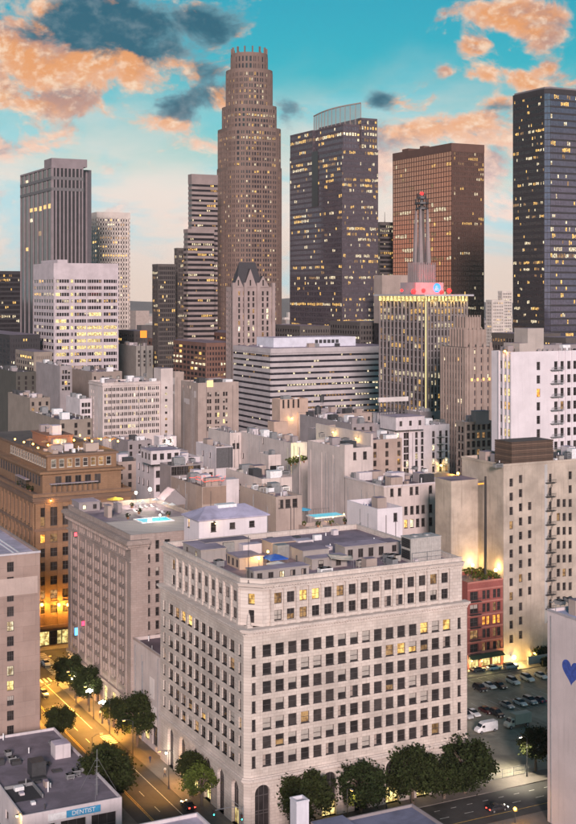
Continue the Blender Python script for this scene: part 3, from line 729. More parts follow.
def cloth(name, label, cat, pts, mat, sag=.35, n=8, poles=True, B=MAIN, group=None):
    """cloth stretched between four points (local x, y, z of the building)"""
    base = world_of(B, pts[0][0], pts[0][1], B.zr); t = thing(name, label, cat, base, ROT, group)
    P = [Vector((q[0]-pts[0][0], q[1]-pts[0][1], q[2]-B.zr)) for q in pts]; mb = MB(); ix = []
    for i in range(n+1):
        for j in range(n+1):
            a, b = i/n, j/n
            q = P[0]*(1-a)*(1-b)+P[1]*a*(1-b)+P[2]*a*b+P[3]*(1-a)*b
            q.z -= sag*(1-(2*a-1)**2)*(1-(2*b-1)**2)+.15*((1-(2*a-1)**2)+(1-(2*b-1)**2))*.3; mb.v.append(tuple(q))
    k = n+1
    for i in range(n):
        for j in range(n): mb.f.append((i*k+j, (i+1)*k+j, (i+1)*k+j+1, i*k+j+1)); mb.m.append(0)
    o = mb.build('cloth', mat, t, smooth=True); md = o.modifiers.new('thick', 'SOLIDIFY'); md.thickness = .03
    if poles:
        for q in P:
            pb = MB(); pb.frustum((q.x, q.y), .04, .04, 0, q.z, 6); pb.build('pole', METAL, t)
    return t
sx, sy = MAIN.loc(331, 571, 48.0)
cloth('shade_sail', 'cream shade sail stretched over the roof terrace of the cream block', 'shade sail', [(sx, sy, 50.6), (sx+4.6, sy-1.4, 50.1), (sx+6.4, sy+2.6, 50.2), (sx+1.0, sy+3.4, 50.9)], flat_mat('sail_cloth', (.55, .48, .40), .8), .5)
def tent(px, py, w, label, mat, B, h=2.6):
    x, y = B.loc(px, py, B.zr); t = thing('canopy_tent', label, 'tent', world_of(B, x, y, B.zr), ROT)
    mb = MB(); a, z1, z2 = w/2, h*.72, h
    for s0, s1 in (((-a, -a), (a, -a)), ((a, -a), (a, a)), ((a, a), (-a, a)), ((-a, a), (-a, -a))):
        mb.poly([(*s0, z1), (*s1, z1), (0, 0, z2)]); mb.quad((*s0, z1-.25), (*s1, z1-.25), (*s1, z1), (*s0, z1))
    mb.build('canopy', mat, t)
    for sx_, sy_ in ((-1, -1), (1, -1), (1, 1), (-1, 1)):
        pb = MB(); pb.frustum((sx_*(a-.08), sy_*(a-.08)), .035, .035, 0, z1, 6); pb.build('leg', METAL, t)
    return t
tent(275, 566, 4.2, 'blue pop-up canopy tent on the roof of the cream block', flat_mat('tent_blue', (.03, .10, .42), .6), MAIN)
tent(278, 572, 3.6, 'pale grey pop-up canopy tent beside the blue one', flat_mat('tent_pale', (.5, .5, .52), .6), MAIN, 2.3)
def mast(px, py, h, label, B=None, zb=None, xy=None, rad=.09):
    p = world_of(B, *B.loc(px, py, B.zr), B.zr) if B else (*xy, zb)
    t = thing('flag_mast', label, 'mast', p); mb = MB(); mb.frustum((0, 0), rad, rad*.5, 0, h, 8); mb.build('pole', METAL_D, t)
    mb = MB(); mb.frustum((0, 0), rad*3, rad*2.4, 0, .5, 8); mb.build('base', METAL_D, t)
    mb = MB(); mb.frustum((0, 0), rad*1.4, .02, h, h+.3, 8); mb.build('finial', METAL_D, t)
mast(248.5, 585, 9.5, 'thin dark mast rising above the corner of the cream block', MAIN)

# ------------------------------------------------------------------ near and middle buildings

# pool-deck hotel
PH = Bld('hotel_building', 'grey stone hotel with heavy cornice, piers and a lit swimming pool deck on its roof', 'building', uv=(0, 65), L_=49.5, W_=26, z=47.5)
def pool_hotel():
    B = PH; L_ = B.L
    bays = 7; m = 2.2; bw = (L_-2*m-1.5)/bays; oL = []; arches = []
    for j in range(10):
        for i in range(bays):
            for k in (-.95, .95): oL.append((m+.75+bw*(i+.5)+k-.6, 39.6-1.95-j*3.05, 1.2, 1.95))
    top = [(m+.75+bw*(i+.5)+k-.5, 41.6, 1.0, 1.9) for i in range(bays) for k in (-1.6, 0, 1.6)]
    base = [(m+.75+bw*(i+.5)-1.5, .15, 3.0, 6.2) for i in range(bays)]
    s1, s2 = B.s_of('R', 147.5), B.s_of('R', 157.5); st = (s2-s1)
    zz = B.z_of('R', 147.5, 541)
    oR = [(s1+st*i-w/2, zz-2.1-j*3.25, w, 2.1) for j in range(10) for i, w in ((0, 1.5), (1, 1.0), (2, 1.5))]
    B.shell(STONE, R_GREY, oR, oL+top+base, depth=.45, par=1.3, walls2=STONE)
    B.windows('L', oL, MIX_DARK, 'sash', FRAME_D); B.windows('L', top, (('d', .6), ('m', .4)), 'sash', FRAME_D); B.windows('R', oR, (('d', .7), ('m', .2), ('k', .1)), 'sash', FRAME_D)
    for q in base:
        sm = window_mesh(q[2], q[3], 'grid', R.choice('dym'), FRAME_D); link('shopfront', sm, B.root, (.43, L_-q[0], q[1]), -pi/2)
    pm = MB(); pm.box(-.30, .02, -.42, .42, 8.3, 40.9); pme = pm.mesh('pilaster', STONE)
    for i in range(bays+1): link('pilaster', pme, B.root, (0, m-.0+bw*i+.75, 0))
    pn = MB(); pn.box(-.10, .015, -2.2, 2.2, 0, .75); pnm = pn.mesh('spandrel_panel', wall_mat('dark_spandrel', (.24, .19, .17)))
    for i in range(bays):
        for j in range(10): link('spandrel_panel', pnm, B.root, (0, m+.75+bw*(i+.5), 39.6-3.05-j*3.05+.13))
    c = MB()
    bc = MB(); bc.prism([(-.45, L_+.45), (-.45, -.45), (4.6, -.45), (4.6, 0), (.01, 0), (.01, L_+.45)], 7.2, 8.0, bottom=True); bc.build('belt_course', STONE, B.root)
    bc = MB(); bc.prism([(-.4, L_+.4), (-.4, -.4), (4.6, -.4), (4.6, 0), (.01, 0), (.01, L_+.4)], 40.9, 41.3, bottom=True); bc.build('belt_course', STONE, B.root)
    for z0, z1, p in ((44.2, 44.6, .5), (44.6, 45.3, .95), (45.3, 46.0, 1.5), (46.0, 46.3, 1.2)):
        c.prism([(-p, L_+p), (-p, -p), (4.6, -p), (4.6, 0), (.01, 0), (.01, L_+p)], z0, z1, bottom=True)
    y = 0
    while y < L_: c.box(-1.2, 0, y, y+.4, 44.05, 44.7); y += 1.1
    c.build('cornice', STONE, B.root)
    B.block('corner_pier', STONE, 0, 4.4, -.35, 0, 0, 44.2)
    zr = B.zr
    deck = B.block('pool_deck', wall_mat('deck_tiles', (.64, .54, .50), blocks=(.8, .8, .02)), 2.0, B.W-1, 1.2, 24, zr, zr+.35)
    x, y = B.loc(151, 521, zr+.4)
    px0, px1, py0, py1 = x-3.0, x+5.2, y-2.0, y+3.6
    cp = MB(); cp.box(px0-.4, px1+.4, py0-.4, py0, zr+.34, zr+.62); cp.box(px0-.4, px1+.4, py1, py1+.4, zr+.34, zr+.62); cp.box(px0-.4, px0, py0, py1, zr+.34, zr+.62); cp.box(px1, px1+.4, py0, py1, zr+.34, zr+.62)
    pc = cp.build('pool_coping', WHITE_P, B.root)
    wb = MB(); wb.quad((px0, py0, zr+.5), (px1, py0, zr+.5), (px1, py1, zr+.5), (px0, py1, zr+.5)); wb.build('pool_water', POOLM, B.root)
    # gabled roof room, stair heads
    gx, gy = B.loc(164, 506, zr); g = MB(); a, b, h1, h2 = 6.5, 5.5, 1.6, 4.4
    g.box(gx, gx+a, gy, gy+b, zr, zr+h1)
    g.poly([(gx, gy, zr+h1), (gx+a, gy, zr+h1), (gx+a/2, gy, zr+h2)]); g.poly([(gx+a, gy+b, zr+h1), (gx, gy+b, zr+h1), (gx+a/2, gy+b, zr+h2)])
    g.quad((gx-.2, gy-.2, zr+h1-.1), (gx-.2, gy+b, zr+h1-.1), (gx+a/2, gy+b, zr+h2+.05), (gx+a/2, gy-.2, zr+h2+.05), 1); g.quad((gx+a/2, gy-.2, zr+h2+.05), (gx+a/2, gy+b, zr+h2+.05), (gx+a+.2, gy+b, zr+h1-.1), (gx+a+.2, gy-.2, zr+h1-.1), 1)
    g.build('gabled_roof_room', [GREYC, R_GREY], B.root)
    o, bx = B.pent('stair_head', GREYC, R_LILAC, 79, 72, 100, 512, 2.6); B.pwin(bx, 'R', 2, 1.0, 1.3, 1.2, parent=o)
    B.pent('stair_head', SAND, R_GREY, 108, 104, 112, 518, 3.2); B.pent('stair_head', GREYC, R_GREY, 118, 113, 122, 513, 2.4)
POOLM = principled('pool_water')[0]
def pool_mat():
    m = POOLM; g = NT(m.node_tree); b = g.n('ShaderNodeBsdfPrincipled'); o = g.n('ShaderNodeOutputMaterial'); g.t.links.new(b.outputs[0], o.inputs[0])
    n = g.noise(g.n('ShaderNodeTexCoord').outputs['Object'], 1.4, 3, .6, 1.2)
    g.put(b.inputs['Base Color'], g.mix(g.step(n, .4, .6), (.05, .42, .55), (.10, .60, .70))); b.inputs['Roughness'].default_value = .06
    b.inputs['Emission Color'].default_value = (.05, .55, .75, 1); b.inputs['Emission Strength'].default_value = .38      # glow of lit water put into the surface itself
    bp = g.n('ShaderNodeBump'); bp.inputs['Strength'].default_value = .2; g.put(bp.inputs['Height'], n); g.t.links.new(bp.outputs[0], b.inputs['Normal'])
pool_mat()
pool_hotel()

# low cream infill between the hotel and the cream block
LB = Bld('infill_building', 'low blank cream infill building squeezed between the pool hotel and the cream block', uv=(.6, 46.6), L_=17.9, W_=13.5, z=23)
LB.shell(STUC_C, R_DARK, [], grid(1, 17, 3, 6.0, 3.5, 1, 3.2, 4.6), par=.8); LB.windows('L', grid(1, 17, 3, 6.0, 3.5, 1, 3.2, 4.6), (('d', .5), ('y', .5)), 'grid')
LB.trim('coping', SAND, [(22.6, 23.02, .15)])

# tan terrace building lit by warm uplights
OB = Bld('terrace_building', 'tan brick building in warm uplighting, stepped back in planted terraces with roof bar', 'building', uv=(0, 147), L_=75, rx=131, z=45.8)
def terrace_building():
    B = OB; W_, L_ = B.W, B.L
    nL = 17; oL = []; bw = L_/nL
    for z, h in ((41.6, 5.6), (33.6, 2.6), (29.4, 2.6), (25.2, 2.6), (21, 2.6), (16.8, 2.6)):
        oL += [(bw*(i+.5)-1.15, z-h, 2.3, h) for i in range(nL) if i > 3]
    nR = 8; wR = W_/nR; oR = []
    for z, h in ((41.6, 5.6), (33.6, 2.6), (29.4, 2.6), (25.2, 2.6), (21, 2.6), (16.8, 2.6), (12.4, 2.6)):
        oR += [(wR*(i+.5)-1.6+(1.2 if i == 0 else 0), z-h, 3.2, h) for i in range(4)]
    shop = [(wR*(i+.5)-2.6, .3, 5.2, 4.2) for i in range(4)]
    B.shell(TAN, R_BROWN, oR+shop, oL, depth=.5, par=1.1)
    sp = {1: 'o', 4: 'b', 5: 'a', 20: 'o', 24: 'o', 21: 'o', 25: 'b'}
    B.windows('R', oR, (('d', .8), ('m', .15), ('b', .05)), 'pair', FRAME_D, special={0: 'h', 4: 'o', 5: 'b', 20: 'b', 21: 'b'}); B.windows('L', oL, (('d', .75), ('m', .2), ('b', .05)), 'pair', FRAME_D); B.windows('R', shop, (('d', .5), ('c', .3), ('y', .2)), 'grid')
    B.trim('cornice', wall_mat('brown_cornice', (.17, .105, .075)), [(43.0, 43.6, .5), (43.6, 44.4, 1.0), (44.4, 44.7, 1.3)])
    for q in ((45.55, 45.9, .2), (34.6, 35.4, .4), (12.9, 13.4, .35), (5.4, 6.4, .5)): B.trim('belt_course', wall_mat('brown_cornice', (.17, .105, .075)), [q])
    pm = MB(); pm.box(-.26, .02, -.5, .5, 14, 42.9); pme = pm.mesh('pilaster', TAN)
    for i in range(nL+1): link('pilaster', pme, B.root, (0, max(.5, min(L_-.5, bw*i)), 0))
    pm = MB(); pm.box(-.8, .8, -.26, .02, 6.4, 42.9); pme = pm.mesh('pilaster', TAN)
    for i in range(5): link('pilaster', pme, B.root, (max(.8, wR*i), 0, 0))
    # set-back storeys
    zr = B.zr; x0, y0 = 3.2, 3.4
    ln = MB(); ln.box(x0, W_-2, y0, L_, zr, zr+6.4); ln.box(x0-1.0, W_-1, y0-1.0, L_, zr+6.4, zr+7.1); ln.build('setback_storey', TAN, B.root)
    w2 = [(x0+4+i*3.1, 1.9, 2.9) for i in range(int((W_-12)/3.1))]
    for s_, w, h in w2: link('window', window_mesh(w, h, 'case', pick((('d', .7), ('b', .15), ('m', .15))), FRAME_D), B.root, (s_, y0-.03, zr+2.6))
    for i in range(15): link('window', window_mesh(1.9, 2.9, 'case', pick((('d', .8), ('m', .2))), FRAME_D), B.root, (x0-.03, y0+4+i*3.2, zr+2.6), -pi/2)
    z2 = zr+7.1; x1, y1 = 5.2, 5.0
    t = MB(); t.box(x1, W_-3, y1, L_, z2, z2+4.2); t.box(x1-.5, W_-2.4, y1-.5, L_, z2+4.2, z2+4.8, 1); t.build('terrace_storey', [TAN, wall_mat('brown_cornice', (.17, .105, .075))], B.root)
    for i in range(int((W_-10)/2.5)): link('window', window_mesh(1.5, 2.5, 'sash', pick((('d', .5), ('b', .25), ('m', .25))), FRAME_W), B.root, (x1+1.2+i*2.5, y1-.03, z2+.9))
    for i in range(16): link('window', window_mesh(1.5, 2.5, 'sash', pick((('d', .7), ('m', .3))), FRAME_W), B.root, (x1-.03, y1+3+i*2.6, z2+.9), -pi/2)
    B.zt = z2+4.8; B.x1 = x1; B.y1 = y1
    tr = MB(); tr.box(x1-.1, W_-2.8, y1-.1, L_, B.zt, B.zt+.05); tr.build('terrace_floor', R_BROWN, B.root)
    # pergola roofs over the lower terrace
    for a, b in ((5.0, 20.0),):
        pg = MB(); pg.box(a, b, .9, y0-1.2, zr+3.4, zr+3.65, 0, 1)
        q = a+.2
        while q < b: pg.box(q, q+.14, .95, 1.09, zr, zr+3.4, 2); q += 1.6
        pg.build('pergola', [GREYC, R_LILAC, METAL_D], B.root)
    pg = MB(); pg.box(.9, y0-1.2, 14, 26, zr+3.4, zr+3.65, 0, 1); q = 14.2
    while q < 26: pg.box(.95, 1.09, q, q+.14, zr, zr+3.4, 2); q += 1.6
    pg.build('pergola', [GREYC, R_LILAC, METAL_D], B.root)
    # roof bar storey at the back
    bx = MB(); X0 = x1+5; Y0 = y1+16
    bx.box(X0, W_-12, Y0, Y0+18, B.zt, B.zt+3.6); bx.box(X0-.4, W_-11.6, Y0-.4, Y0+18.4, B.zt+3.6, B.zt+4.0); bx.build('roof_bar', wall_mat('roof_bar_brick', (.28, .13, .08)), B.root)
    for i in range(int((W_-12-X0-1)/3)): link('window', window_mesh(2.0, 2.2, 'case', pick((('a', .3), ('c', .3), ('d', .4))), FRAME_D), B.root, (X0+1+i*3, Y0-.03, B.zt+.7))
    B.clutter(22, 11, B.zt, x1+1, W_-4, y1+1, y1+16); B.clutter(8, 12, B.zt+4.0, X0+1, W_-13, Y0+1, Y0+17)
terrace_building()

# left-hand brown building whose pale roof is seen from above
LF = Bld('apartment_building', 'brown stucco building with pale lilac roof standing behind the low dental clinic', uv=(-61.5, 67.5), W_=40, L_=46, z=45.3)
def left_front():
    B = LF; s = B.s_of('R', 10.5); zz = B.z_of('R', 10.5, 562)
    st = 7.0
    o = [(s-.8+k*st, zz-2.3-j*3.45, 1.6, 2.3) for j in range(12) for k in (-1, 0)]
    B.shell(BROWN, R_PALE, o, [], depth=.3, par=.7, parw=.5)
    B.windows('R', o, (('d', .7), ('m', .3)), 'grid', FRAME_D, special={9: 'c', 15: 'c', 17: 'y', 19: 'k'})
    B.trim('coping', wall_mat('pale_coping', (.50, .47, .50)), [(44.9, 45.36, .25)])
    B.trim('string_course', BROWN, [(z, z+.18, .07) for z in (9, 12.4, 19.3, 26.2, 33.1, 40.0)], 'R')
    B.block('patched_render', wall_mat('patched_render', (.46, .36, .32)), B.W-12.5, B.W-.6, -.05, 0, 35.5, 39.5)
    rb = MB()
    for k in (4, 5.2): rb.box(B.W-k-.25, B.W-k, .6, B.L-.6, B.zr, B.zr+.22)
    rb.build('roof_batten', WHITE_P, B.root)
left_front()

# low dental clinic
DC = Bld('clinic_building', 'low clinic with flat lilac-grey roof and blue dentist sign over dark shop windows', uv=(-41.3, 11), W_=19.8, L_=45, z=7.4)
def clinic():
    B = DC
    o = [(1.2+i*6.1, .5, 5.2, 4.4) for i in range(3)]
    oL = [(20+i*6.5, 2.6, 2.2, 1.8) for i in range(3)]
    B.shell(STUC_W, roof_mat('roof_clinic', (.22, .185, .225)), o, oL, depth=.35, par=.55, parw=.3)
    B.windows('R', o, (('d', 1),), 'grid', FRAME_D); B.windows('L', oL, (('d', 1),), 'grid', FRAME_D)
    sg = MB(); sg.box(8.6, 15.4, -.16, -.02, 5.45, 6.75); s1 = sg.build('sign_board', flat_mat('sign_blue', (.05, .28, .50), .5), B.root)
    sg = MB(); sg.box(5.0, 8.58, -.16, -.02, 5.45, 6.75); sg.build('sign_board', WHITE_P, B.root)
    def text(body, size, loc, mat, name, parent=B.root):
        c = bpy.data.curves.new(name, 'FONT'); c.body = body; c.size = size; c.extrude = .01; c.align_x = 'CENTER'; c.align_y = 'CENTER'
        tmp = bpy.data.objects.new(name, c); me = bpy.data.meshes.new_from_object(tmp); bpy.data.objects.remove(tmp); bpy.data.curves.remove(c)
        me.materials.append(mat) if not me.materials else None
        o = link(name, me, parent, loc); o.rotation_euler = (pi/2, 0, 0); return o
    text('DENTIST', 1.2, (12.0, -.175, 6.1), WHITE_P, 'sign_lettering')
    for x in (.0, 6.4+.05, 12.5+.05, 18.7): B.block('shopfront_pier', STUC_W, x, x+1.05, -.12, 0, 0, 5.1)
    zr = B.zr
    # skylight hatches, pipes, slab painted as the shaded notch court on the left side
    for (px, py, w, l) in ((36, 764, 2.6, 1.8), (38, 778, 3.0, 2.0), (57, 771, 2.0, 1.6), (25, 783, 2.4, 1.6), (46, 764, 2.0, 1.4)):
        x, y = B.loc(px, py, zr); B.block('roof_hatch', METAL_D, x-w/2, x+w/2, y-l/2, y+l/2, zr-.05, zr+.25)
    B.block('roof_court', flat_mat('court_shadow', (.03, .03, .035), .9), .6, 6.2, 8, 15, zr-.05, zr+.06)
    pb = MB(); pb.box(.6, 6.4, 15, 15.25, zr, zr+.7); pb.box(6.2, 6.45, 8, 15, zr, zr+.7); pb.build('court_rail', METAL, B.root)
clinic()
def roof_unit(B, px, py, w, l, h, label, group, zr=None, kind=0):
    """air handler: casing on feet, fan ring, side grille, pipe"""
    zr = B.zr if zr is None else zr
    x, y = B.loc(px, py, zr); t = thing('air_handler', label, 'air handler', world_of(B, x, y, zr), ROT+R.choice((0, pi/2)), group)
    mb = MB(); mb.box(-w/2, w/2, -l/2, l/2, .25, h); mb.box(-w/2-.05, w/2+.05, -l/2-.05, l/2+.05, h-.12, h)
    for sx_ in (-1, 1):
        for sy_ in (-1, 1): mb.box(sx_*w*.4-.06, sx_*w*.4+.06, sy_*l*.4-.06, sy_*l*.4+.06, 0, .25)
    mb.build('casing', (METAL, WHITE_P, flat_mat('unit_tan', (.36, .33, .30)))[kind % 3], t)
    fb = MB(); fb.frustum((0, 0), min(w, l)*.36, min(w, l)*.36, h, h+.18, 14); fb.build('fan_ring', METAL_D, t)
    gb = MB()
    for k in range(4): gb.box(-w*.4, w*.4, -l/2-.05, -l/2-.01, .4+k*(h-.6)/4, .4+k*(h-.6)/4+(h-.6)/8)
    gb.build('grille', METAL_D, t)
    pb = MB(); pb.tube([(w*.5, l*.2, .5), (w*.5+.8, l*.2, .5), (w*.5+.9, l*.2, .1), (w*.5+1.8, l*.2, .1)], .09, 6); pb.build('pipe', METAL, t)
for px, py in ((53, 746), (57, 752), (76, 775), (70, 779), (80, 772), (12, 762), (8, 756)): roof_unit(DC, px, py, 1.6, 1.2, 1.1, 'small grey roof unit on the dental clinic roof', 'units on the clinic roof')
def clinic_mast():
    x, y = DC.loc(97, 795, DC.zr); t = thing('antenna_mast', 'guyed lattice antenna mast on the dental clinic roof', 'antenna', world_of(DC, x, y, DC.zr), ROT)
    mb = MB(); mb.frustum((0, 0), .09, .06, 0, 9, 6); mb.build('pole', METAL, t)
    for a in range(3):
        gb = MB(); gb.tube([(0, 0, 7.5), (4.2*cos(a*2.1+2.2), 4.2*sin(a*2.1+2.2), .1)], .025, 4); gb.build('guy_wire', METAL, t)
    cb = MB()
    for k in range(5): cb.box(-.5, .5, -.02, .02, 2+k*1.2, 2.05+k*1.2)
    cb.build('cross_arm', METAL, t)
clinic_mast()

# near side of the cross street
FA = Bld('corner_shop_building', 'low blue-grey roofed building across the street from the cream block trees', uv=(2.6, -44), W_=21.8, L_=22, z=9.5)
FA.shell(GREYC, roof_mat('roof_blue', (.17, .18, .27)), [], [], par=.5)
FA.block('roof_step', GREYC, 0.4, 7, 14, 22.6, 9.0, 9.9, roof_mat('roof_blue', (.17, .18, .27)))
FB = Bld('flat_roof_building', 'flat pale-roofed building beside the avenue across from the clinic', uv=(-64, -54), W_=44.5, L_=32, z=16.0)
FB.shell(STUC_W, R_PALE, [], [], par=.6)
FC = Bld('annex_building', 'low annex carrying the tall white chimney', uv=(-6, -44), W_=8.4, L_=22, z=6.8); FC.shell(GREYC, R_GREY, [], [], par=.5)
def chimney():
    x, y = at_d(299.5, 231); u, v = to_uv(x, y); t = thing('chimney', 'square white chimney with open dark top in front of street trees', 'chimney', (x, y, 6.2), ROT)
    h = z_at(798, 231)-6.2; a = 1.25; mb = MB()
    for s_ in ((-a, a, -a, -a+.25), (-a, a, a-.25, a), (-a, -a+.25, -a+.25, a-.25), (a-.25, a, -a+.25, a-.25)): mb.box(*s_, 0, h)
    mb.box(-a-.08, a+.08, -a-.08, -a, h-.35, h-.05); mb.box(-a-.08, -a, -a, a+.08, h-.35, h-.05)
    mb.build('stack', wall_mat('white_chimney', (.66, .64, .70)), t)
    mb = MB(); mb.quad((-a+.2, -a+.2, h-1.0), (a-.2, -a+.2, h-1.0), (a-.2, a-.2, h-1.0), (-a+.2, a-.2, h-1.0)); mb.build('flue', METAL_D, t)
chimney()
HB = Bld('mural_building', 'tall blank pale building at the street corner with blue heart painted on its wall', uv=(56.4, -62), L_=40, W_=34, z=42.6)
def heart_building():
    B = HB; B.shell(wall_mat('pale_lilac_wall', (.58, .50, .50), stain=.35, patch=.10), roof_mat('roof_lav', (.40, .42, .58)), [], [], par=.6, parw=.4)
    B.trim('coping', wall_mat('dark_coping', (.36, .33, .35)), [(42.3, 42.66, .14)])
    s0, s1 = B.s_of('L', 562.2), B.s_of('L', 580.5); zc = B.z_of('L', 570, 671); w = s1-s0; c = (s0+s1)/2
    pts = []
    for k in range(40):
        t = 2*pi*k/40; hx = 16*sin(t)**3; hy = 13*cos(t)-5*cos(2*t)-2*cos(3*t)-cos(4*t); pts.append((hx/32*w, hy/32*w*.98))
    mb = MB(); mb.poly([(-.02, B.L-(c+x), zc+y) for x, y in pts]); o = mb.build('heart_emblem', flat_mat('heart_blue', (.035, .075, .33), .7, vary=.25), B.root)
    rb = MB()
    for k in range(9): rb.tube([(1.5+k*3.2, B.L-.7, 42.0), (1.5+k*3.2, B.L-.7, 43.6)], .04, 5)
    rb.tube([(1.0, B.L-.7, 43.5), (30, B.L-.7, 43.5)], .04, 5); rb.build('roof_railing', METAL, B.root)
    pb = MB(); pb.tube([(-.12, B.L-1.2, .2), (-.12, B.L-1.2, 41.5)], .09, 6); pb.build('downpipe', METAL, B.root)
heart_building()
for px, py in ((560, 605), (570, 603)): roof_unit(HB, px, py, 2.0, 1.4, 1.0, 'grey roof unit on the mural building roof', 'units on the mural building')

# beige hotel tower, red brick building in front of it
BT = Bld('hotel_tower', 'tall beige concrete hotel with fire escape, slatted brown rooftop enclosure and lamp-lit lower walls', uv=(114, 70), L_=20.5, W_=46, z=57.0)
def beige():
    B = BT; o = []
    dz = 4.06
    for px, n0 in ((511.3, 482.5), (520.7, 479), (529.8, 506)):
        s = B.s_of('R', px); z = B.z_of('R', px, n0)
        j = 0
        while z-j*dz > 4.5 and not (px > 525 and z-j*dz < 17): o.append((s-.62, z-j*dz-1.15, 1.25, 2.3)); j += 1
    for px in (558.5, 564.3, 570.3):
        s = B.s_of('R', px); z = B.z_of('R', px, 503)
        for j in range(-2 if px > 569 else 0, 12):
            if z-j*dz > 9: o.append((s-.62, z-j*dz-1.15, 1.25, 2.3))
    s = B.s_of('R', 548.5); esc = [(s+.2, B.z_of('R', 548, 478)-j*dz-1.2, 1.0, 2.4) for j in range(10)]
    sL = B.s_of('L', 470); oL = [(sL-.6, B.z_of('L', 470, 500)-j*dz-1.2, 1.2, 2.4) for j in range(2)]
    B.shell(BEIGE, R_GREY, o+esc, oL, depth=.35, par=1.0)
    B.windows('R', o, (('d', .82), ('m', .14), ('b', .04)), 'sash', FRAME_D); B.windows('R', esc, (('d', .7), ('m', .3)), 'sash', FRAME_D); B.windows('L', oL, (('d', 1),), 'sash', FRAME_D)
    fm = MB(); fm.box(-1.6, 1.6, -1.25, 0, 0, .10)                       # fire escape landings and ladders
    for k in range(9): fm.box(-1.6+k*.4, -1.56+k*.4, -1.25, -1.21, 0, 1.0)
    fm.box(-1.6, 1.6, -1.26, -1.2, 1.0, 1.06); fme = fm.mesh('fire_escape_landing', METAL_D)
    lm = MB()
    for q in (0, .45): lm.tube([(q-1.3, -.5, .1), (q+.7, -.5, 4.06)], .035, 4)
    for k in range(9): lm.box(-1.3+k*.22, -.85+k*.22, -.53, -.47, .2+k*.43, .24+k*.43)
    lme = lm.mesh('fire_escape_ladder', METAL_D)
    for j in range(10):
        z = B.z_of('R', 548, 478)-j*dz-1.35
        if z > 8: link('fire_escape_landing', fme, B.root, (s+.3, 0, z)); link('fire_escape_ladder', lme, B.root, (s+.3, 0, z-4.06))
    B.trim('coping', BEIGE, [(56.4, 57.04, .2)])
    B.block('service_strip', wall_mat('grey_strip', (.44, .42, .41)), s-1.5, s-.5, -.12, 0, 10, 56)
    B.block('side_wing', BEIGE, -9.5, 0, 12.3, 20.5, 0, 51.2, R_GREY)
    # brown slatted enclosure, plank by plank
    x0, y0 = B.s_of('R', 512.5), .5; x1 = B.s_of('R', 554.5); h = 7.2
    cb = MB(); cb.box(x0+.2, x1-.2, y0+.2, y0+7.8, B.zr, B.zr+h-.2); enc = cb.build('rooftop_enclosure', flat_mat('enclosure_core', (.05, .035, .028)), B.root)
    PL = [flat_mat('plank_brown_%d' % k, c, .75) for k, c in enumerate(((.10, .062, .045), (.13, .082, .06), (.075, .048, .036)))]
    for k in range(12):
        for (w_, rot, lx_, ly_) in ((x1-x0, 0, x0, y0), (8.0, -pi/2, x0, y0+8.0)):
            pk = ('plank', round(w_, 2), k % 3)
            if pk not in WM:
                q = MB(); q.box(0, w_, 0, .12, 0, .50); WM[pk] = q.mesh('plank', PL[k % 3])
            link('plank', WM[pk], enc, (lx_, ly_, B.zr+.1+k*.585), rot)
beige()
RB = Bld('brick_building', 'small red brick building with dark balconies, lit orange windows and roof garden', uv=(101.6, 70), W_=12.2, L_=12, z=24.6)
def redb():
    B = RB; o = []
    zs = [B.z_of('R', 490, y) for y in (594, 607, 620, 632.5, 646)]
    for z in zs:
        for c in (5.7, 7.15, 9.35, 10.8): o.append((c-.6, z-1.25, 1.2, 2.5))
        o.append((.9, z-1.25, 2.8, 2.5))
    shop = [(.6, .4, 3.4, 3.4), (4.8, .4, 3.2, 3.4), (8.6, .4, 3.0, 3.4)]
    B.shell(RED, R_DARK, o+shop, [], depth=.4, par=.9)
    B.windows('R', o, (('d', .6), ('m', .2), ('b', .2)), 'pair', FRAME_D, special={10: 'o', 11: 'o', 12: 'o', 13: 'o', 14: 'd', 9: 'k', 19: 'b', 4: 'd'})
    B.windows('R', shop, (('y', .7), ('d', .3)), 'grid', FRAME_D)
    B.trim('string_course', RED_T, [(z+1.6, z+2.0, .10) for z in zs]+[(4.2, 4.9, .25), (24.2, 24.65, .2)], 'R')
    for z in zs:
        bm_ = MB(); bm_.box(.6, 4.1, -1.2, 0, z-1.5, z-1.38)
        for k in range(10): bm_.box(.6+k*.385, .64+k*.385, -1.2, -1.16, z-1.38, z-.4)
        bm_.box(.6, 4.1, -1.22, -1.14, z-.4, z-.34); bm_.build('balcony', METAL_D, B.root)
    aw_ = MB(); aw_.quad((.3, 0, 4.1), (11.9, 0, 4.1), (11.9, -1.6, 3.3), (.3, -1.6, 3.3)); aw_.quad((.3, -1.6, 3.1), (11.9, -1.6, 3.1), (11.9, -1.6, 3.3), (.3, -1.6, 3.3)); aw_.build('awning', flat_mat('awning_green', (.07, .10, .06)), B.root)
redb()
def flagpole():
    x, y = 9.2, 4.2
    t = thing('flagpole', 'tall dark pole with small orange beacon standing on the red brick roof', 'pole', world_of(RB, x, y, RB.zr), ROT); h = 29.5
    mb = MB(); mb.frustum((0, 0), .45, .28, 0, h, 10); mb.build('pole', flat_mat('pole_black', (.02, .018, .018), .7), t); mb = MB(); mb.frustum((0, 0), .9, .5, 0, 1.2, 10); mb.build('base', METAL_D, t)
    mb = MB(); mb.box(-2.6, -.6, -.06, .06, h-2.2, h-1.8); mb.build('beacon_sign', lamp_mat('beacon_orange', (1, .30, .04), 1.4), t); mb = MB(); mb.tube([(-2.6, 0, h-1.4), (0, 0, h-1.2)], .06, 5); mb.build('arm', METAL_D, t)
flagpole()

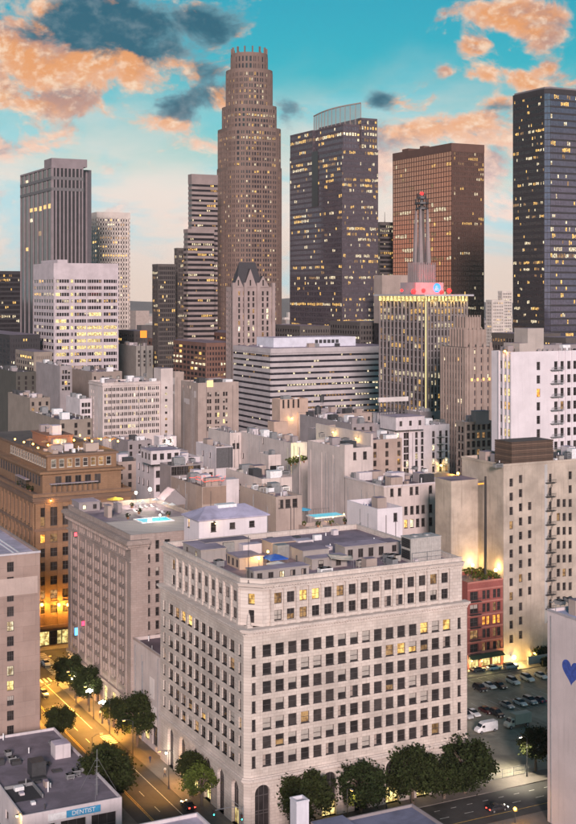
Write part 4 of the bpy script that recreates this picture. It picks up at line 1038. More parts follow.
# white tower behind it
WT = Bld('white_tower', 'tall white apartment tower with blank wall and a column of lit warm windows', cx=512, lx=491.5, rx=606, ty=352, D=430)
def white_tower():
    B = WT; dz = 13.62*430/F
    zz = B.z_of('L', 507, 365)
    sL = [B.s_of('L', q) for q in (501.5, 505.5, 509)]
    oL = [(s-.9, zz-j*dz-1.3, 1.7, 2.6) for j in range(11) for s in sL]
    cols = [B.s_of('R', q) for q in (538.5, 556, 562.2, 569, 575)]
    zr = B.z_of('R', 538.5, 366)
    oR = [(s-.75, zr-j*dz-1.4, 1.5, 2.8) for j in range(9) for s in cols]
    B.shell(PURE, R_GREY, oR, oL, depth=.35, par=.8)
    for k, q in enumerate(oL):
        B.windows('L', [q], ((('d', 1),) if k % 3 == 0 else (('y', .45), ('a', .25), ('c', .3))), 'pair', FRAME_D)
    B.windows('R', oR, (('d', .85), ('m', .1), ('b', .05)), 'sash', FRAME_D, special={10: 'o'})
    pb = MB(); pb.box(-.35, .02, -.32, .32, 0, B.H+.05); pm = pb.mesh('pilaster', PURE)
    for s in [B.s_of('L', q) for q in (499.2, 503.4, 507.4, 511.3)]: link('pilaster', pm, B.root, (0, B.L-s, 0))
    pb = MB(); pb.box(-.3, .3, -.35, .02, 0, B.H+.05); pm = pb.mesh('pilaster', PURE)
    for q in (559.2, 565.4, 572, 578): link('pilaster', pm, B.root, (B.s_of('R', q), 0, 0))
    s = B.s_of('R', 556)
    for j in range(9):
        f = MB(); z = zr-j*dz-1.6; f.box(s-2.6, s+2.4, -1.5, 0, z, z+.15)
        for k in range(13): f.box(s-2.6+k*.41, s-2.54+k*.41, -1.5, -1.44, z+.15, z+1.1)
        f.box(s-2.6, s+2.4, -1.52, -1.42, z+1.1, z+1.18); f.build('balcony', METAL, B.root)
    cr = MB(); s0 = B.s_of('R', 538); x = s0
    while x < s0+14: cr.box(x, x+1.1, -.02, .3, B.H, B.H+.9); x += 2.2
    cr.build('crenellation', GREYC, B.root)
    x0, x1 = B.s_of('R', 530.5), B.s_of('R', 546.5)
    B.block('lift_tower', wall_mat('grey_lift', (.42, .36, .33)), x0, x1, 1.5, 9, B.zr, B.zr+8.6, R_GREY); B.block('plant_room', wall_mat('grey_lift', (.42, .36, .33)), 4.0, x0, 1.2, 10, B.zr, B.zr+3.6, R_GREY)
    B.block('plant_room', GREYC, x1+.2, x1+30, 5, 12, B.zr, B.zr+2.6, R_GREY)
white_tower()

# blocks behind the cream building
def simple(name, label, wall, roof, cx, lx, rx, ty, D=None, z=None, R_=None, L_=None, mixR=MIX_DARK, mixL=MIX_DARK, style='sash', frame=None, par=.9, depth=.3, coping=None, group=None, wallL=None, L_len=None):
    """R_/L_ : lists of (pixel columns, pixel rows at the first column, w, h) of window grids on a front"""
    B = Bld(name, label, 'building', cx=cx, lx=lx, rx=rx, ty=ty, D=D, z=z, L_=L_len, group=group); op = {}
    for side, sp in (('R', R_), ('L', L_)):
        o = []
        for cols, ys, w, h in (sp or ()):
            zs = [B.z_of(side, cols[0], y) for y in ys]
            for z_ in zs:
                for c in cols:
                    s = B.s_of(side, c); o.append((s-w/2, z_-h/2, w, h))
        op[side] = [q for q in o if q[1] > .1 and q[0] > .02 and q[0]+q[2] < (B.W if side == 'R' else B.L)-.02 and q[1]+q[3] < B.H-.05]
    B.shell(wall, roof, op['R'], op['L'], depth=depth, par=par)
    B.windows('R', op['R'], mixR, style, frame); B.windows('L', op['L'], mixL, style, frame)
    if coping: B.trim('coping', coping, [(B.H-.5, B.H+.03, .18)])
    return B
def lin(a, b, n): return [a+(b-a)*i/(n-1) for i in range(n)]
HP = simple('hip_roof_building', 'white stucco house-like building with shallow lilac hip roof behind the cream block', PURE, R_LILAC, 199, 184, 267, 520, D=305, R_=[((213.5,), (527,), 1.4, 2.2), ((232.5, 252), (525.5,), 1.5, 1.5)], L_=[((188.5,), (523,), 1.2, 2.0)], par=.05)
def hip():
    B = HP; e = .55; z = B.H; x0, x1, y0, y1 = -e, B.W+e, -e, B.L+e; r = 2.3; k = min(x1-x0, y1-y0)*.42
    a, b, c, d = (x0, y0, z), (x1, y0, z), (x1, y1, z), (x0, y1, z); mb = MB()
    if x1-x0 > y1-y0: p, q = (x0+k, (y0+y1)/2, z+r), (x1-k, (y0+y1)/2, z+r); mb.quad(a, b, q, p); mb.poly([b, c, q]); mb.quad(c, d, p, q); mb.poly([d, a, p])
    else: p, q = ((x0+x1)/2, y0+k, z+r), ((x0+x1)/2, y1-k, z+r); mb.poly([a, b, p]); mb.quad(b, c, q, p); mb.poly([c, d, q]); mb.quad(d, a, p, q)
    mb.box(x0, x1, y0, y1, z-.25, z-.004); mb.build('hip_roof', roof_mat('hip_lilac', (.40, .37, .50)), B.root)
    B.block('roof_hatch', WHITE_P, p[0]*.5+q[0]*.5-2.5, p[0]*.5+q[0]*.5+2.5, p[1]*.5+q[1]*.5-1.2, p[1]*.5+q[1]*.5+1.2, z+r-.6, z+r+.25)
    for o in B.root.children:
        if o.name.startswith('window') and o.location.x < .6 and o.rotation_euler.z < -1: o.data = window_mesh(1.2, 2.0, 'sash', 'a', FRAME_D)
hip()
KC = simple('cube_building', 'white box-like rooftop block with blank bright side and sunken lilac roof', PURE, roof_mat('roof_cube', (.26, .24, .36)), 377.5, 347, 402.5, 509, D=331, R_=[((395.5,), (517,), 1.2, 2.2)], par=1.4, wallL=None)
JJ = simple('loft_building', 'cream loft building with paired windows and broad dark flat roof', STUC_C, R_DARK, 384, 345, 443.5, 486, D=400,
            R_=[((392, 399.6, 411.4, 417, 430.7, 437.7), (492.5,), 1.25, 2.5), ((406, 412, 417.7, 423.2, 430.7, 437.7), (510.6, 523.8), 1.3, 2.6)], par=.8, coping=STUC_W)
II = simple('theatre_building', 'tall blank cream wall building with corner pier, joined to the loft building', STUC_C, R_DARK, 345, 307.7, 373, 448.5, D=424, R_=[((354.5, 365), (456,), 1.5, 2.6)], par=1.0)
II.block('corner_pier', STUC_C, -.25, 3.0, -.25, 3.0, 0, II.H+1.2)
ap = MB()
for k in range(4): ap.box(-.14, .02, 8+k*8, 8.5+k*8, 4, II.H-3)
ap.build('wall_rib', STUC_C, II.root)
HH = simple('cream_warehouse', 'long blank cream warehouse with green lit roof garden at its corner', STUC_C, R_GREY, 291, 239, 307, 443, z=46, L_=[((263,), (441,), 1.0, 2.4), ((240.5, 243), (455,), 1.4, 2.2)], R_=[((296, 303), (468,), 1.6, 3.0)])
HH.zg = 39.2; HH.block('garden_terrace', STUC_C, .2, HH.W+4, -8, -.02, 0, 39.2, R_BROWN); HH.block('garden_parapet', STUC_C, .2, HH.W+4, -8.2, -8.0, 30, 40.1)
H2 = simple('cream_annex', 'cream annex with low parapet and clutter, left of the cream warehouse', STUC_C, R_GREY, 230, 208, 241, 433, D=548, R_=[((234, 238), (446,), 1.4, 2.4)])
H3 = simple('plant_room_building', 'cream plant block with two black louvred openings beside the cream warehouse', STUC_C, R_LILAC, 268.5, 258, 281, 455, D=452)
for z in (H3.H-7.2, H3.H-11.0): H3.block('louvre', flat_mat('black_void', (.008, .008, .009), .9), .6, H3.W-.6, -.06, 0, z, z+3.3)
H4 = simple('stepped_building', 'low cream block crowded with pipes below the cream warehouse', STUC_C, R_GREY, 262, 226, 292, 479, D=402, R_=[((271, 280), (490,), 1.6, 2.2)], L_=[((240, 248, 256), (487,), 1.4, 2.2)])
H5 = simple('shed_row_building', 'low tan shed-like block with dark doorways behind the hip roof', SAND, R_GREY, 276, 240, 302, 497, D=360, R_=[((281, 288, 295), (504,), 1.6, 2.4)])
H6 = simple('dark_box_building', 'small white box with one dark side wall among the pale roofs', STUC_W, R_GREY, 216, 196, 233, 447, D=480, L_=[((203, 210), (453,), 1.3, 2.0)])
H6.block('dark_cladding', flat_mat('cladding_dark', (.10, .095, .10), .7), 0.1, H6.W-.1, -.08, 0, H6.H-8, H6.H-.4)
NB = simple('neon_roof_building', 'tan building with red neon strings along its roof terrace and stout corner chimney', SAND, R_BROWN, 202, 166, 238, 487, D=402, L_=[((172, 185), (500,), 1.5, 2.6)], R_=[((196+11,), (560,), 1, 1)])
NB.block('terrace_screen', wall_mat('terrace_brown', (.27, .19, .15)), .3, NB.s_of('R', 226), -.12, 0, NB.H-5.5, NB.H-.2)
NB.block('corner_chimney', STUC_W, NB.s_of('R', 226), NB.W+.2, -.3, 4.0, 0, NB.H+1.8)
def neon():
    g = lamp_mat('neon_red', (1.0, .06, .03), 1.5)
    for k, yy in enumerate((1.2, 6.0, 11.0)):
        mb = MB(); n = 9; pts = [(.6+i*(NB.W-2)/n, yy+.8*sin(i*2.1+k), NB.zr+2.4+.35*cos(i*2.7+k)) for i in range(n+1)]
        mb.tube(pts, .07, 4); mb.build('neon_string', g, NB.root)
    for k in range(5):
        mb = MB(); mb.frustum((1+k*(NB.W-2)/4, 1.0), .06, .05, NB.zr, NB.zr+2.6, 6); mb.build('neon_post', METAL_D, NB.root)
neon()
CC = simple('white_corner_building', 'white stepped building with upper storey set back beyond the pool deck', STUC_W, R_GREY, 154, 136, 200, 459.5, z=46, R_=[((158, 166, 174, 182), (474, 488), 1.6, 2.4)], L_=[((139, 143.5, 148), (466, 480), 1.5, 2.4)])
oc, cb_ = CC.pent('upper_storey', STUC_W, R_LILAC, 151, 141, 180, 464, 4.6); CC.pwin(cb_, 'R', 4, 1.5, 2.2, 2.4, parent=oc); CC.pwin(cb_, 'L', 3, 1.3, 2.2, 2.4, parent=oc)
C2 = simple('pavilion_building', 'long low pavilion with dark glass band under a flat lilac roof', GREYC, R_LILAC, 171, 160, 201, 466, D=425, R_=[(lin(174, 198, 8), (471,), 1.9, 2.8)], mixR=(('d', .9), ('b', .1)))
C3 = simple('lit_roof_building', 'small pale rooftop block glowing with white light beside the cream office', STUC_W, R_LILAC, 159, 154, 176.5, 437, D=560, R_=[((164, 170), (441,), 1.5, 1.5)])
# cream office with rows of square windows
CO = simple('cream_office', 'cream eight-row office building with regular square windows and a stair tower', STUC_C, R_GREY, 102.7, 89, 160.5, 383, D=640, R_=[([105.2+i*3.95+(j*1.75) for i in range(14) for j in (0, 1)], [389.8+6.25*k for k in range(8)], .68, 1.75)], L_=[((91.5, 93.6), [391+6.2*k for k in range(8)], 1.3, 1.7)], mixR=MIX_OFFICE, style='far', depth=.4)
CO.trim('cornice', STUC_C, [(CO.H-1.6, CO.H-1.0, .4)]); CO.trim('coping', STUC_C, [(CO.H-.4, CO.H+.05, .25)])
CO.block('stair_tower', STUC_C, CO.W-.2, CO.s_of('R', 172), -1.2, 9, 0, CO.H+6.5, R_GREY)
for k in range(8): link('window', window_mesh(1.2, 1.2, 'far', R.choice('ddcb'), FRAME_D), CO.root, (CO.W+2.0, -1.23, CO.H-4-k*3.2))
EO = simple('grey_office', 'plain grey-beige office block with small grid of windows beside the striped office', SAND, R_GREY, 198, 181, 238.6, 383, D=700, R_=[([208, 210.4, 216, 218.4, 224, 226.6], [394.5+6.9*k for k in range(6)], 1.15, 2.3)], L_=[((183.5, 188, 190), (386,), 1.4, 1.6)], mixR=MIX_OFFICE, style='far', depth=.35)
EO.block('billboard_panel', lamp_mat('lit_panel', (1, .72, .3), .9), EO.s_of('R', 207), EO.s_of('R', 213), -.25, -.02, EO.H-2.4, EO.H+1.2)
EO2 = simple('slab_building', 'narrow windowless slab wall standing between the cream and grey offices', SAND, R_GREY, 175, 171, 184, 372, D=870)
# striped office
SO = Bld('striped_office', 'wide office block of alternating pale concrete bands and dark ribbon windows', cx=271, lx=233.7, rx=400.5, ty=348.5, D=840)
def striped():
    B = SO; wm = wall_mat('mauve_concrete', (.47, .42, .43), stain=.15); mw, mg = MB(), MB(); fh = 4.05; nz = int(B.H/fh)
    off = B.H-nz*fh-3.2
    mats = (0, 1, 3, 3)
    curtain(mw, mg, (0, B.L), (0, 0), B.H-3.2-nz*fh if B.H-3.2-nz*fh > 0 else 0, B.H-3.2, 26, nz, 0, 0, 2.4, .5, .05, (), mats)
    curtain(mw, mg, (0, 0), (B.W, 0), B.H-3.2-nz*fh if B.H-3.2-nz*fh > 0 else 0, B.H-3.2, 44, nz, 0, 0, 2.4, .5, .10, (), mats)
    mw.box(-.5, B.W, -.5, B.L, B.H-3.6, B.H-.02); mw.box(.3, B.W-.3, .4, B.L, 0, B.H-3.6)
    mw.build('wall', wm, B.root); mg.build('glazing', TG, B.root, kind='stuff')
    rb = MB(); rb.quad((0, 0, B.H), (B.W, 0, B.H), (B.W, B.L, B.H), (0, B.L, B.H)); rb.build('roof', R_LILAC, B.root)
    B.zr = B.H; x0, x1 = B.s_of('R', 283), B.s_of('R', 366)
    B.block('plant_storey', wall_mat('white_plant', (.62, .62, .70)), x0, x1, 14, 40, B.H, B.H+6.3, R_PALE)
    for k in range(6): B.block('louvre', METAL_D, x1-32+k*3.2, x1-29.6+k*3.2, 13.9, 14, B.H+2.2, B.H+4.6)
striped()
GG = simple('arched_building', 'pinkish building with row of tall arched openings under the striped office', PINK, R_GREY, 280, 272, 308, 399.5, D=650, R_=[([283.5, 288.5, 293.5, 298.5], (404,), 1.1, 4.2)], mixR=(('d', 1),), par=1.2)
GG.block('lower_wing', PINK, GG.W*.62, GG.W*1.35, -1.0, 8, 0, GG.H-7.0, R_GREY); GG.block('lower_wing', PINK, -4, GG.W*.25, -1.2, 6, 0, GG.H-11, R_GREY)
# white hotel with the roof sign frame
NH = simple('old_hotel', 'white narrow hotel with rooftop sign frame and lamp-lit courtyard wall', STUC_W, R_GREY, 394, 372, 449.5, 427, z=47.5, R_=[([398, 405, 407.6, 416.5, 422.3, 433.5, 440.5, 446.5], [436+7.15*k for k in range(6)], 1.35, 2.5)], L_=[([382.2, 387.6], [426+7.2*k for k in range(7)], 1.4, 2.5)], mixR=(('d', .75), ('m', .15), ('c', .05), ('b', .05)))
on_, nb_ = NH.pent('upper_storey', STUC_W, R_LILAC, 396, 380, 424.5, 430, 5.4); NH.pwin(nb_, 'R', 3, 1.3, 2.2, 2.6, parent=on_)
on2, nb2 = NH.pent('upper_storey', STUC_W, R_GREY, 377.5, 373, 396, 424, 5.0)
def sign_frame():
    x, y = NH.loc(377, 421, NH.zr+5); p = world_of(NH, .6, NH.L-5.0, NH.H-1.0); t = thing('roof_sign', 'rooftop sign frame with pale capped lettering board on the white hotel', 'sign', p, ROT)
    z0, z1 = 5.2, 10.8; f = MB(); w = solve(p, (UX, UY), 407)
    for i in range(7):
        f.tube([(i*w/6, 0, 0), (i*w/6, 0, z1)], .14, 4); f.tube([(i*w/6, 0, z1-1), (i*w/6, 3, 0)], .1, 4)
        if i < 6: f.tube([(i*w/6, 0, z0), ((i+1)*w/6, 0, z1-2)], .08, 4)
    for z in (z0, z0+2.4, z0+4.8): f.tube([(0, 0, z), (w, 0, z)], .1, 4)
    f.build('frame', METAL_D, t)
    b = MB(); b.box(-.4, w+.4, -.5, .3, z1-.1, z1+1.9)
    for i in range(int(w/1.25)): b.box(-.4+i*1.25, .3+i*1.25, -.56, -.5, z1+.25, z1+1.5)
    b.build('letter_board', wall_mat('board_pale', (.62, .56, .54)), t)
sign_frame()
fe = MB()
for k in range(6):
    z = NH.z_of('R', 440, 434+7.15*k)-1.4; s = NH.s_of('R', 440); fe.box(s-1.8, s+1.8, -1.2, 0, z, z+.12); fe.box(s-1.8, s+1.8, -1.2, -1.14, z+1, z+1.07)
    fe.tube([(s-1.6, -.6, z), (s+1.2, -.6, z-4)], .08, 4)
fe.build('fire_escape', flat_mat('fire_green', (.05, .09, .06)), NH.root)
OG = simple('gridded_loft', 'beige loft building with large dark square windows in a regular grid', SAND, R_GREY, 465, 456, 492.5, 422, D=500, R_=[([468.5, 473.6, 478.6, 483.8, 489], [427.5+8.4*k for k in range(7)], 1.5, 2.3)], L_=[([458.8, 462.2], [429+8.4*k for k in range(6)], 1.7, 2.3)], coping=SAND)
OG.pent('plant_room', GREYC, R_GREY, 476, 471, 489, 424, 5.0)
BK = simple('brown_brick_block', 'dark brown brick block with pale roof edge behind the white hotel', BRICK_D, R_GREY, 462, 442, 492, 398, D=640, L_=[([445.5, 450, 454.5, 458.5], [404+7*k for k in range(4)], 1.3, 2.2)], coping=SAND)
BK2 = simple('brown_brick_block', 'brown brick block with lit balcony band under the stepped stone tower', wall_mat('dark_brick2', (.20, .11, .085), blocks=(.6, .25, .02)), R_GREY, 478, 463, 496, 391, D=690, coping=SAND)
PL_ = simple('tenement_building', 'small tan tenement with tiny windows wedged between the loft and the beige hotel', SAND, R_GREY, 446, 438, 466, 499, D=418, R_=[([448.5, 454, 459.5, 464], [512+7.6*k for k in range(5)], 1.15, 2.0)], mixR=(('d', .75), ('b', .2), ('a', .05)))
BAR = simple('rooftop_bar', 'low building with rooftop bar glowing strong orange beside the loft building', SAND, R_BROWN, 447, 424, 468, 486, D=455)
BAR.block('bar_canopy', wall_mat('canopy_tan', (.45, .33, .22)), .3, BAR.W-.2, 2, BAR.L-1, BAR.zr+3.0, BAR.zr+3.4)
for q in (.6, BAR.W-.8): BAR.block('canopy_post', METAL_D, q, q+.2, 2.2, 2.4, BAR.zr, BAR.zr+3.0)
PB_ = simple('pool_terrace_building', 'tan block with turquoise rooftop pool and yellow-lit wall', SAND, wall_mat('deck_tiles', (.64, .54, .50), blocks=(.8, .8, .02)), 320, 296, 352, 532, D=352, par=1.0)
def pool2():
    B = PB_; zr = B.zr; x, y = B.loc(329, 516, zr)
    mb = MB(); mb.box(x-6.2, x+4.2, y-2.6, y+3.0, zr, zr+.4); mb.build('pool_coping', WHITE_P, B.root)
    mb = MB(); mb.quad((x-5.8, y-2.2, zr+.41), (x+3.8, y-2.2, zr+.41), (x+3.8, y+2.6, zr+.41), (x-5.8, y+2.6, zr+.41)); mb.build('pool_water', POOLM, B.root)
    rl = MB()
    for k in range(22): rl.box(1+k*.9, 1.05+k*.9, y+5, y+5.05, zr, zr+1.5)
    rl.box(1, 20, y+5, y+5.06, zr+1.45, zr+1.52); rl.build('pool_fence', METAL_D, B.root)
pool2()
# filler blocks that show only as roofs between the named ones
FILL = [
 (352, 300, 374, 424, 560, GREYC, R_GREY, 'low grey block with cluttered roof in front of the white hotel'),
 (336, 312, 372, 414, 700, SAND, R_LILAC, 'lilac-roofed block below the striped office'),
 (320, 308, 342, 430, 520, GREYC, R_GREY, 'grey roof plant block behind the blank cream theatre wall'),
 (420, 405, 446, 412, 690, GREYC, R_DARK, 'dark flat roof between the white hotel and the spire tower'),
 (60, 30, 92, 420, 560, OLIVE, R_DARK, 'dark cluttered roof behind the terrace building'),
 (30, 8, 50, 398, 700, OLIVE, R_DARK, 'olive stucco block in the shadowed left quarter'),
 (16, -20, 36, 372, 800, wall_mat('dark_green_wall', (.075, .07, .06)), R_DARK, 'dark green-grey block at the left below the fluted tower'),
 (60, 36, 72, 366, 760, GREYC, R_GREY, 'grey block at the foot of the white office tower'),
 (92, 66, 122, 372, 830, wall_mat('taupe_wall', (.30, .24, .21)), R_GREY, 'taupe blank-walled block below the white office tower'),
 (80, 66, 92, 399, 650, STUC_W, R_DARK, 'white low block with dark roof left of the cream office'),
 (136, 118, 153, 346, 960, wall_mat('column_grey', (.26, .24, .22)), R_GREY, 'grey columned block behind the cream office'),
 (160, 140, 188, 452, 500, GREYC, R_LILAC, 'lilac-roofed block behind the white stepped building'),
 (480, 470, 500, 366, 820, GREYC, R_DARK, 'grey low block right of the stepped stone tower'),
 (560, 545, 600, 458, 400, GREYC, R_GREY, 'grey block behind the beige hotel'),
 (128, 112, 152, 441, 610, GREYC, R_LILAC, 'broad lilac flat roof between the terrace building and the cream office'),
 (118, 96, 142, 462, 480, SAND, R_DARK, 'dark roofed tan block right behind the terrace building'),
 (196, 176, 214, 470, 460, STUC_C, R_GREY, 'small cream block beside the pavilion roof'),
 (372, 340, 402, 440, 480, SAND, R_DARK, 'tan block with dark roof beside the white hotel courtyard'),
]
FB_ = []
for cx, lx, rx, ty, D, wm, rm, lab in FILL:
    n = max(3, int((rx-cx)*D/F/4)); B = simple('city_block_building', lab, wm, rm, cx, lx, rx, ty, D=D, R_=[(lin(cx+3, rx-3, n), [ty+6+6*k*700/D for k in range(4)], 1.4, 2.2)], style='far'); FB_.append(B)
for k, (B, n) in enumerate(((LB, 4), (LF, 5), (DC, 6), (HB, 8), (BT, 10), (WT, 14), (KC, 2), (JJ, 12), (II, 8), (HH, 16), (H2, 8), (H3, 2), (H4, 14), (H5, 8), (H6, 4), (NB, 6), (CC, 9), (C2, 5), (C3, 3), (CO, 12), (EO, 8), (SO, 10), (NH, 10), (OG, 8), (BK, 8), (BK2, 6), (PL_, 4), (GG, 3))): B.clutter(int(n*1.5), 40+k)
for k, B in enumerate(FB_): B.clutter(16, 80+k)
def weather(B, seed, wall):
    """down pipes, cable runs and overpainted patches on the big blank sides"""
    rr = random.Random(seed)
    for k in range(4):
        y_ = rr.uniform(.06, .94)*B.L; mb = MB(); mb.tube([(-.12, y_, 0), (-.12, y_, B.H-rr.uniform(.2, 6))], .1, 6); mb.build('downpipe', METAL, B.root)
    for k in range(2):
        x_ = rr.uniform(.05, .95)*B.W; mb = MB(); mb.tube([(x_, -.12, 0), (x_, -.12, B.H-rr.uniform(.2, 4))], .09, 6); mb.build('downpipe', METAL_D, B.root)
    for k in range(3):
        y_ = rr.uniform(.05, .7)*B.L; z_ = B.H-rr.uniform(4, 16); w_, h_ = rr.uniform(2, 7), rr.uniform(1.5, 5)
        B.block('painted_patch', wall, -.03-.004*k, 0, y_, min(B.L-.3, y_+w_), z_-h_, z_)
PATCH = [wall_mat('patch_pale', (.74, .66, .63)), wall_mat('patch_dull', (.58, .495, .47)), wall_mat('patch_grey', (.57, .50, .485))]
for k, B in enumerate((HH, II, JJ, H2, H4, H5, H6, NB, EO, EO2, KC, NH, LB, HB, CO)): weather(B, 300+k, PATCH[k % 3])
# yellow-lit party wall behind the theatre
LWp = at_d(330, 470)
LW = Bld('party_wall', 'long pale party wall glowing yellow under roof lamps behind the theatre', 'wall', cx=371, lx=316, rx=373, ty=434, D=462)
LW.shell(STUC_C, R_GREY, [], [], par=.2, parw=.2)
# roof clutter, grouped by roof
for B, lab, grp, spots in ((MAIN, 'small roof unit on the cream block roof terrace', 'units on the cream block', ((325, 574), (392, 566), (395, 561), (388, 563), (219, 567), (360, 567))),
    (JJ, 'small dark vent unit on the flat loft roof', 'vents on the loft roof', ((360, 474), (365, 476), (390, 474), (398, 478), (425, 472), (415, 470))),
    (II, 'roof unit on the blank cream theatre', 'units on the theatre', ((330, 440), (345, 441), (322, 438))),
    (H4, 'air handler among pipes on the stepped cream block', 'units on the stepped cream block', ((240, 474), (246, 472), (252, 476), (258, 474), (268, 475), (275, 476), (280, 472), (285, 475))),
    (HH, 'roof unit on the long cream warehouse', 'units on the warehouse', ((262, 433), (270, 434), (280, 437), (255, 430), (290, 437))),
    (NH, 'roof unit behind the white hotel parapet', 'units on the white hotel', ((430, 424), (436, 423), (442, 423))),
    (CO, 'roof unit on the cream office', 'units on the cream office', ((110, 380), (118, 379), (126, 379), (135, 378), (145, 377))),
    (CC, 'roof unit on the white stepped building', 'units on the white stepped building', ((185, 463), (192, 462), (165, 462))),
    (BT, 'roof unit on the beige hotel roof', 'units on the beige hotel', ((560, 460), (568, 459), (498, 468))),
    (FB_[0], 'roof unit on the low grey block in front of the white hotel', 'units on the low grey block', ((330, 420), (340, 421), (350, 421), (360, 420), (322, 418))),
    (FB_[1], 'roof unit on the lilac roof below the striped office', 'units on the lilac roof', ((330, 411), (340, 411), (350, 410), (362, 411))),
    (FB_[4], 'roof unit on the dark cluttered roof behind the terrace building', 'units on the dark roof', ((40, 415), (48, 417), (55, 414), (62, 418), (70, 416))),
    (H5, 'roof unit on the low tan sheds', 'units on the sheds', ((262, 493), (270, 494), (285, 492), (255, 490)))):
    for k, (px, py) in enumerate(spots): roof_unit(B, px, py, R.uniform(1.4, 2.8), R.uniform(1.1, 1.8), R.uniform(1.0, 2.0), lab, grp, kind=R.randrange(3))
def tank(B, px, py, r, h, label, mat):
    x, y = B.loc(px, py, B.zr); t = thing('water_tank', label, 'water tank', world_of(B, x, y, B.zr), ROT)
    mb = MB(); mb.frustum((0, 0), r, r, 1.6, 1.6+h, 16); mb.build('tank', mat, t)
    mb = MB(); mb.frustum((0, 0), r*1.08, .1, 1.6+h, 1.6+h+r*.5, 16); mb.build('lid', mat, t)
    for k in range(4):
        mb = MB(); mb.frustum((r*.7*cos(k*pi/2+.8), r*.7*sin(k*pi/2+.8)), .1, .1, 0, 1.6, 6); mb.build('leg', METAL_D, t)
tank(FB_[0], 318, 417, 1.5, 3.2, 'twin dark stack tank on the low grey block', METAL_D); tank(FB_[1], 322, 405, 1.2, 4.0, 'slim dark tank below the striped office', METAL_D)

# ------------------------------------------------------------------ skyline towers
RT = random.Random(21)
def tower(name, label, cx, lx, rx, ty, D, wall, glass, nL, nR, fh, pw=.0, pp=.3, bh=1.2, bp=.25, lit=.05, hotL=(), hotR=(), crown=2.5, glassL=None, zb=0, roofm=None, pwL=None, bhL=None):
    B = Bld(name, label, 'tower', cx=cx, lx=lx, rx=rx, ty=ty, D=D)
    mw, mg = MB(), MB(); nz = max(1, int((B.H-crown-zb)/fh)); z1 = B.H-crown; z0 = z1-nz*fh
    gm = [glass, LIT_B, LIT_A, LIT_C, glassL or glass]
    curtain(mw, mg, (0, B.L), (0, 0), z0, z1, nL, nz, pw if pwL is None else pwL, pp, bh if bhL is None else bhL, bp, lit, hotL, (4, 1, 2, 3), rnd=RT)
    curtain(mw, mg, (0, 0), (B.W, 0), z0, z1, nR, nz, pw, pp, bh, bp, lit, hotR, (0, 1, 2, 3), rnd=RT)
    m = max(pp if pw else 0, bp if bh else 0)+.02
    if crown > 0: mw.box(-m, B.W+.2, -m, B.L+.2, z1, B.H)
    mw.box(.25, B.W, .25, B.L, 0, z1)
    mw.build('wall', wall, B.root); mg.build('glazing', gm, B.root, kind='stuff')
    rb = MB(); rb.quad((0, 0, B.H+.05), (B.W, 0, B.H+.05), (B.W, B.L, B.H+.05), (0, B.L, B.H+.05)); rb.build('roof', roofm or R_GREY, B.root)
    B.zr = B.H+.05; B.nz = nz; return B
def plant(B, cx, rx, y0, y1, h, wall, name='plant_storey', d0=6, d1=None):
    return B.block(name, wall, B.s_of('R', cx), B.s_of('R', rx), d0, d1 or B.L-4, B.zr-.1, B.zr+h, R_GREY)
W_FLUTE = wall_mat('fluted_concrete', (.235, .195, .205), stain=.15); W_WHITE = wall_mat('white_office', (.52, .45, .47), stain=.12); W_PALE = wall_mat('pale_grid', (.60, .53, .48), stain=.1)
W_BAND = wall_mat('pale_band', (.27, .215, .205), stain=.1); W_BANK = wall_mat('granite_pink', (.19, .13, .108), stain=.12); W_GAS = wall_mat('granite_plum', (.085, .066, .078), stain=.05)
W_BRN = wall_mat('bronze_granite', (.12, .062, .047), stain=.05); W_BLK = wall_mat('black_steel', (.035, .032, .036), stain=.0); W_DKB = wall_mat('dark_office', (.10, .085, .08))
G_SUNSET = glass_mat('glass_sunset_tint', (.66, .30, .20), .10, .95, .15); G_BROWN = glass_mat('glass_brown', (.10, .06, .05), .12, .3); G_PLUM = glass_mat('glass_plum', (.13, .11, .135), .09, .6); G_SKY = glass_mat('glass_sky_tint', (.17, .16, .22), .07, .7, .25); G_BLK = glass_mat('glass_black', (.03, .028, .032), .08, .2)

# fluted grey tower
FT = tower('fluted_tower', 'grey tower with vertical flutes and blank flat top at the left of the skyline', 52, 21, 83, 166, 1000, W_FLUTE, G_BLK, 7, 8, 4.0, 1.15, .7, 0, 0, .02, crown=1.5)
FT.block('raised_crown', W_FLUTE, -.4, FT.s_of('R', 87), -.4, 20, FT.H+.05, z_at(158, 1000)); 
fb = MB(); fb.box(FT.W, FT.s_of('R', 95), 9, FT.L, 0, FT.H-1); fb.build('recessed_wing', flat_mat('wing_dark', (.10, .09, .10), .3), FT.root)
for k in range(2): FT.block('flute', W_FLUTE, FT.W+1.5+k*3.6, FT.W+2.6+k*3.6, 8.2, 9, 0, FT.H-2)
for zz in (z_at(178, 1000), z_at(189, 1000)): FT.trim('mechanical_band', flat_mat('band_dark', (.13, .12, .125)), [(zz-1.2, zz+1.2, .75)])
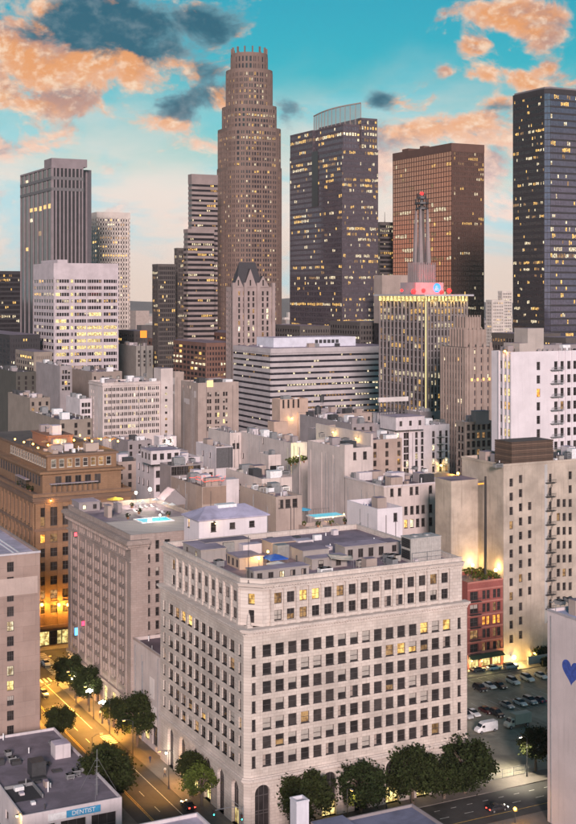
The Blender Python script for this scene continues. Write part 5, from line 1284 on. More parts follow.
# white office tower with lit floors in front of it
WO = tower('white_office_tower', 'white office tower with blank top band and yellow lit floors before the fluted tower', 54, 34, 118, 263, 900, W_WHITE, G_BLK, 8, 26, 4.7, .26, .3, 2.3, .35, .10, hotL=(), hotR=(), crown=10.4)
for q in (54.8, 69.8, 73.6, 86.5, 102.5, 117.4): WO.block('bay_pier', W_WHITE, WO.s_of('R', q)-.55, WO.s_of('R', q)+.55, -.75, 0, 0, WO.H-10.4)
lw = MB()
for j in range(WO.nz):
    if RT.random() < .8:
        z = WO.H-10.4-(j+1)*4.7+1.2; a = WO.s_of('R', 71.6); lw.quad((a-.9, -.42, z), (a+.9, -.42, z), (a+.9, -.42, z+2.3), (a-.9, -.42, z+2.3))
lw.build('stair_glazing', LIT_Y, WO.root, kind='stuff')
for (j, a, b) in ((2, 55, 60), (5, 89, 101), (6, 55, 66), (7, 60, 66), (7, 77, 118), (8, 77, 118), (9, 58, 62), (9, 77, 100), (10, 62, 68), (10, 77, 118), (11, 55, 66), (11, 95, 106), (12, 80, 88)):
    z = WO.H-10.4-(j+1)*4.7+1.2; WO.block('lit_floor', LIT_Y, WO.s_of('R', a), WO.s_of('R', b), -.12, -.06, z, z+2.3)
plant(WO, 60, 70, 0, 0, 2.5, W_WHITE)
PGt = tower('grid_tower', 'pale tower with tight square window grid behind the white office tower', 97, 90, 130, 212, 1150, W_PALE, G_BLK, 3, 13, 4.0, 1.25, .3, 1.7, .3, .10, crown=5)
DL = tower('dark_slab', 'low black office slab with scattered lit floors beyond the fluted tower', -8, -40, 21.5, 271, 1120, W_BLK, G_BLK, 12, 16, 4.0, 0, 0, 1.5, .2, .13, crown=2)
ST = tower('banded_tower', 'pale horizontally banded tower left of the tallest tower', 192, 188.5, 217.5, 174, 1020, W_BAND, G_BLK, 3, 14, 4.0, 0, 0, 2.2, .35, .05, crown=7)
ST2 = tower('banded_annex', 'banded lower block stepping out beside the banded tower', 188, 184, 214, 229, 1000, W_BAND, G_BLK, 3, 14, 4.0, 0, 0, 2.0, .35, .05, crown=2)
DT1 = tower('dark_block', 'dark brown apartment slab with few lights left of the banded tower', 158, 152.5, 175.5, 264, 980, W_DKB, G_BLK, 5, 9, 3.6, .5, .2, 1.2, .2, .09, crown=1.5)
DT2 = tower('dark_block', 'narrow dark slab rising beside the dark brown apartments', 177.5, 174.5, 184.5, 248, 1010, W_DKB, G_BLK, 3, 5, 3.6, .5, .2, 1.2, .2, .07, crown=1.5)

# tallest tower: stepped round shaft with finned crown
def tallest():
    D = 1060; k = D/F; c = at_d(249.2, D+28); t = thing('crown_tower', 'tallest tower, stepped round granite shaft with finned glass crown', 'tower', (c[0], c[1], 0))
    tiers = ((32.0, 330, 166), (31.2, 166, 126), (27.0, 126, 103), (23.0, 103, 66), (18.2, 66, 49)); N = 28
    for n, (hw, yb, yt) in enumerate(tiers):
        mw, mg = MB(), MB(); r = hw*k*1.026; z0 = 0 if n == 0 else z_at(yb, D)-.5; z1 = z_at(yt, D)
        # superellipse plan: square with rounded corners, turned to the street grid
        pts = []
        for i in range(N):
            a = 2*pi*i/N; e = .62 if n < 3 else .9
            x = abs(cos(a))**e*(1 if cos(a) >= 0 else -1)*r; y = abs(sin(a))**e*(1 if sin(a) >= 0 else -1)*r
            s_ = .90 if n < 3 else 1.0; x *= s_; y *= s_
            pts.append((x*cos(ROT)-y*sin(ROT), x*sin(ROT)+y*cos(ROT)))
        mx = max(abs(p[0]) for p in pts); pts = [(p[0]*r/mx, p[1]*r/mx) for p in pts]
        nz = max(2, int((z1-z0-3)/4.05)); zt = z1-2.5
        for i in range(N):
            p0, p1 = pts[i], pts[(i+1) % N]
            nx_, ny_ = p1[1]-p0[1], -(p1[0]-p0[0])
            if ny_ > abs(nx_)*.3 and n < 4: mw.quad((*p0, z0), (*p1, z0), (*p1, zt), (*p0, zt)); continue
            cells = max(1, round(sqrt(nx_**2+ny_**2)/2.6)); hot = () if n == 0 else (nz-2,) if n in (1, 2) else ()
            curtain(mw, mg, p0, p1, z0, zt, cells, nz, .85, .45, 1.7, .25, .10 if n < 3 else .14 if n == 3 else .0, hot, (0, 1, 2, 3), rnd=RT, pair=False)
        rr = [(p[0]*1.015, p[1]*1.015) for p in pts]
        mw.prism(rr, zt, z1); mw.build('tier_wall', W_BANK, t); mg.build('glazing', TG, t, kind='stuff')
        if n == 4:
            fm = MB(); fm.box(-.5, .5, -1.2, .4, -10, 5.2); fme = fm.mesh('crown_fin', W_BANK)
            for i in range(14):
                a = 2*pi*i/14; o = link('crown_fin', fme, t, (cos(a)*r*.93, sin(a)*r*.93, z1)); o.rotation_euler = (0, 0, a+pi/2)
tallest()

# gabled gothic block in front of it
GB = Bld('gabled_tower', 'pale block with steep dark gabled roof at the foot of the tallest tower', 'tower', cx=232, lx=226, rx=274.5, ty=287, D=905)
def gabled():
    B = GB; wm = wall_mat('gothic_stone', (.34, .265, .25)); oR = [(B.W*(i+.5)/9-.75, B.H-6-j*4.2, 1.5, 3.0) for j in range(12) for i in range(9)]
    B.shell(wm, R_DARK, oR, [(B.L*(i+.5)/3-.75, B.H-6-j*4.2, 1.5, 3.0) for j in range(12) for i in range(3)], par=.2)
    B.windows('R', oR, (('d', .72), ('c', .14), ('b', .14)), 'far', depth=.3)
    z = B.H; W_, L_ = B.W, B.L; rt = z_at(262, 905)-B.z0; m = MB()
    ww = W_*.62; x0 = W_*.10
    m.quad((x0, -.3, z), (x0+ww, -.3, z), (x0+ww-4, L_*.4, rt), (x0+4, L_*.4, rt)); m.quad((x0+ww, L_, z), (x0, L_, z), (x0+4, L_*.4, rt), (x0+ww-4, L_*.4, rt)); m.poly([(x0, L_, z), (x0, -.3, z), (x0+4, L_*.4, rt)]); m.poly([(x0+ww, -.3, z), (x0+ww, L_, z), (x0+ww-4, L_*.4, rt)])
    m.build('steep_roof', flat_mat('slate', (.045, .04, .045), .6), B.root)
    for c, w, h in ((W_*.42, 10, 13), (W_*.14, 8, 8), (W_*.72, 10, 8)):
        g = MB(); g.poly([(c-w/2, -.6, z-.2), (c+w/2, -.6, z-.2), (c, -.6, z+h)]); g.quad((c-w/2, -.6, z-.2), (c, -.6, z+h), (c, L_*.35, z+h), (c-w/2, L_*.35, z-.2), 1); g.quad((c, -.6, z+h), (c+w/2, -.6, z-.2), (c+w/2, L_*.35, z-.2), (c, L_*.35, z+h), 1)
        g.box(c-.5, c+.5, -.72, -.62, z+1, z+5, 2); g.build('gable', [wm, flat_mat('slate', (.045, .04, .045), .6), G_DARK], B.root)
    for q in (0, W_*.27, W_*.57, W_-2.4): B.block('turret', wm, q, q+2.4, -1.4, 1.2, 0, z+3)
gabled()

# plum granite tower with curved glass crown
GT = tower('curved_crown_tower', 'dark plum glass tower topped by a curved glass crown', 342, 290, 378, 148, 950, W_GAS, G_PLUM, 34, 30, 4.05, .22, .2, 1.5, .2, .09, (23,), (17, 20), crown=1.0)
def see_through(name, col, a):
    m, g, b = principled(name); b.inputs['Base Color'].default_value = col+(1,); b.inputs['Roughness'].default_value = .08; b.inputs['Metallic'].default_value = .4; b.inputs['Alpha'].default_value = a; return m
CROWN_G = see_through('crown_glass', (.20, .17, .18), .5)
def gas_top():
    B = GT; zA, zB, zC = z_at(130, 990), z_at(119, 965), z_at(125, 960)
    for nm, x0, x1, y0, y1, zt in (('shoulder', .2, 14, B.L*.55, B.L-.2, zA), ('shoulder', B.W*.55, B.W-.2, 1, B.L*.8, zB), ('upper_storeys', 2.5, B.W*.62, 3, B.L*.62, zC)):
        mw, mg = MB(), MB(); nz = max(1, int((zt-B.H)/4.05))
        for p0, p1 in (((x0, y1), (x0, y0)), ((x0, y0), (x1, y0))):
            ln = abs(p1[0]-p0[0])+abs(p1[1]-p0[1]); curtain(mw, mg, p0, p1, B.H, zt-.8, max(2, int(ln/2.2)), nz, .4, .2, 1.6, .22, .12, (nz-2,), rnd=RT)
        mw.box(x0+.25, x1, y0+.25, y1, B.H, zt-.8); mw.box(x0-.25, x1+.1, y0-.25, y1+.1, zt-.8, zt); mw.build(nm, W_GAS, B.root); mg.build('glazing', [G_PLUM]+TG[1:], B.root, kind='stuff')
    # curved crown
    a, b = (3.5, B.L*.60), (B.W*.60, 4.2); n = 12; prev = None; mw, mg = MB(), MB(); zb = zC-.2
    for i in range(n+1):
        t = i/n; x = a[0]+(b[0]-a[0])*t; y = a[1]+(b[1]-a[1])*t; bul = sin(pi*t)*6.0
        d = (-(b[1]-a[1]), (b[0]-a[0])); l = sqrt(d[0]**2+d[1]**2); x -= d[0]/l*bul; y -= d[1]/l*bul
        zt = z_at(108.5-7*t, 955)
        if prev:
            mg.quad((prev[0], prev[1], zb), (x, y, zb), (x, y, zt), (prev[0], prev[1], prev[2]))
            mw.tube([(prev[0], prev[1], prev[2]), (x, y, zt)], .55, 5)
        mw.tube([(x, y, zb), (x, y, zt)], .28, 5); prev = (x, y, zt)
    mw.build('crown_frame', wall_mat('crown_frame', (.30, .24, .22)), B.root); mg.build('crown_glass', CROWN_G, B.root)
    B.block('recess_shade_panel', flat_mat('recess_shade', (.02, .018, .02), .3), -.5, -.2, B.L-B.s_of('L', 318.5), B.L-B.s_of('L', 312.5), z_at(205, 970), z_at(149, 970))  # dark panel set proud of the glass, painting the slot's shade
gas_top()

BRt = tower('bronze_tower', 'bronze granite tower with square window grid, its left side tinted like a reflected sunset', 451.5, 393, 484, 143, 1050, W_BRN, G_BROWN, 24, 16, 4.1, .75, .3, 1.4, .3, .05, (), (), crown=6.5, glassL=G_SUNSET, bhL=.55, pwL=.35)  # left front's glass colour carries the orange of the sunset reflection
BRt.block('plant_storey', W_BRN, 2, 16, BRt.L-22, BRt.L-12, BRt.H, BRt.H+2.6); BRt.block('plant_storey', W_BRN, 6, 12, BRt.L-40, BRt.L-34, BRt.H, BRt.H+3.2)
DG = tower('dark_office', 'dark office slab with lit floors between the plum and bronze towers', 380, 374, 397, 222, 1150, W_DKB, G_BLK, 3, 9, 4.0, 0, 0, 1.6, .2, .14, crown=2)
mast(0, 0, 9, 'thin twin antenna on the dark office slab', xy=world_of(DG, 8, 5)[:2], zb=DG.zr, rad=.3)
BG = tower('tan_block', 'plain tan block below the bronze tower beside the spire building', 382, 374, 412, 275, 900, SAND, G_BLK, 3, 4, 30, 0, 0, 0, 0, 0, crown=34)

# black glass tower at the right with chamfered corner
def black_tower():
    D = 760; B = Bld('black_glass_tower', 'black glass tower with chamfered corner and scattered lit windows at the right', 'tower', cx=547, lx=513, rx=640, ty=86, D=D)
    c = 2.6; W_, L_, H = B.W, B.L, B.H; mw, mg = MB(), MB(); nz = int((H-4)/3.95); z0 = H-4-nz*3.95
    curtain(mw, mg, (0, L_), (0, c), z0, H-4, 26, nz, .14, .12, 2.0, .10, .12, (14, ), (0, 1, 2, 3), rnd=RT)
    curtain(mw, mg, (0, c), (c, 0), z0, H-4, 2, nz, .12, .1, .5, .08, .0, (), (4, 1, 2, 3), rnd=RT)
    curtain(mw, mg, (c, 0), (W_, 0), z0, H-4, 56, nz, .12, .08, 1.1, .06, .06, (31,), (4, 1, 2, 3), rnd=RT)  # sky reflection on this front and the chamfer is tinted into their glass
    mw.prism([(-.15, L_), (-.15, c), (c, -.15), (W_, -.15), (W_, L_)], H-4, H-1.2); mw.prism([(.3, L_), (.3, c+.3), (c+.3, .3), (W_, .3), (W_, L_)], 0, H-4)
    mw.build('wall', W_BLK, B.root); mg.build('glazing', [G_BLK, LIT_B, LIT_A, LIT_C, G_SKY], B.root, kind='stuff')
    rl = MB(); rl.prism([(1, L_), (1, c+.8), (c+.8, 1), (W_, 1), (W_, L_)], H-1.2, H); rl.build('roof_edge', wall_mat('roof_edge_grey', (.20, .18, .19)), B.root)
black_tower()

# spire building
SB = tower('spire_building', 'grey finned office block with glowing yellow eaves and a ribbed communications spire', 426.4, 380, 467, 301, 700, wall_mat('fin_grey', (.22, .19, .19)), G_DARK, 12, 12, 3.9, .85, .9, .8, .1, .26, crown=0)
def spire():
    B = SB; D = 700; H = B.H; r = B.root
    B.block('eave_slab', wall_mat('eave_grey', (.45, .43, .45)), -3.2, B.W+2.4, -3.2, B.L+2, H+2.6, H+3.6, R_LILAC)
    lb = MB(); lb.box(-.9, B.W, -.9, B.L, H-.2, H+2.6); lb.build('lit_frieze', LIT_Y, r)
    fr = MB()
    for k in range(13): fr.box(k*B.W/12-.25, k*B.W/12+.25, -1.1, -.9, H-.2, H+2.6); fr.box(-1.1, -.9, k*B.L/12-.25, k*B.L/12+.25, H-.2, H+2.6)
    fr.build('frieze_mullions', METAL_D, r, kind='stuff')
    ed = MB(); ed.box(-1.25, -.9, -1.25, -.9, 0, H-.2); ed.build('corner_light_strip', lamp_mat('corner_strip', (1, .70, .30), 1.1), r)
    for k in range(4): point(r, (B.W*(.12+.25*k), -2.0, H-.6), 420, (1, .66, .16), .5, 'eave_light'); point(r, (-2.0, B.L*(.12+.25*k), H-.6), 420, (1, .66, .16), .5, 'eave_light')
    zr = H+3.6; B.zr = zr
    W1 = wall_mat('white_equipment', (.36, .32, .33)); cx_, cy_ = B.W*.36, B.L*.40
    B.block('equipment_storey', W1, cx_-8.5, cx_+10, cy_-7, cy_+9, zr, zr+6.6, R_LILAC)
    mb = MB(); N = 24; mb.poly([(cx_+5.6+2.6*cos(2*pi*i/N), cy_-7.08, zr+3.6+2.6*sin(2*pi*i/N)) for i in range(N)]); mb.build('round_emblem', lamp_mat('emblem_blue', (.02, .33, .85), 1.0), r)
    for k in range(4):
        mb = MB(); mb.box(cx_+5.6-1.6+k*.25, cx_+5.6+1.3-k*.3, cy_-7.16, cy_-7.1, zr+2.3+k*.75, zr+2.55+k*.75); mb.build('emblem_stripe', lamp_mat('emblem_white', (.7, .85, 1), .55), r)
    # ribbed base and four tapering fins
    z1 = z_at(280, D); z2 = z_at(264, D); z3 = z_at(207, D); z4 = z_at(192, D); z1 = zr+6.6
    wm = wall_mat('spire_grey', (.27, .225, .225)); m = MB(); a = 5.4; m.box(cx_-a, cx_+a, cy_-a, cy_+a, z1, z2)
    for k in range(8):
        m.box(cx_-a+k*1.48, cx_-a+.5+k*1.48, cy_-a-.5, cy_-a, z1, z2+1.2); m.box(cx_-a-.5, cx_-a, cy_-a+k*1.48, cy_-a+.5+k*1.48, z1, z2+1.2)
    m.build('spire_base', wm, r)
    for sx_, sy_ in ((-1, -1), (1, -1), (-1, 1), (1, 1)):
        f = MB(); i = len(f.v); b0, b1, w0, w1 = 2.6, 2.3, 1.2, .42
        lo = [(cx_+sx_*b0+p*w0, cy_+sy_*b0+q*w0) for p, q in ((-1, -1), (1, -1), (1, 1), (-1, 1))]; hi = [(cx_+sx_*b1+p*w1, cy_+sy_*b1+q*w1) for p, q in ((-1, -1), (1, -1), (1, 1), (-1, 1))]
        for k in range(4): j = (k+1) % 4; f.quad((*lo[k], z2), (*lo[j], z2), (*hi[j], z3), (*hi[k], z3))
        f.poly([(*q, z3) for q in hi]); f.build('spire_fin', wm, r)
    cb = MB(); cb.box(cx_-1.1, cx_+1.1, cy_-1.1, cy_+1.1, z2, z3+2); cb.build('spire_core', W_DKB, r)
    hd = MB()
    for z, q in ((z3, 3.6), (z3+3, 4.0), (z3+6, 2.8)):
        hd.prism([(cx_+q*cos(pi*k/4), cy_+q*sin(pi*k/4)) for k in range(8)], z, z+1.0, bottom=True)
        for k in range(8): hd.tube([(cx_+q*.9*cos(pi*k/4), cy_+q*.9*sin(pi*k/4), z+1), (cx_+q*.9*cos(pi*k/4), cy_+q*.9*sin(pi*k/4), z+3)], .22, 4)
    hd.frustum((cx_, cy_), 1.2, .6, z3, z4, 8); hd.build('antenna_head', METAL_D, r)
    red = lamp_mat('aircraft_red', (1.0, .012, .012), 5)
    for (x_, y_, z_, q) in ((cx_, cy_, z4+.8, 1.0), (cx_-10.5, cy_-8, zr+1.6, 1.4), (cx_-4, cy_-8, zr+2.2, 1.2), (cx_+8, cy_-8, zr+1.2, 1.2), (cx_+14.5, cy_-6, zr+2.0, 1.3), (cx_-12, cy_+2, zr+2.2, .8)):
        mb = MB()
        for k in range(4): mb.frustum((x_, y_), q*sin(pi*(k+.02)/4), q*sin(pi*(k+1)/4.02), z_-q*cos(pi*k/4), z_-q*cos(pi*(k+1)/4), 10, cap=False)
        o = mb.build('warning_light', red, r)
    for q in ((cx_-10.5, cy_-11, zr+1.4), (cx_+2, cy_-11, zr+1.6), (cx_+13, cy_-11, zr+1.8)): point(r, q, 3000, (1, .02, .02), .8)
spire()
# stepped art deco block
SD = Bld('stepped_tower', 'stepped beige stone tower with vertical piers right of the spire building', 'tower', cx=466, lx=441, rx=492.5, ty=348, D=620)
def stepped():
    B = SD; wm = wall_mat('deco_stone', (.33, .25, .215)); mw, mg = MB(), MB(); H = B.H; fh = 4.0; nz = int(H/fh)
    curtain(mw, mg, (0, B.L), (0, 0), H-nz*fh, H, 9, nz, 1.1, .5, 1.5, .2, .06, rnd=RT); curtain(mw, mg, (0, 0), (B.W, 0), H-nz*fh, H, 8, nz, 1.1, .5, 1.5, .2, .08, rnd=RT)
    mw.box(.25, B.W, .25, B.L, 0, H+.4); mw.build('wall', wm, B.root); mg.build('glazing', TG, B.root, kind='stuff')
    rb = MB(); rb.quad((0, 0, H+.42), (B.W, 0, H+.42), (B.W, B.L, H+.42), (0, B.L, H+.42)); rb.build('roof', R_GREY, B.root)
    x0, x1, y0 = B.W*.06, B.W*.86, 2.5; hs = [z_at(330, 620), z_at(317.5, 620)]; zz = H+.4
    for k, h in enumerate(hs):
        i = 1.6*k; m = MB(); a, b, c, d = x0+i*1.3, x1-i*1.3, y0+i, y0+13-i; m.box(a, b, c, d, zz, h)
        q = a
        while q < b-.5: m.box(q, q+.6, c-.45, c, zz, h+1.0); q += (b-a-.6)/5
        q = c
        while q < d-.5: m.box(a-.45, a, q, q+.6, zz, h+1.0); q += 2.4
        m.build('stepped_storey', wm, B.root); zz = h
    for q in (B.W*.1, B.W*.36, B.W*.62, B.W*.86): B.block('buttress', wm, q, q+1.4, -.9, -.5, 0, H+2.5)
    for k in range(4):
        mb = MB(); mb.box(B.W*(.15+.22*k), B.W*(.15+.22*k)+.8, -1.1, -.92, H-16.0, H-14.8); mb.build('wall_lantern', lamp_mat('lantern_orange', (1, .42, .10), 2.5), B.root)
stepped()
# middle-distance blocks at the feet of the towers
W_RBR = wall_mat('biltmore_brick', (.20, .105, .08), blocks=(.8, .3, .02)); 
MID = [
 ('brown_hotel', 'long red-brown brick hotel with rows of small lit windows left of the striped office', 206, 148, 240, 343, 930, W_RBR, 16, 12, .12),
 ('brown_hotel', 'red-brown brick wing standing behind the long brick hotel', 226, 190, 262, 333, 1000, W_RBR, 12, 12, .08),
 ('grey_midrise', 'grey mid-rise with warm windows between the grid tower and dark apartments', 134, 118, 150, 331, 1060, W_DKB, 8, 10, .10),
 ('dark_midrise', 'dark mid-rise at the foot of the plum tower', 300, 270, 330, 326, 940, W_DKB, 12, 12, .06),
 ('dark_midrise', 'dark mid-rise with lit strip in front of the bronze tower', 360, 330, 400, 322, 920, W_DKB, 12, 14, .08),
 ('dark_midrise', 'dark hillside block below the black glass tower', 520, 492, 560, 334, 700, W_DKB, 10, 14, .07),
 ('dark_midrise', 'dark block with bright floor at the foot of the black glass tower', 566, 540, 620, 338, 640, W_DKB, 10, 20, .10),
 ('pale_midrise', 'small hazy pale block seen between the bronze and black towers', 492, 486, 504, 300, 1500, W_PALE, 5, 10, .05),
 ('pale_midrise', 'taller hazy pale slab seen between the bronze and black towers', 502, 498, 512, 291, 1700, W_PALE, 4, 8, .05),
 ('dark_midrise', 'black low slab left of the white office tower', 10, -30, 40, 335, 900, W_BLK, 12, 12, .06),
 ('olive_midrise', 'olive old block with cornice left of the white office tower', 34, 16, 52, 352, 840, OLIVE, 8, 9, .05),
]
for nm, lab, cx, lx, rx, ty, D, wm, nL, nR, lit in MID: tower(nm, lab, cx, lx, rx, ty, D, wm, G_BLK, nL, nR, 3.9, 1.0, .25, 1.7, .2, lit, crown=2.0)
def billboard():
    x, y = at_d(143.5, 900); t = thing('lit_billboard', 'glowing orange billboard above the roofs near the brick hotel', 'billboard', (x, y, z_at(342, 900)), ROT)
    mb = MB(); mb.box(-2.4, 2.4, -.2, .2, 3, 8); mb.build('panel', lamp_mat('billboard_orange', (1, .30, .03), .8), t)
    for q in (-2, 2): mb = MB(); mb.box(q-.2, q+.2, .2, .6, -25, 3); mb.build('post', METAL_D, t)
billboard()
# far city to the horizon and hills
def far_city():
    rr = random.Random(5); mw, ml = MB(), MB()
    for k in range(1500):
        d = 1150*(4.3**rr.random()); w = rr.uniform(12, 45); x = (rr.uniform(-40, 620)-PX)/F*d
        h = rr.choice((6, 8, 10, 12, 15, 20, 28))*rr.uniform(.8, 1.3); 
        if rr.random() < .04: h *= 2.2
        l = rr.uniform(12, 40); m = rr.randrange(4); c, s_ = cos(ROT), sin(ROT)
        P = lambda a, b: (x+a*c-b*s_, d+a*s_+b*c)
        mw.prism([P(0, 0), P(w, 0), P(w, l), P(0, l)], -.5, h, m)
        if d < 3500:
            for q in range(rr.randrange(0, 4)):
                a = rr.uniform(1, w-4); z = rr.uniform(1, h-2.5); p0, p1 = P(a, -.2), P(a+rr.uniform(1.5, 4), -.2)
                ml.quad((*p0, z), (*p1, z), (*p1, z+1.6), (*p0, z+1.6), rr.randrange(2))
    o = mw.build('distant_city', [W_DKB, W_PALE, SAND, GREYC], kind='stuff'); tag(o, 'low hazy city blocks reaching to the horizon behind the towers', 'city')
    o2 = ml.build('distant_lights', [LIT_A, LIT_C], kind='stuff'); tag(o2, 'scattered warm window lights in the hazy far city', 'lights')
    h = MB(); n = 90
    for k in range(n):
        xa, xb = -4800+9600*k/n, -4800+9600*(k+1)/n
        f = lambda x: 52+20*(.5+.5*sin(x*.0017+1))+10*sin(x*.0051)+6*sin(x*.0143+2)
        h.quad((xa, 5400, -1), (xb, 5400, -1), (xb, 6200, f(xb)), (xa, 6200, f(xa)))
        h.quad((xa, 6200, f(xa)), (xb, 6200, f(xb)), (xb, 7400, -1), (xa, 7400, -1))
    h.build('hills', wall_mat('hill_scrub', (.20, .17, .15), scale=.01), kind='structure', smooth=True)
far_city()

# ------------------------------------------------------------------ trees and plants
def leaf_mat(name, col):
    if name in MATS: return MATS[name]
    m, g, b = principled(name)
    pos = g.n('ShaderNodeNewGeometry').outputs['Position']; n = g.noise(pos, .55, 3, .6); n2 = g.noise(pos, 6.0, 2, .6)
    rnd = g.n('ShaderNodeObjectInfo').outputs['Random']
    c = g.mix(g.step(n, .32, .68), tuple(q*.5 for q in col), tuple(q*1.45 for q in col)); c = g.mix(g.step(n2, .45, .75, 0, .6), c, (col[0]*2.0, col[1]*1.7, col[2]*1.2))
    c = g.mix(g.m('MULTIPLY', rnd, .45), c, (col[0]*1.6, col[1]*1.1, col[2]*.7))
    g.put(b.inputs['Base Color'], c); b.inputs['Roughness'].default_value = .85; b.inputs['Specular IOR Level'].default_value = .15
    MATS[name] = m; return m
LEAF = leaf_mat('leaves_ficus', (.020, .030, .010)); LEAF2 = leaf_mat('leaves_light', (.06, .085, .018)); BARK = wall_mat('bark', (.14, .10, .075), scale=3)
def crown_mesh(seed, n=11000, rx=1.0, rz=.86, leaf=.082, mat=None, clumps=70):
    rr = random.Random(seed); mb = MB(); cl = []
    for k in range(clumps):
        a, b = rr.uniform(0, 2*pi), math.asin(rr.uniform(-.8, 1)); q = rr.uniform(.62, .98)
        cl.append((Vector((cos(a)*cos(b)*rx*q, sin(a)*cos(b)*rx*q, sin(b)*rz*q)), rr.uniform(.16, .34)))
    for k in range(n):
        c, s_ = cl[rr.randrange(clumps)]
        p = c+Vector((rr.gauss(0, s_*.55), rr.gauss(0, s_*.55), rr.gauss(0, s_*.42)))
        d = Vector((rr.gauss(0, 1), rr.gauss(0, 1), rr.gauss(.9, .9))).normalized(); x = d.orthogonal().normalized(); y = d.cross(x); t = rr.uniform(0, 6.28)
        x, y = x*cos(t)+y*sin(t), y*cos(t)-x*sin(t); w = leaf*rr.uniform(.6, 1.3); h = w*1.5
        mb.quad(tuple(p-x*w*.5), tuple(p+y*h*.4), tuple(p+x*w*.5), tuple(p-y*h*.6))
    return mb.mesh('crown', mat or LEAF)
CROWNS = [crown_mesh(s) for s in (1, 2, 3, 4)]; CROWNS_L = [crown_mesh(s, 3400, mat=LEAF2, leaf=.085, clumps=34) for s in (11, 12)]
SHRUB = [crown_mesh(s, 500, leaf=.20, clumps=12, mat=m) for s, m in ((31, LEAF), (32, LEAF2))]
def trunk_mesh(seed, h, rt):
    rr = random.Random(seed); mb = MB(); b = h*.62
    mb.tube([(0, 0, -.1), (.06, .03, b*.5), (0, .08, b)], [rt*1.25, rt, rt*.8], 8)
    for k in range(6):
        a = k*1.05+rr.uniform(-.3, .3); q = rr.uniform(.22, .36)*h
        mb.tube([(0, .06, b*.92), (cos(a)*q*.5, sin(a)*q*.5, b+h*.14), (cos(a)*q, sin(a)*q, b+h*rr.uniform(.22, .34))], [rt*.6, rt*.42, rt*.16], 5)
    return mb.mesh('trunk', BARK)
def tree(u, v, r, h, label, group=None, light=False, kind='street_tree', rz=None, k=None):
    p = uvw(u, v); t = thing(kind, label, 'tree', (p[0], p[1], .15), R.uniform(0, 6), group)
    link('trunk', trunk_mesh(int(u*7+v*13), h*.8, .16+.012*h), t)
    set_ = CROWNS_L if light else CROWNS; c = link('crown', set_[R.randrange(len(set_)) if k is None else k], t, (0, 0, h-r*.88)); c.scale = (r*1.0, r*1.0, (rz or r)*1.0); c.rotation_euler = (0, 0, R.uniform(0, 6)); return t
G1 = 'dark street trees along the front of the cream block'
tree(12, -2.6, 5.0, 10.8, 'dark round street tree beside the white chimney', G1, k=0); tree(24.5, -2.6, 5.0, 10.6, 'dark round street tree next to the blue roofed shop corner', G1, k=1)
tree(37, -2.6, 5.6, 11.4, 'leafy dark street tree with pale trunk before the cream block', G1, k=2); tree(50, -2.6, 5.9, 11.6, 'largest dark street tree at the end of the cream block beside the parking lot', G1, k=3)
tree(44.5, -3.0, 3.6, 7.2, 'small dark street tree under the largest one', G1)
G2 = 'street trees along the avenue'
tree(-2.2, 16.5, 3.9, 8.6, 'lamp-lit yellow-green street tree near the traffic signal', G2, light=True); tree(-1.9, 22, 3.2, 9.2, 'dark street tree behind the lamp-lit one', G2)
tree(-2.0, 55, 5.2, 12.0, 'big dark street tree before the low cream infill building', G2, k=1); tree(-2.4, 70, 2.8, 7.0, 'small tree between the big dark tree and the pool hotel arches', G2)
tree(-2.6, 89, 4.0, 9.5, 'dark avenue tree in front of the pool hotel shopfronts', G2); tree(-3.0, 103, 4.2, 9.0, 'dark avenue tree at the street crossing by the pool hotel', G2)
tree(-18.6, 30, 5.6, 10.5, 'wide dark street tree behind the dental clinic', G2, k=0); tree(-18.8, 61, 3.2, 10.0, 'slim dark street tree at the corner of the brown building', G2)
x, y = on_z(536, 772, 0); u_, v_ = to_uv(x, y); tree(u_, v_, 3.6, 9.4, 'dark tree standing in the parking lot by the mural building')
def shrub(B, px, py, r, label, group, zr=None, light=True, local=False):
    zr = B.zr if zr is None else zr; xx, yy = (px, py) if local else B.loc(px, py, zr); t = thing('potted_shrub', label, 'plant', world_of(B, xx, yy, zr), R.uniform(0, 6), group)
    c = link('foliage', SHRUB[1 if light else 0], t, (0, 0, .5+r*.8)); c.scale = (r, r, r*.95)
    mb = MB(); mb.frustum((0, 0), .28, .38, 0, .6, 10); mb.build('pot', wall_mat('terracotta', (.30, .14, .08)), t)
for xx, yy in ((11, 1.2), (11.2, 3.4), (10.6, 5), (9.6, 6.6), (11, 7), (8.8, 8.6), (10.4, 9), (7.4, 10.4), (9.4, 11), (7.0, 2.0), (5.5, 4.5), (8.0, 5.6)): shrub(RB, xx, yy, R.uniform(.8, 1.3), 'lamp-lit shrub in the roof garden of the red brick building', 'roof garden shrubs on the brick building', local=True)
for px, py in ((289, 464), (293, 462), (297, 463), (301, 461.5), (304, 462.5), (295, 465), (291, 466)): shrub(HH, px, py, R.uniform(1.0, 1.6), 'green shrub in the lit roof garden of the cream warehouse', 'roof garden shrubs on the warehouse', zr=HH.zg)
for px, py in ((318, 527), (332, 526), (345, 524), (304, 527)): shrub(PB_, px, py, .8, 'small shrub beside the turquoise rooftop pool', 'shrubs by the rooftop pool')
for px, py in ((132, 508), (139, 514), (168, 517), (128, 519)): shrub(PH, px, py, .7, 'small shrub on the hotel pool deck', 'shrubs on the pool deck', zr=PH.zr+.35, light=False)
for px, py in ((20, 487), (26, 490), (30, 492), (70, 484), (80, 483), (95, 482), (104, 481)): shrub(OB, px, py, 1.0, 'dark shrub on the terrace of the tan building', 'terrace shrubs on the tan building', light=False)
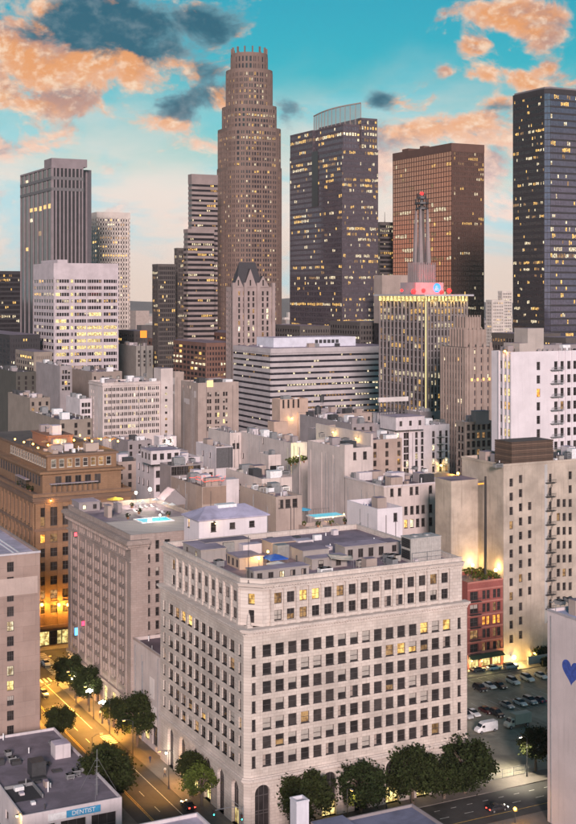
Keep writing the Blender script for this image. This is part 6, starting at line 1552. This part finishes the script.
def hedge(u0, u1, v0, h, label):
    p = uvw(u0, v0); t = thing('hedge', label, 'hedge', (p[0], p[1], .15), ROT); rr = random.Random(int(u0)); mb = MB()
    for k in range(int((u1-u0)*h*70)):
        q = Vector((rr.uniform(0, u1-u0), rr.uniform(0, 1.6), rr.uniform(.2, h)*(.85+.3*rr.random()))); w = rr.uniform(.15, .32); d = Vector((rr.gauss(0, 1), rr.gauss(-.4, 1), rr.gauss(.6, 1))).normalized(); a = d.orthogonal().normalized(); b = d.cross(a)
        mb.quad(tuple(q-a*w), tuple(q+b*w), tuple(q+a*w), tuple(q-b*w))
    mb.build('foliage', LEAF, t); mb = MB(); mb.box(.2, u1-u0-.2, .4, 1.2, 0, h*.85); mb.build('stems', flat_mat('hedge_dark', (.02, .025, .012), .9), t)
hedge(124, 137, 67.6, 3.4, 'dark clipped hedge along the foot of the beige hotel')
hedge(122, 136, 62.2, 2.4, 'lower dark hedge behind the parked white cars')
wl = uvmesh('garden_wall', [(120, 138, 66.4, 66.8)], STUC_C, 2.2, h=2.2, kind=None); tag(wl, 'low cream garden wall between the two hedges', 'wall')

# ------------------------------------------------------------------ lamps
BULB_W = lamp_mat('bulb_white', (1, .90, .68), 14); BULB_Y = lamp_mat('bulb_yellow', (1, .66, .18), 9); BULB_O = lamp_mat('bulb_orange', (1, .45, .08), 9)
WARM, SOD, COOL = (1, .64, .20), (1, .46, .06), (1, .88, .66)
def bulb(mb, c, r, m=0):
    for k in range(5): mb.frustum((c[0], c[1]), r*sin(pi*(k+.03)/5), r*sin(pi*min(k+1, 4.97)/5), c[2]-r*cos(pi*k/5), c[2]-r*cos(pi*(k+1)/5), 10, m, cap=False)
def street_lamp(u, v, a, e, label, group, col=SOD, h=8.0, arm=1.9, bm_=None):
    p = uvw(u, v); t = thing('street_lamp', label, 'street lamp', (p[0], p[1], .15), ROT+a, group)
    mb = MB(); mb.frustum((0, 0), .13, .07, 0, h, 8); mb.frustum((0, 0), .22, .16, 0, .8, 8); mb.build('pole', METAL_D, t)
    mb = MB(); mb.tube([(0, 0, h-.2), (arm*.5, 0, h+.35), (arm, 0, h+.4)], .05, 6); mb.build('arm', METAL_D, t)
    mb = MB(); mb.box(arm-.15, arm+.65, -.18, .18, h+.34, h+.52); mb.build('lamp_head', METAL, t)
    mb = MB(); mb.box(arm-.05, arm+.55, -.13, .13, h+.26, h+.338); mb.build('lens', bm_ or BULB_O, t)
    point(t, (arm+.25, 0, h+.2), e*5.2, col, .2, spot=True); return t
GA = 'street lamps along the avenue'
for v in (28, 50, 66, 78, 92, 108): street_lamp(-4.9, v, pi, (900 if v < 40 else 1500 if v < 60 else 4200), 'dark street lamp on the hotel side pavement of the avenue', GA)
for v in (44, 84, 112): street_lamp(-16.6, v, 0, 1300 if v < 60 else 3400, 'dark street lamp on the clinic side pavement of the avenue', GA)
street_lamp(1, 150, pi*.5, 2600, 'street lamp lighting the crossing below the tan terrace building', GA)
x, y = on_z(527, 777, 0); u_, v_ = to_uv(x, y); street_lamp(u_, v_, pi, 1900, 'tall pale lamp post at the parking lot fence', None, COOL, 8.5, 1.5, BULB_W)
street_lamp(20, -5.0, -pi/2, 260, 'dim street lamp under the trees of the cream block', None, WARM, 7, 1.5)
def globe_lamp(u, v, label, group):
    p = uvw(u, v); t = thing('globe_lamp', label, 'street lamp', (p[0], p[1], .15), ROT, group)
    mb = MB(); mb.frustum((0, 0), .16, .08, 0, 5, 8); mb.frustum((0, 0), .3, .2, 0, .9, 8); mb.build('pole', METAL_D, t)
    mb = MB(); mb.tube([(-.7, 0, 4.9), (.7, 0, 4.9)], .05, 5); mb.tube([(0, -.7, 4.9), (0, .7, 4.9)], .05, 5); mb.build('cross_arm', METAL_D, t)
    for q in ((-.7, 0, 5.2), (.7, 0, 5.2), (0, -.7, 5.2), (0, .7, 5.2), (0, 0, 5.6)): mb = MB(); bulb(mb, q, .26); mb.build('globe', BULB_W, t, smooth=True)
    point(t, (0, 0, 6.2), 500, COOL, .3)
for v in (74, 84, 96): globe_lamp(-4.0, v, 'five-globe white street lamp among the hotel pavement trees', 'globe lamps on the avenue')
def deck_lamp(B, px, py, e, col, label, group=None, zr=None, h=2.6, bm_=None, r=.22, local=False):
    zr = B.zr if zr is None else zr; xx, yy = (px, py) if local else B.loc(px, py, zr); t = thing('deck_lamp', label, 'lamp', world_of(B, xx, yy, zr), ROT, group)
    mb = MB(); mb.frustum((0, 0), .06, .045, 0, h, 6); mb.frustum((0, 0), .22, .2, 0, .12, 8); mb.build('post', METAL_D, t)
    mb = MB(); bulb(mb, (0, 0, h+r*.9), r); mb.build('bulb', bm_ or BULB_W, t, smooth=True)
    if e: point(t, (0, 0, h+r*2+.3), e, col, r)
deck_lamp(PH, 150, 506, 3600, COOL, 'brightest white floodlight over the hotel pool deck', zr=PH.zr, h=4.2, r=.5); deck_lamp(PH, 136, 507, 2800, COOL, 'second white floodlight at the back of the hotel pool deck', zr=PH.zr, h=3.6, r=.4)
deck_lamp(PH, 160, 522, 450, COOL, 'small lamp at the front edge of the hotel pool', zr=PH.zr, h=1.6)
for px, py in ((15, 446), (24, 449), (33, 451), (38, 455), (52, 446), (58, 449), (66, 447), (74, 447), (85, 446), (92, 448), (101, 446), (110, 447), (118, 448), (48, 452), (63, 443), (80, 442)):
    deck_lamp(OB, px, py, 260, SOD, 'small amber lamp on the roof terrace of the tan building', 'amber lamps on the roof terrace', zr=OB.zt, h=1.9, bm_=BULB_O, r=.30)
deck_lamp(RB, 9.2, 10.6, 800, WARM, 'left yellow garden lamp on the red brick roof lighting the beige wall', zr=RB.zr, h=2.4, bm_=BULB_Y, r=.5, local=True); deck_lamp(RB, 11.3, 2.2, 800, WARM, 'right yellow garden lamp on the red brick roof lighting the beige wall', zr=RB.zr, h=2.4, bm_=BULB_Y, r=.5, local=True)
deck_lamp(HH, 298, 462, 1600, (.95, .95, .35), 'yellow-green lamp in the warehouse roof garden', zr=HH.zg, h=2.2, bm_=BULB_Y)
for k, (px, py) in enumerate(((458, 481), (463, 488), (452, 484))): deck_lamp(BAR, px, py, 900, SOD, 'orange lamp of the glowing rooftop bar', 'rooftop bar lamps', zr=BAR.zr, h=2.3, bm_=BULB_O, r=.55)
deck_lamp(PB_, 333, 523, 1600, WARM, 'yellow lamp beside the turquoise rooftop pool', zr=PB_.zr, h=1.5, bm_=BULB_Y); deck_lamp(PB_, 344, 520, 450, WARM, 'small yellow lamp at the end of the rooftop pool', zr=PB_.zr, h=1.5, bm_=BULB_Y)
deck_lamp(CC, 158, 456, 0, COOL, 'tiny lamp on the white stepped building', h=3)
deck_lamp(MAIN, 259, 569, 500, WARM, 'warm lamp on the roof terrace of the cream block', h=2.0, bm_=BULB_Y, r=.25); deck_lamp(MAIN, 268, 562, 350, WARM, 'warm lamp beside the blue tent', h=2.0, bm_=BULB_Y, r=.25)
def wall_lamp(B, side, px, py, e, col, label, group=None, out=.9, bm_=None, r=.3, shade=True, below=0):
    s_ = B.s_of(side, px); z = B.z_of(side, px, py)+B.z0; o, a, n, rt = face_frame(side, B.W, B.L); q = (o[0]+a[0]*s_, o[1]+a[1]*s_)
    t = thing('wall_lamp', label, 'wall lamp', world_of(B, q[0], q[1], z), ROT+rt, group)
    mb = MB(); mb.tube([(0, 0, .3), (0, -out*.6, .5), (0, -out, .3)], .05, 6); mb.box(-.15, .15, -.06, 0, .1, .5); mb.build('bracket', METAL_D, t)
    mb = MB(); bulb(mb, (0, -out, 0), r); mb.build('bulb', bm_ or BULB_Y, t, smooth=True)
    if shade: mb = MB(); mb.frustum((0, -out), r*1.3, r*.5, r*.7, r*1.2, 12); mb.build('hood', METAL_D, t)
    point(t, (0, -out-.5, -.2-below), e, col, r)
for px in (41, 58, 67): wall_lamp(OB, 'R', px, 604, 4200, SOD, 'amber uplight on the base of the tan terrace building', 'uplights on the tan building', bm_=BULB_O, r=.5, shade=False)
wall_lamp(OB, 'R', 50, 500, 260, SOD, 'amber lamp high on the tan building pier', bm_=BULB_O, r=.3)
wall_lamp(BT, 'R', 510.5, 656, 3800, WARM, 'very bright lamp at the foot of the beige hotel over the parked cars', bm_=BULB_W, r=.55, out=1.6, shade=False)
wall_lamp(BT, 'R', 532, 652, 900, WARM, 'dimmer lamp over the hedge of the beige hotel', bm_=BULB_Y, out=1.2)
for px in (470, 480): wall_lamp(RB, 'R', px, 660, 500, (1, .8, .35), 'small shop lamp on the red brick front', 'shop lamps on the brick building', bm_=BULB_Y, r=.2)
wall_lamp(NH, 'R', 440, 465, 1500, WARM, 'bright yellow lamp low on the white hotel courtyard wall', bm_=BULB_Y, r=.5); wall_lamp(NH, 'R', 402, 474, 700, WARM, 'yellow lamp at the left foot of the white hotel courtyard wall', bm_=BULB_Y, r=.3)
wall_lamp(LW, 'L', 335, 432, 350, WARM, 'yellow lamp washing the long party wall', bm_=BULB_Y, r=.25); wall_lamp(LW, 'L', 358, 438, 350, WARM, 'yellow lamp near the corner of the long party wall', bm_=BULB_Y, r=.25)
wall_lamp(GG, 'R', 291, 418, 500, WARM, 'yellow lamp under the arched openings of the pink building', bm_=BULB_Y, r=.4); wall_lamp(C3, 'R', 168, 441, 260, COOL, 'white lamp on the small glowing rooftop block', bm_=BULB_W, r=.35)
wall_lamp(HP, 'R', 214, 523, 40, WARM, 'doorway lamp on the white hip roofed building', r=.15)
wall_lamp(MAIN, 'L', 187, 767, 700, (1, .55, .2), 'orange lamp over a shopfront arch of the cream block', r=.3, bm_=BULB_O); wall_lamp(MAIN, 'L', 170, 752, 300, COOL, 'white lamp over the last arch of the cream block', r=.25, bm_=BULB_W)
wall_lamp(PH, 'L', 96, 690, 900, SOD, 'amber shopfront lamp on the pool hotel base', r=.3, bm_=BULB_O); wall_lamp(PH, 'L', 72, 662, 1500, WARM, 'yellow lamp lighting the hotel base at the crossing', r=.3, bm_=BULB_Y)
wall_lamp(DC, 'L', 22, 815, 500, WARM, 'lamp on the side wall of the dental clinic', r=.25)
wall_lamp(WT, 'L', 507, 351, 120, SOD, 'amber lamp at the top of the white tower windows', r=.4, bm_=BULB_O)
# patio umbrellas on the terraces
def umbrella(B, px, py, col, label, group, zr, r=1.5):
    xx, yy = B.loc(px, py, zr); t = thing('patio_umbrella', label, 'umbrella', world_of(B, xx, yy, zr), R.uniform(0, 3), group); mb = MB(); N = 8
    for k in range(N): mb.poly([(r*cos(2*pi*k/N), r*sin(2*pi*k/N), 2.2), (r*cos(2*pi*(k+1)/N), r*sin(2*pi*(k+1)/N), 2.2), (0, 0, 2.85)])
    mb.build('canopy', flat_mat('umbrella_%s' % group[:6], col), t); mb = MB(); mb.frustum((0, 0), .04, .04, 0, 2.7, 6); mb.build('pole', METAL, t)
for px, py in ((30, 447), (45, 449), (56, 445), (70, 444), (88, 445), (96, 446), (106, 445), (114, 446)): umbrella(OB, px, py, (.32, .20, .12), 'rust umbrella on the roof terrace of the tan building', 'rust terrace umbrellas', OB.zt)
umbrella(PH, 115, 507, (.75, .50, .06), 'yellow umbrella at the back of the pool deck', 'yellow umbrella', PH.zr, 2.4)
for px, py in ((138, 512), (143, 511), (156, 508), (165, 512), (172, 513)): umbrella(PH, px, py, (.6, .6, .58), 'pale umbrella on the hotel pool deck', 'pale deck umbrellas', PH.zr+.35, 1.1)
umbrella(PB_, 303, 517, (.10, .45, .70), 'blue umbrella left of the turquoise rooftop pool', 'blue umbrella', PB_.zr, 2.6)
def lounger(B, px, py, label, group, zr):
    xx, yy = B.loc(px, py, zr); t = thing('sun_lounger', label, 'lounger', world_of(B, xx, yy, zr), ROT, group)
    mb = MB(); mb.box(-.32, .32, -.9, .4, .28, .38); mb.build('seat', WHITE_P, t)
    mb = MB(); mb.quad((-.32, .4, .36), (.32, .4, .36), (.32, .95, .8), (-.32, .95, .8)); mb.build('backrest', WHITE_P, t)
    for q in ((-.28, -.8), (.28, -.8), (-.28, .3), (.28, .3)): mb = MB(); mb.box(q[0]-.03, q[0]+.03, q[1]-.03, q[1]+.03, 0, .28); mb.build('leg', METAL, t)
for px, py in ((141, 508.5), (146, 508), (152, 507.5), (158, 511), (163, 514), (135, 512.5)): lounger(PH, px, py, 'white sun lounger on the hotel pool deck', 'pool deck loungers', PH.zr+.35)

# ------------------------------------------------------------------ vehicles
TYRE = flat_mat('tyre', (.02, .02, .02), .8); RIM = flat_mat('rim', (.4, .4, .42), .35, .7); CGL = glass_mat('car_glass', (.02, .022, .025), .05); HEAD = lamp_mat('headlight', (.9, .9, .85), .25); TAIL = lamp_mat('tail_lamp', (.5, .02, .02), .2)
HEAD_ON = lamp_mat('headlight_on', (1, .95, .8), 12); TAIL_ON = lamp_mat('tail_on', (1, .05, .03), 6)
def paint(name, c):
    if name in MATS: return MATS[name]
    m, g, b = principled(name); n = g.noise(g.n('ShaderNodeTexCoord').outputs['Object'], 3, 3, .6)
    g.put(b.inputs['Base Color'], g.mix(g.step(n, .4, .8, 0, .3), c, tuple(q*.8 for q in c))); b.inputs['Roughness'].default_value = .35; b.inputs['Coat Weight'].default_value = .6
    MATS[name] = m; return m
def loft(mb, secs, m=0):
    """secs: cross sections (x, half width, z0, z1, top half width)"""
    i0 = len(mb.v)
    for x_, w, z0, z1, wt in secs: mb.v += [(x_, -w*.93, z0), (x_, w*.93, z0), (x_, w, (z0+z1)*.5), (x_, wt, z1), (x_, -wt, z1), (x_, -w, (z0+z1)*.5)]
    for k in range(len(secs)-1):
        for j in range(6): a = i0+k*6+j; b = i0+k*6+(j+1) % 6; mb.f.append((a, a+6, b+6, b)); mb.m.append(m)
    mb.f.append(tuple(i0+j for j in range(6))); mb.m.append(m); e = i0+(len(secs)-1)*6; mb.f.append(tuple(e+5-j for j in range(6))); mb.m.append(m)
BODY = {'sedan': ([(-2.25, .78, .35, .78, .66), (-2.1, .88, .25, .92, .76), (-1.2, .9, .22, .98, .8), (.6, .9, .22, .96, .8), (1.6, .88, .22, .86, .76), (2.15, .8, .28, .72, .66), (2.3, .7, .36, .62, .58)], [(-1.75, .70, .95, 1.0, .68), (-1.05, .72, .96, 1.40, .58), (.15, .72, .96, 1.42, .58), (1.0, .72, .94, .98, .68)], 1.35, .32),
        'suv': ([(-2.3, .84, .4, 1.05, .76), (-2.2, .94, .32, 1.15, .84), (0, .95, .3, 1.16, .86), (1.3, .94, .3, 1.10, .84), (2.1, .88, .34, .98, .76), (2.3, .78, .42, .8, .66)], [(-2.15, .8, 1.13, 1.2, .78), (-1.9, .8, 1.14, 1.72, .68), (.2, .8, 1.15, 1.76, .68), (1.15, .78, 1.09, 1.14, .74)], 1.42, .37)}
def car_proto(style, on=False):
    t = thing('parked_car', 'car', 'car'); b, c, wb, wr = BODY[style]
    mb = MB(); loft(mb, b); o = mb.build('body', paint('paint_white', (.70, .70, .70)), t, smooth=False)
    mb = MB(); loft(mb, c); mb.build('windows', CGL, t)
    mb = MB(); mb.box(c[1][0]+.05, c[2][0]-.05, -.55, .55, c[1][3]-.03, c[1][3]+.05); mb.build('roof', MATS['paint_white'], t)
    wm = MB(); 
    n = 14
    for (r_, y0, y1, m_) in ((wr, -.11, .11, 0), (wr*.62, -.125, .125, 1)):
        i = len(wm.v)
        for yy in (y0, y1): wm.v += [(r_*cos(2*pi*k/n), yy, r_*sin(2*pi*k/n)) for k in range(n)]
        for k in range(n): j = (k+1) % n; wm.f.append((i+k, i+j, i+n+j, i+n+k)); wm.m.append(m_)
        wm.f.append(tuple(i+k for k in range(n))); wm.m.append(m_); wm.f.append(tuple(i+2*n-1-k for k in range(n))); wm.m.append(m_)
    wme = wm.mesh('wheel', [TYRE, RIM])
    for sx_ in (-1, 1):
        for sy_ in (-1, 1): link('wheel', wme, t, (sx_*wb, sy_*.82, wr))
    for sy_ in (-1, 1):
        mb = MB(); mb.box(b[-1][0]-.12, b[-1][0]+.02, sy_*.55-.16, sy_*.55+.16, .52, .68); mb.build('headlight', HEAD_ON if on else HEAD, t)
        mb = MB(); mb.box(b[0][0]-.02, b[0][0]+.10, sy_*.6-.15, sy_*.6+.15, .66, .84); mb.build('tail_light', TAIL_ON if on else TAIL, t)
    return t
def place(proto, u, v, a, col, label, z=.156, group=None):
    c = copy_tree(proto); p = uvw(u, v); c.location = (p[0], p[1], z); c.rotation_euler = (0, 0, ROT+a); tag(c, label, 'car', group)
    if col:
        for ch in c.children:
            if ch.name.startswith(('body', 'roof', 'cargo')): ch.material_slots[0].link = 'OBJECT'; ch.material_slots[0].material = paint(*col)
    return c
P_W, P_S, P_K, P_B, P_R = ('paint_white', (.70, .70, .70)), ('paint_silver', (.42, .42, .43)), ('paint_black', (.025, .025, .03)), ('paint_blue', (.03, .05, .10)), ('paint_red', (.07, .012, .015))
sedan, suv, sedan_on = car_proto('sedan'), car_proto('suv'), car_proto('sedan', True)
def lot_uv(px, py): x_, y_ = on_z(px, py, .3); return to_uv(x_, y_)
LOTC = [(489.5, 687, sedan, P_W, -pi/2, 'white sedan in the far row beside a black car'), (500, 687, sedan, P_K, -pi/2, 'black sedan between two white cars in the far row'), (513, 683, suv, P_W, -pi/2, 'white sport utility car under the bright wall lamp'),
        (527.5, 680, suv, P_W, -pi/2, 'white sport utility car in front of the hedge'), (541, 677, sedan, P_W, -pi/2, 'white sedan at the end of the far row by the mural wall'), (507, 706.5, sedan, P_S, -pi/2, 'silver sedan alone in the middle row of the lot'),
        (473.5, 714.5, sedan, P_W, -pi/2, 'white sedan half hidden beside the cream block'), (486, 712, sedan, P_R, -pi/2, 'dark red sedan behind the white van'), (497, 715.5, suv, P_K, -pi/2, 'black car behind the white van'), (539, 701, sedan, P_B, pi/2, 'dark blue sedan parked close to the mural building')]
for px, py, pr, col, a, lab in LOTC: u_, v_ = lot_uv(px, py); place(pr, u_, v_, a, col, lab, group='cars in the parking lot')
for px, py, pr, col, lab in ((553, 674, suv, P_K, 'black car at the far end of the far row'), (480, 690, suv, P_K, 'black car at the start of the far row'), (520, 704, sedan, P_W, 'white sedan beside the silver one in the middle row'), (466, 717, suv, P_S, 'silver car nearest the cream block wall'), (530, 702.5, suv, P_S, 'silver car between the white sedan and the dark blue one'), (478, 671, sedan, P_K, 'black sedan parked at the brick building shops'), (494, 669, sedan, P_W, 'white sedan parked at the brick building shops')):
    u_, v_ = lot_uv(px, py); place(pr, u_, v_, -pi/2 if py > 672 else 0, col, lab, group='cars in the parking lot')
for q in [0]:
    u_, v_ = lot_uv(511, 668); place(suv, u_, v_, 0, P_S, 'pale car parked directly below the bright wall lamp', group='cars in the parking lot')
def van(u, v, a, label):
    p = uvw(u, v); t = thing('delivery_van', label, 'van', (p[0], p[1], .156), ROT+a); mb = MB()
    loft(mb, [(-2.9, .92, .4, 2.3, .8), (-2.8, .98, .35, 2.5, .86), (1.0, .98, .35, 2.5, .86), (1.5, .98, .35, 2.2, .82), (2.1, .96, .35, 1.45, .82), (2.8, .88, .38, 1.15, .74), (2.95, .8, .45, .9, .66)]); mb.build('body', MATS['paint_white'], t)
    mb = MB(); mb.quad((1.56, -.78, 2.10), (1.56, .78, 2.10), (2.08, .8, 1.5), (2.08, -.8, 1.5)); mb.build('windscreen', CGL, t).location = (.03, 0, .03)
    for s_ in (-1, 1): mb = MB(); mb.box(.95, 1.75, s_*.97-.02, s_*.97+.02, 1.4, 1.95); mb.build('side_window', CGL, t)
    wh = [c for c in suv.children if c.name.startswith('wheel')][0].data
    for sx_ in (-1.9, 1.9):
        for sy_ in (-1, 1): link('wheel', wh, t, (sx_, sy_*.88, .37))
    for sy_ in (-1, 1): mb = MB(); mb.box(2.85, 2.98, sy_*.6-.15, sy_*.6+.15, .7, .9); mb.build('headlight', HEAD, t)
def truck(u, v, a, label):
    p = uvw(u, v); t = thing('box_truck', label, 'truck', (p[0], p[1], .156), ROT+a); mb = MB()
    mb.box(-3.6, 1.3, -1.15, 1.15, .95, 3.3); mb.box(-3.55, 1.25, -1.0, 1.0, 3.3, 3.36)
    for k in range(8): mb.box(-3.5+k*.65, -3.44+k*.65, -1.17, -1.15, 1.0, 3.25)
    mb.build('cargo_box', wall_mat('truck_box', (.52, .48, .40)), t)
    mb = MB(); loft(mb, [(1.35, 1.02, .5, 2.4, .9), (2.2, 1.02, .5, 2.4, .9), (2.7, 1.0, .5, 1.6, .88), (3.4, .92, .5, 1.35, .8), (3.5, .8, .6, 1.1, .7)]); mb.build('cab', paint('paint_cream', (.6, .57, .5)), t)
    mb = MB(); mb.quad((2.26, -.82, 2.3), (2.26, .82, 2.3), (2.69, .84, 1.66), (2.69, -.84, 1.66)); mb.build('windscreen', CGL, t).location = (.03, 0, .03)
    for s_ in (-1, 1): mb = MB(); mb.box(1.5, 2.25, s_*1.01-.02, s_*1.01+.02, 1.5, 2.15); mb.build('side_window', CGL, t)
    mb = MB(); mb.box(-3.4, 3.0, -.45, .45, .5, .9); mb.build('chassis', METAL_D, t)
    wh = [c for c in suv.children if c.name.startswith('wheel')][0].data
    for sx_ in (-2.4, 2.5):
        for sy_ in (-1, 1): o = link('wheel', wh, t, (sx_, sy_*.95, .45)); o.scale = (1.2, 1.3, 1.2)
u_, v_ = lot_uv(486, 731); van(u_, v_, pi, 'white delivery van parked beside the box truck')
u_, v_ = lot_uv(517, 726); truck(u_, v_, pi, 'tan box truck parked next to the white van')
for px, py, a, col, lab, pr in ((497, 809, 0, P_K, 'dark car driving past the parking lot with lights on', sedan_on), (188, 806, pi/2, P_K, 'dark car driving up the avenue past the lit tree with tail lights on', sedan_on), (46, 664, -pi/2, P_W, 'white car stopped at the crossing beside the brown building', sedan),
        (44, 694, -pi/2, P_S, 'silver car on the avenue close to the brown building', sedan)):
    u_, v_ = lot_uv(px, py); place(pr, u_, v_, a, col, lab, z=.01, group='cars on the road')
for pr in (sedan, suv, sedan_on):
    for ch in list(pr.children): bpy.data.objects.remove(ch)
    bpy.data.objects.remove(pr)

# ------------------------------------------------------------------ street furniture
def signal():
    p = uvw(-1.3, -1.6); t = thing('traffic_signal', 'traffic signal on a curved mast arm at the corner of the cream block', 'traffic light', (p[0], p[1], .15), ROT)
    mb = MB(); mb.frustum((0, 0), .14, .10, 0, 6.2, 8); mb.build('pole', METAL, t); mb = MB(); mb.tube([(0, 0, 5.6), (-1.5, 0, 6.4), (-3.5, 0, 6.6), (-6.2, 0, 6.5)], .08, 6); mb.build('mast_arm', METAL, t)
    for q, z in ((-6.2, 5.6), (-.3, 3.6)):
        mb = MB(); mb.box(q-.2, q+.2, -.18, .12, z, z+1.15); h = mb.build('signal_head', METAL_D, t)
        for k, m in enumerate((lamp_mat('signal_green', (.05, 1, .75), 7), flat_mat('lens_amber', (.12, .06, .01)), flat_mat('lens_red', (.12, .01, .01)))):
            lb = MB(); lb.poly([(q+.13*cos(2*pi*i/10), -.19, z+.22+k*.36+.13*sin(2*pi*i/10)) for i in range(10)]); lb.build('lens', m, h)
    mb = MB(); mb.tube([(-.4, 0, 6.2), (-2.4, 0, 7.8)], .05, 5); mb.build('lamp_arm', METAL, t)
signal()
def amber_signal():
    u_, v_ = lot_uv(515, 822); p = uvw(u_, v_); t = thing('warning_beacon', 'amber flashing beacon on a short post beside the dark street', 'beacon', (p[0], p[1], 0), ROT); mb = MB(); mb.frustum((0, 0), .08, .06, 0, 2.6, 6); mb.build('post', METAL_D, t)
    mb = MB(); bulb(mb, (0, 0, 2.95), .34); mb.build('lens', lamp_mat('amber_lens', (1, .48, .06), 8), t, smooth=True); mb = MB(); mb.frustum((0, 0), .45, .45, 2.5, 2.6, 10); mb.build('collar', METAL_D, t); point(t, (0, -.6, 3), 350, SOD, .3)
amber_signal()
def fence():
    p = uvw(56, .4); t = thing('lot_fence', 'low wire fence along the street edge of the parking lot', 'fence', (p[0], p[1], .15), ROT); n = 24; st = 3.0
    pm = MB(); pm.frustum((0, 0), .05, .05, 0, 2.0, 6); pme = pm.mesh('post', METAL)
    for k in range(n): link('post', pme, t, (k*st, 0, 0))
    for z in (.15, 1.0, 1.95): mb = MB(); mb.tube([(0, 0, z), ((n-1)*st, 0, z)], .03, 4); mb.build('rail', METAL, t)
    wb = MB()
    for k in range(int((n-1)*st/.3)): wb.tube([(k*.3, 0, .15), (k*.3, 0, 1.95)], .012, 3)
    wb.build('wire_mesh', METAL, t, kind='stuff')
fence()
def person(u, v, a, top, legs, label, stride=.18):
    """one skinned body; clothes are zones of it"""
    me = bpy.data.meshes.new('person'); 
    V = [(0, 0, .95, .14), (0, 0, 1.2, .15), (0, 0, 1.42, .15), (0, 0, 1.52, .06), (0, .01, 1.64, .095), (0, .01, 1.74, .07),
         (.10, 0, .88, .10), (.11, stride, .48, .07), (.11, stride*1.1, .09, .045), (.11, stride*1.1+.14, .04, .04), (-.10, 0, .88, .10), (-.11, -stride*.6, .48, .07), (-.11, -stride*1.2, .10, .045), (-.11, -stride*1.2+.13, .04, .04),
         (.19, 0, 1.40, .06), (.24, -stride*.5, 1.12, .045), (.25, .08-stride*.3, .86, .035), (-.19, 0, 1.40, .06), (-.24, stride*.5, 1.12, .045), (-.25, .08+stride*.3, .86, .035)]
    E = [(0, 1), (1, 2), (2, 3), (3, 4), (4, 5), (0, 6), (6, 7), (7, 8), (8, 9), (0, 10), (10, 11), (11, 12), (12, 13), (2, 14), (14, 15), (15, 16), (2, 17), (17, 18), (18, 19)]
    me.from_pydata([q[:3] for q in V], E, []); o = bpy.data.objects.new('tmp', me); COL.objects.link(o); md = o.modifiers.new('s', 'SKIN'); 
    for k, q in enumerate(V): me.skin_vertices[0].data[k].radius = (q[3], q[3])
    me.skin_vertices[0].data[0].use_root = True; o.modifiers.new('b', 'SUBSURF').levels = 1
    dg = bpy.context.evaluated_depsgraph_get(); dg.update(); m2 = bpy.data.meshes.new_from_object(o.evaluated_get(dg)); bpy.data.objects.remove(o)
    m2.materials.clear()
    for m in (flat_mat('skin', (.35, .20, .14)), flat_mat('cloth_'+top[0], top[1], .9), flat_mat('cloth_'+legs[0], legs[1], .9), flat_mat('hair', (.03, .02, .015), .8)): m2.materials.append(m)
    for f in m2.polygons:
        c = f.center; z = c.z; f.material_index = 3 if (z > 1.68 or (z > 1.6 and c.y < -.02)) else 0 if z > 1.53 or (abs(c.x) > .2 and z < .93) else 1 if z > .92 else 2; f.use_smooth = True
    p = uvw(u, v); m2.name = 'person'; ob = link('person', m2, None, (p[0], p[1], .15), ROT+a); tag(ob, label, 'person', 'people on the pavement')
NV, WH, GR, TN = ('navy', (.02, .03, .07)), ('white', (.6, .6, .58)), ('grey', (.12, .12, .13)), ('tan', (.30, .22, .14))
for u, v, a, tp, lg, lab in ((-2.8, 79, 0, WH, NV, 'person in white top walking past the hotel arches'), (-3.4, 77.5, 1, NV, GR, 'person in navy top beside the one in white'), (-3.0, 72, pi, GR, NV, 'person in grey walking toward the low infill building'), (-2.6, 36, 0, WH, GR, 'person in pale top outside the orange-lit shop arch'),
        (-3.2, 34.5, 2, TN, NV, 'person in tan top near the orange-lit shop arch'), (-3.0, 44, pi, NV, NV, 'person in dark clothes under the big street tree'), (-3.6, 64, 0, TN, GR, 'person in tan top at the kerb crossing bars'), (30, -3.6, pi/2, GR, NV, 'person in grey on the tree-lined pavement')): person(u, v, a, tp, lg, lab)
def neon_sign(B, px, py, col, w, h, label):
    h *= .6
    s_ = B.s_of('L', px); z = B.z_of('L', px, py); t = thing('blade_sign', label, 'sign', world_of(B, -.1, B.L-s_, z), ROT); mb = MB(); mb.box(-1.1, -.1, -.12, .12, -h/2-.15, h/2+.15); mb.build('box', METAL_D, t)
    for q in (-.125, .125): mb = MB(); mb.box(-1.0, -.2, min(q, q*1.1), max(q, q*1.1), -h/2, h/2); mb.build('face', lamp_mat('neon_'+label[:5], col, 2.2), t)
neon_sign(PH, 85.5, 623, (1, .05, .12), 1, 2.0, 'red neon blade sign on the pool hotel front'); neon_sign(PH, 78.5, 631, (.10, .45, 1), 1, 3.4, 'blue neon blade sign on the pool hotel front'); neon_sign(PH, 78.0, 534, (1, .08, .10), 1, 1.6, 'small red neon near the hotel cornice')

# ------------------------------------------------------------------ haze over the city
def haze():
    m = bpy.data.materials.new('haze'); m.use_nodes = True; g = NT(m.node_tree); v = g.n('ShaderNodeVolumePrincipled'); o = g.n('ShaderNodeOutputMaterial'); g.t.links.new(v.outputs[0], o.inputs['Volume'])
    v.inputs['Color'].default_value = (1.0, .92, .92, 1); v.inputs['Density'].default_value = HAZE; v.inputs['Anisotropy'].default_value = 0.0
    mb = MB(); mb.box(-5200, 5200, -600, 7800, -2, 345); h = mb.build('haze', m, kind='stuff'); h.display_type = 'WIRE'
    tag(h, 'thin rosy haze filling the air over the whole city', 'haze')
HAZE = .000034
haze()
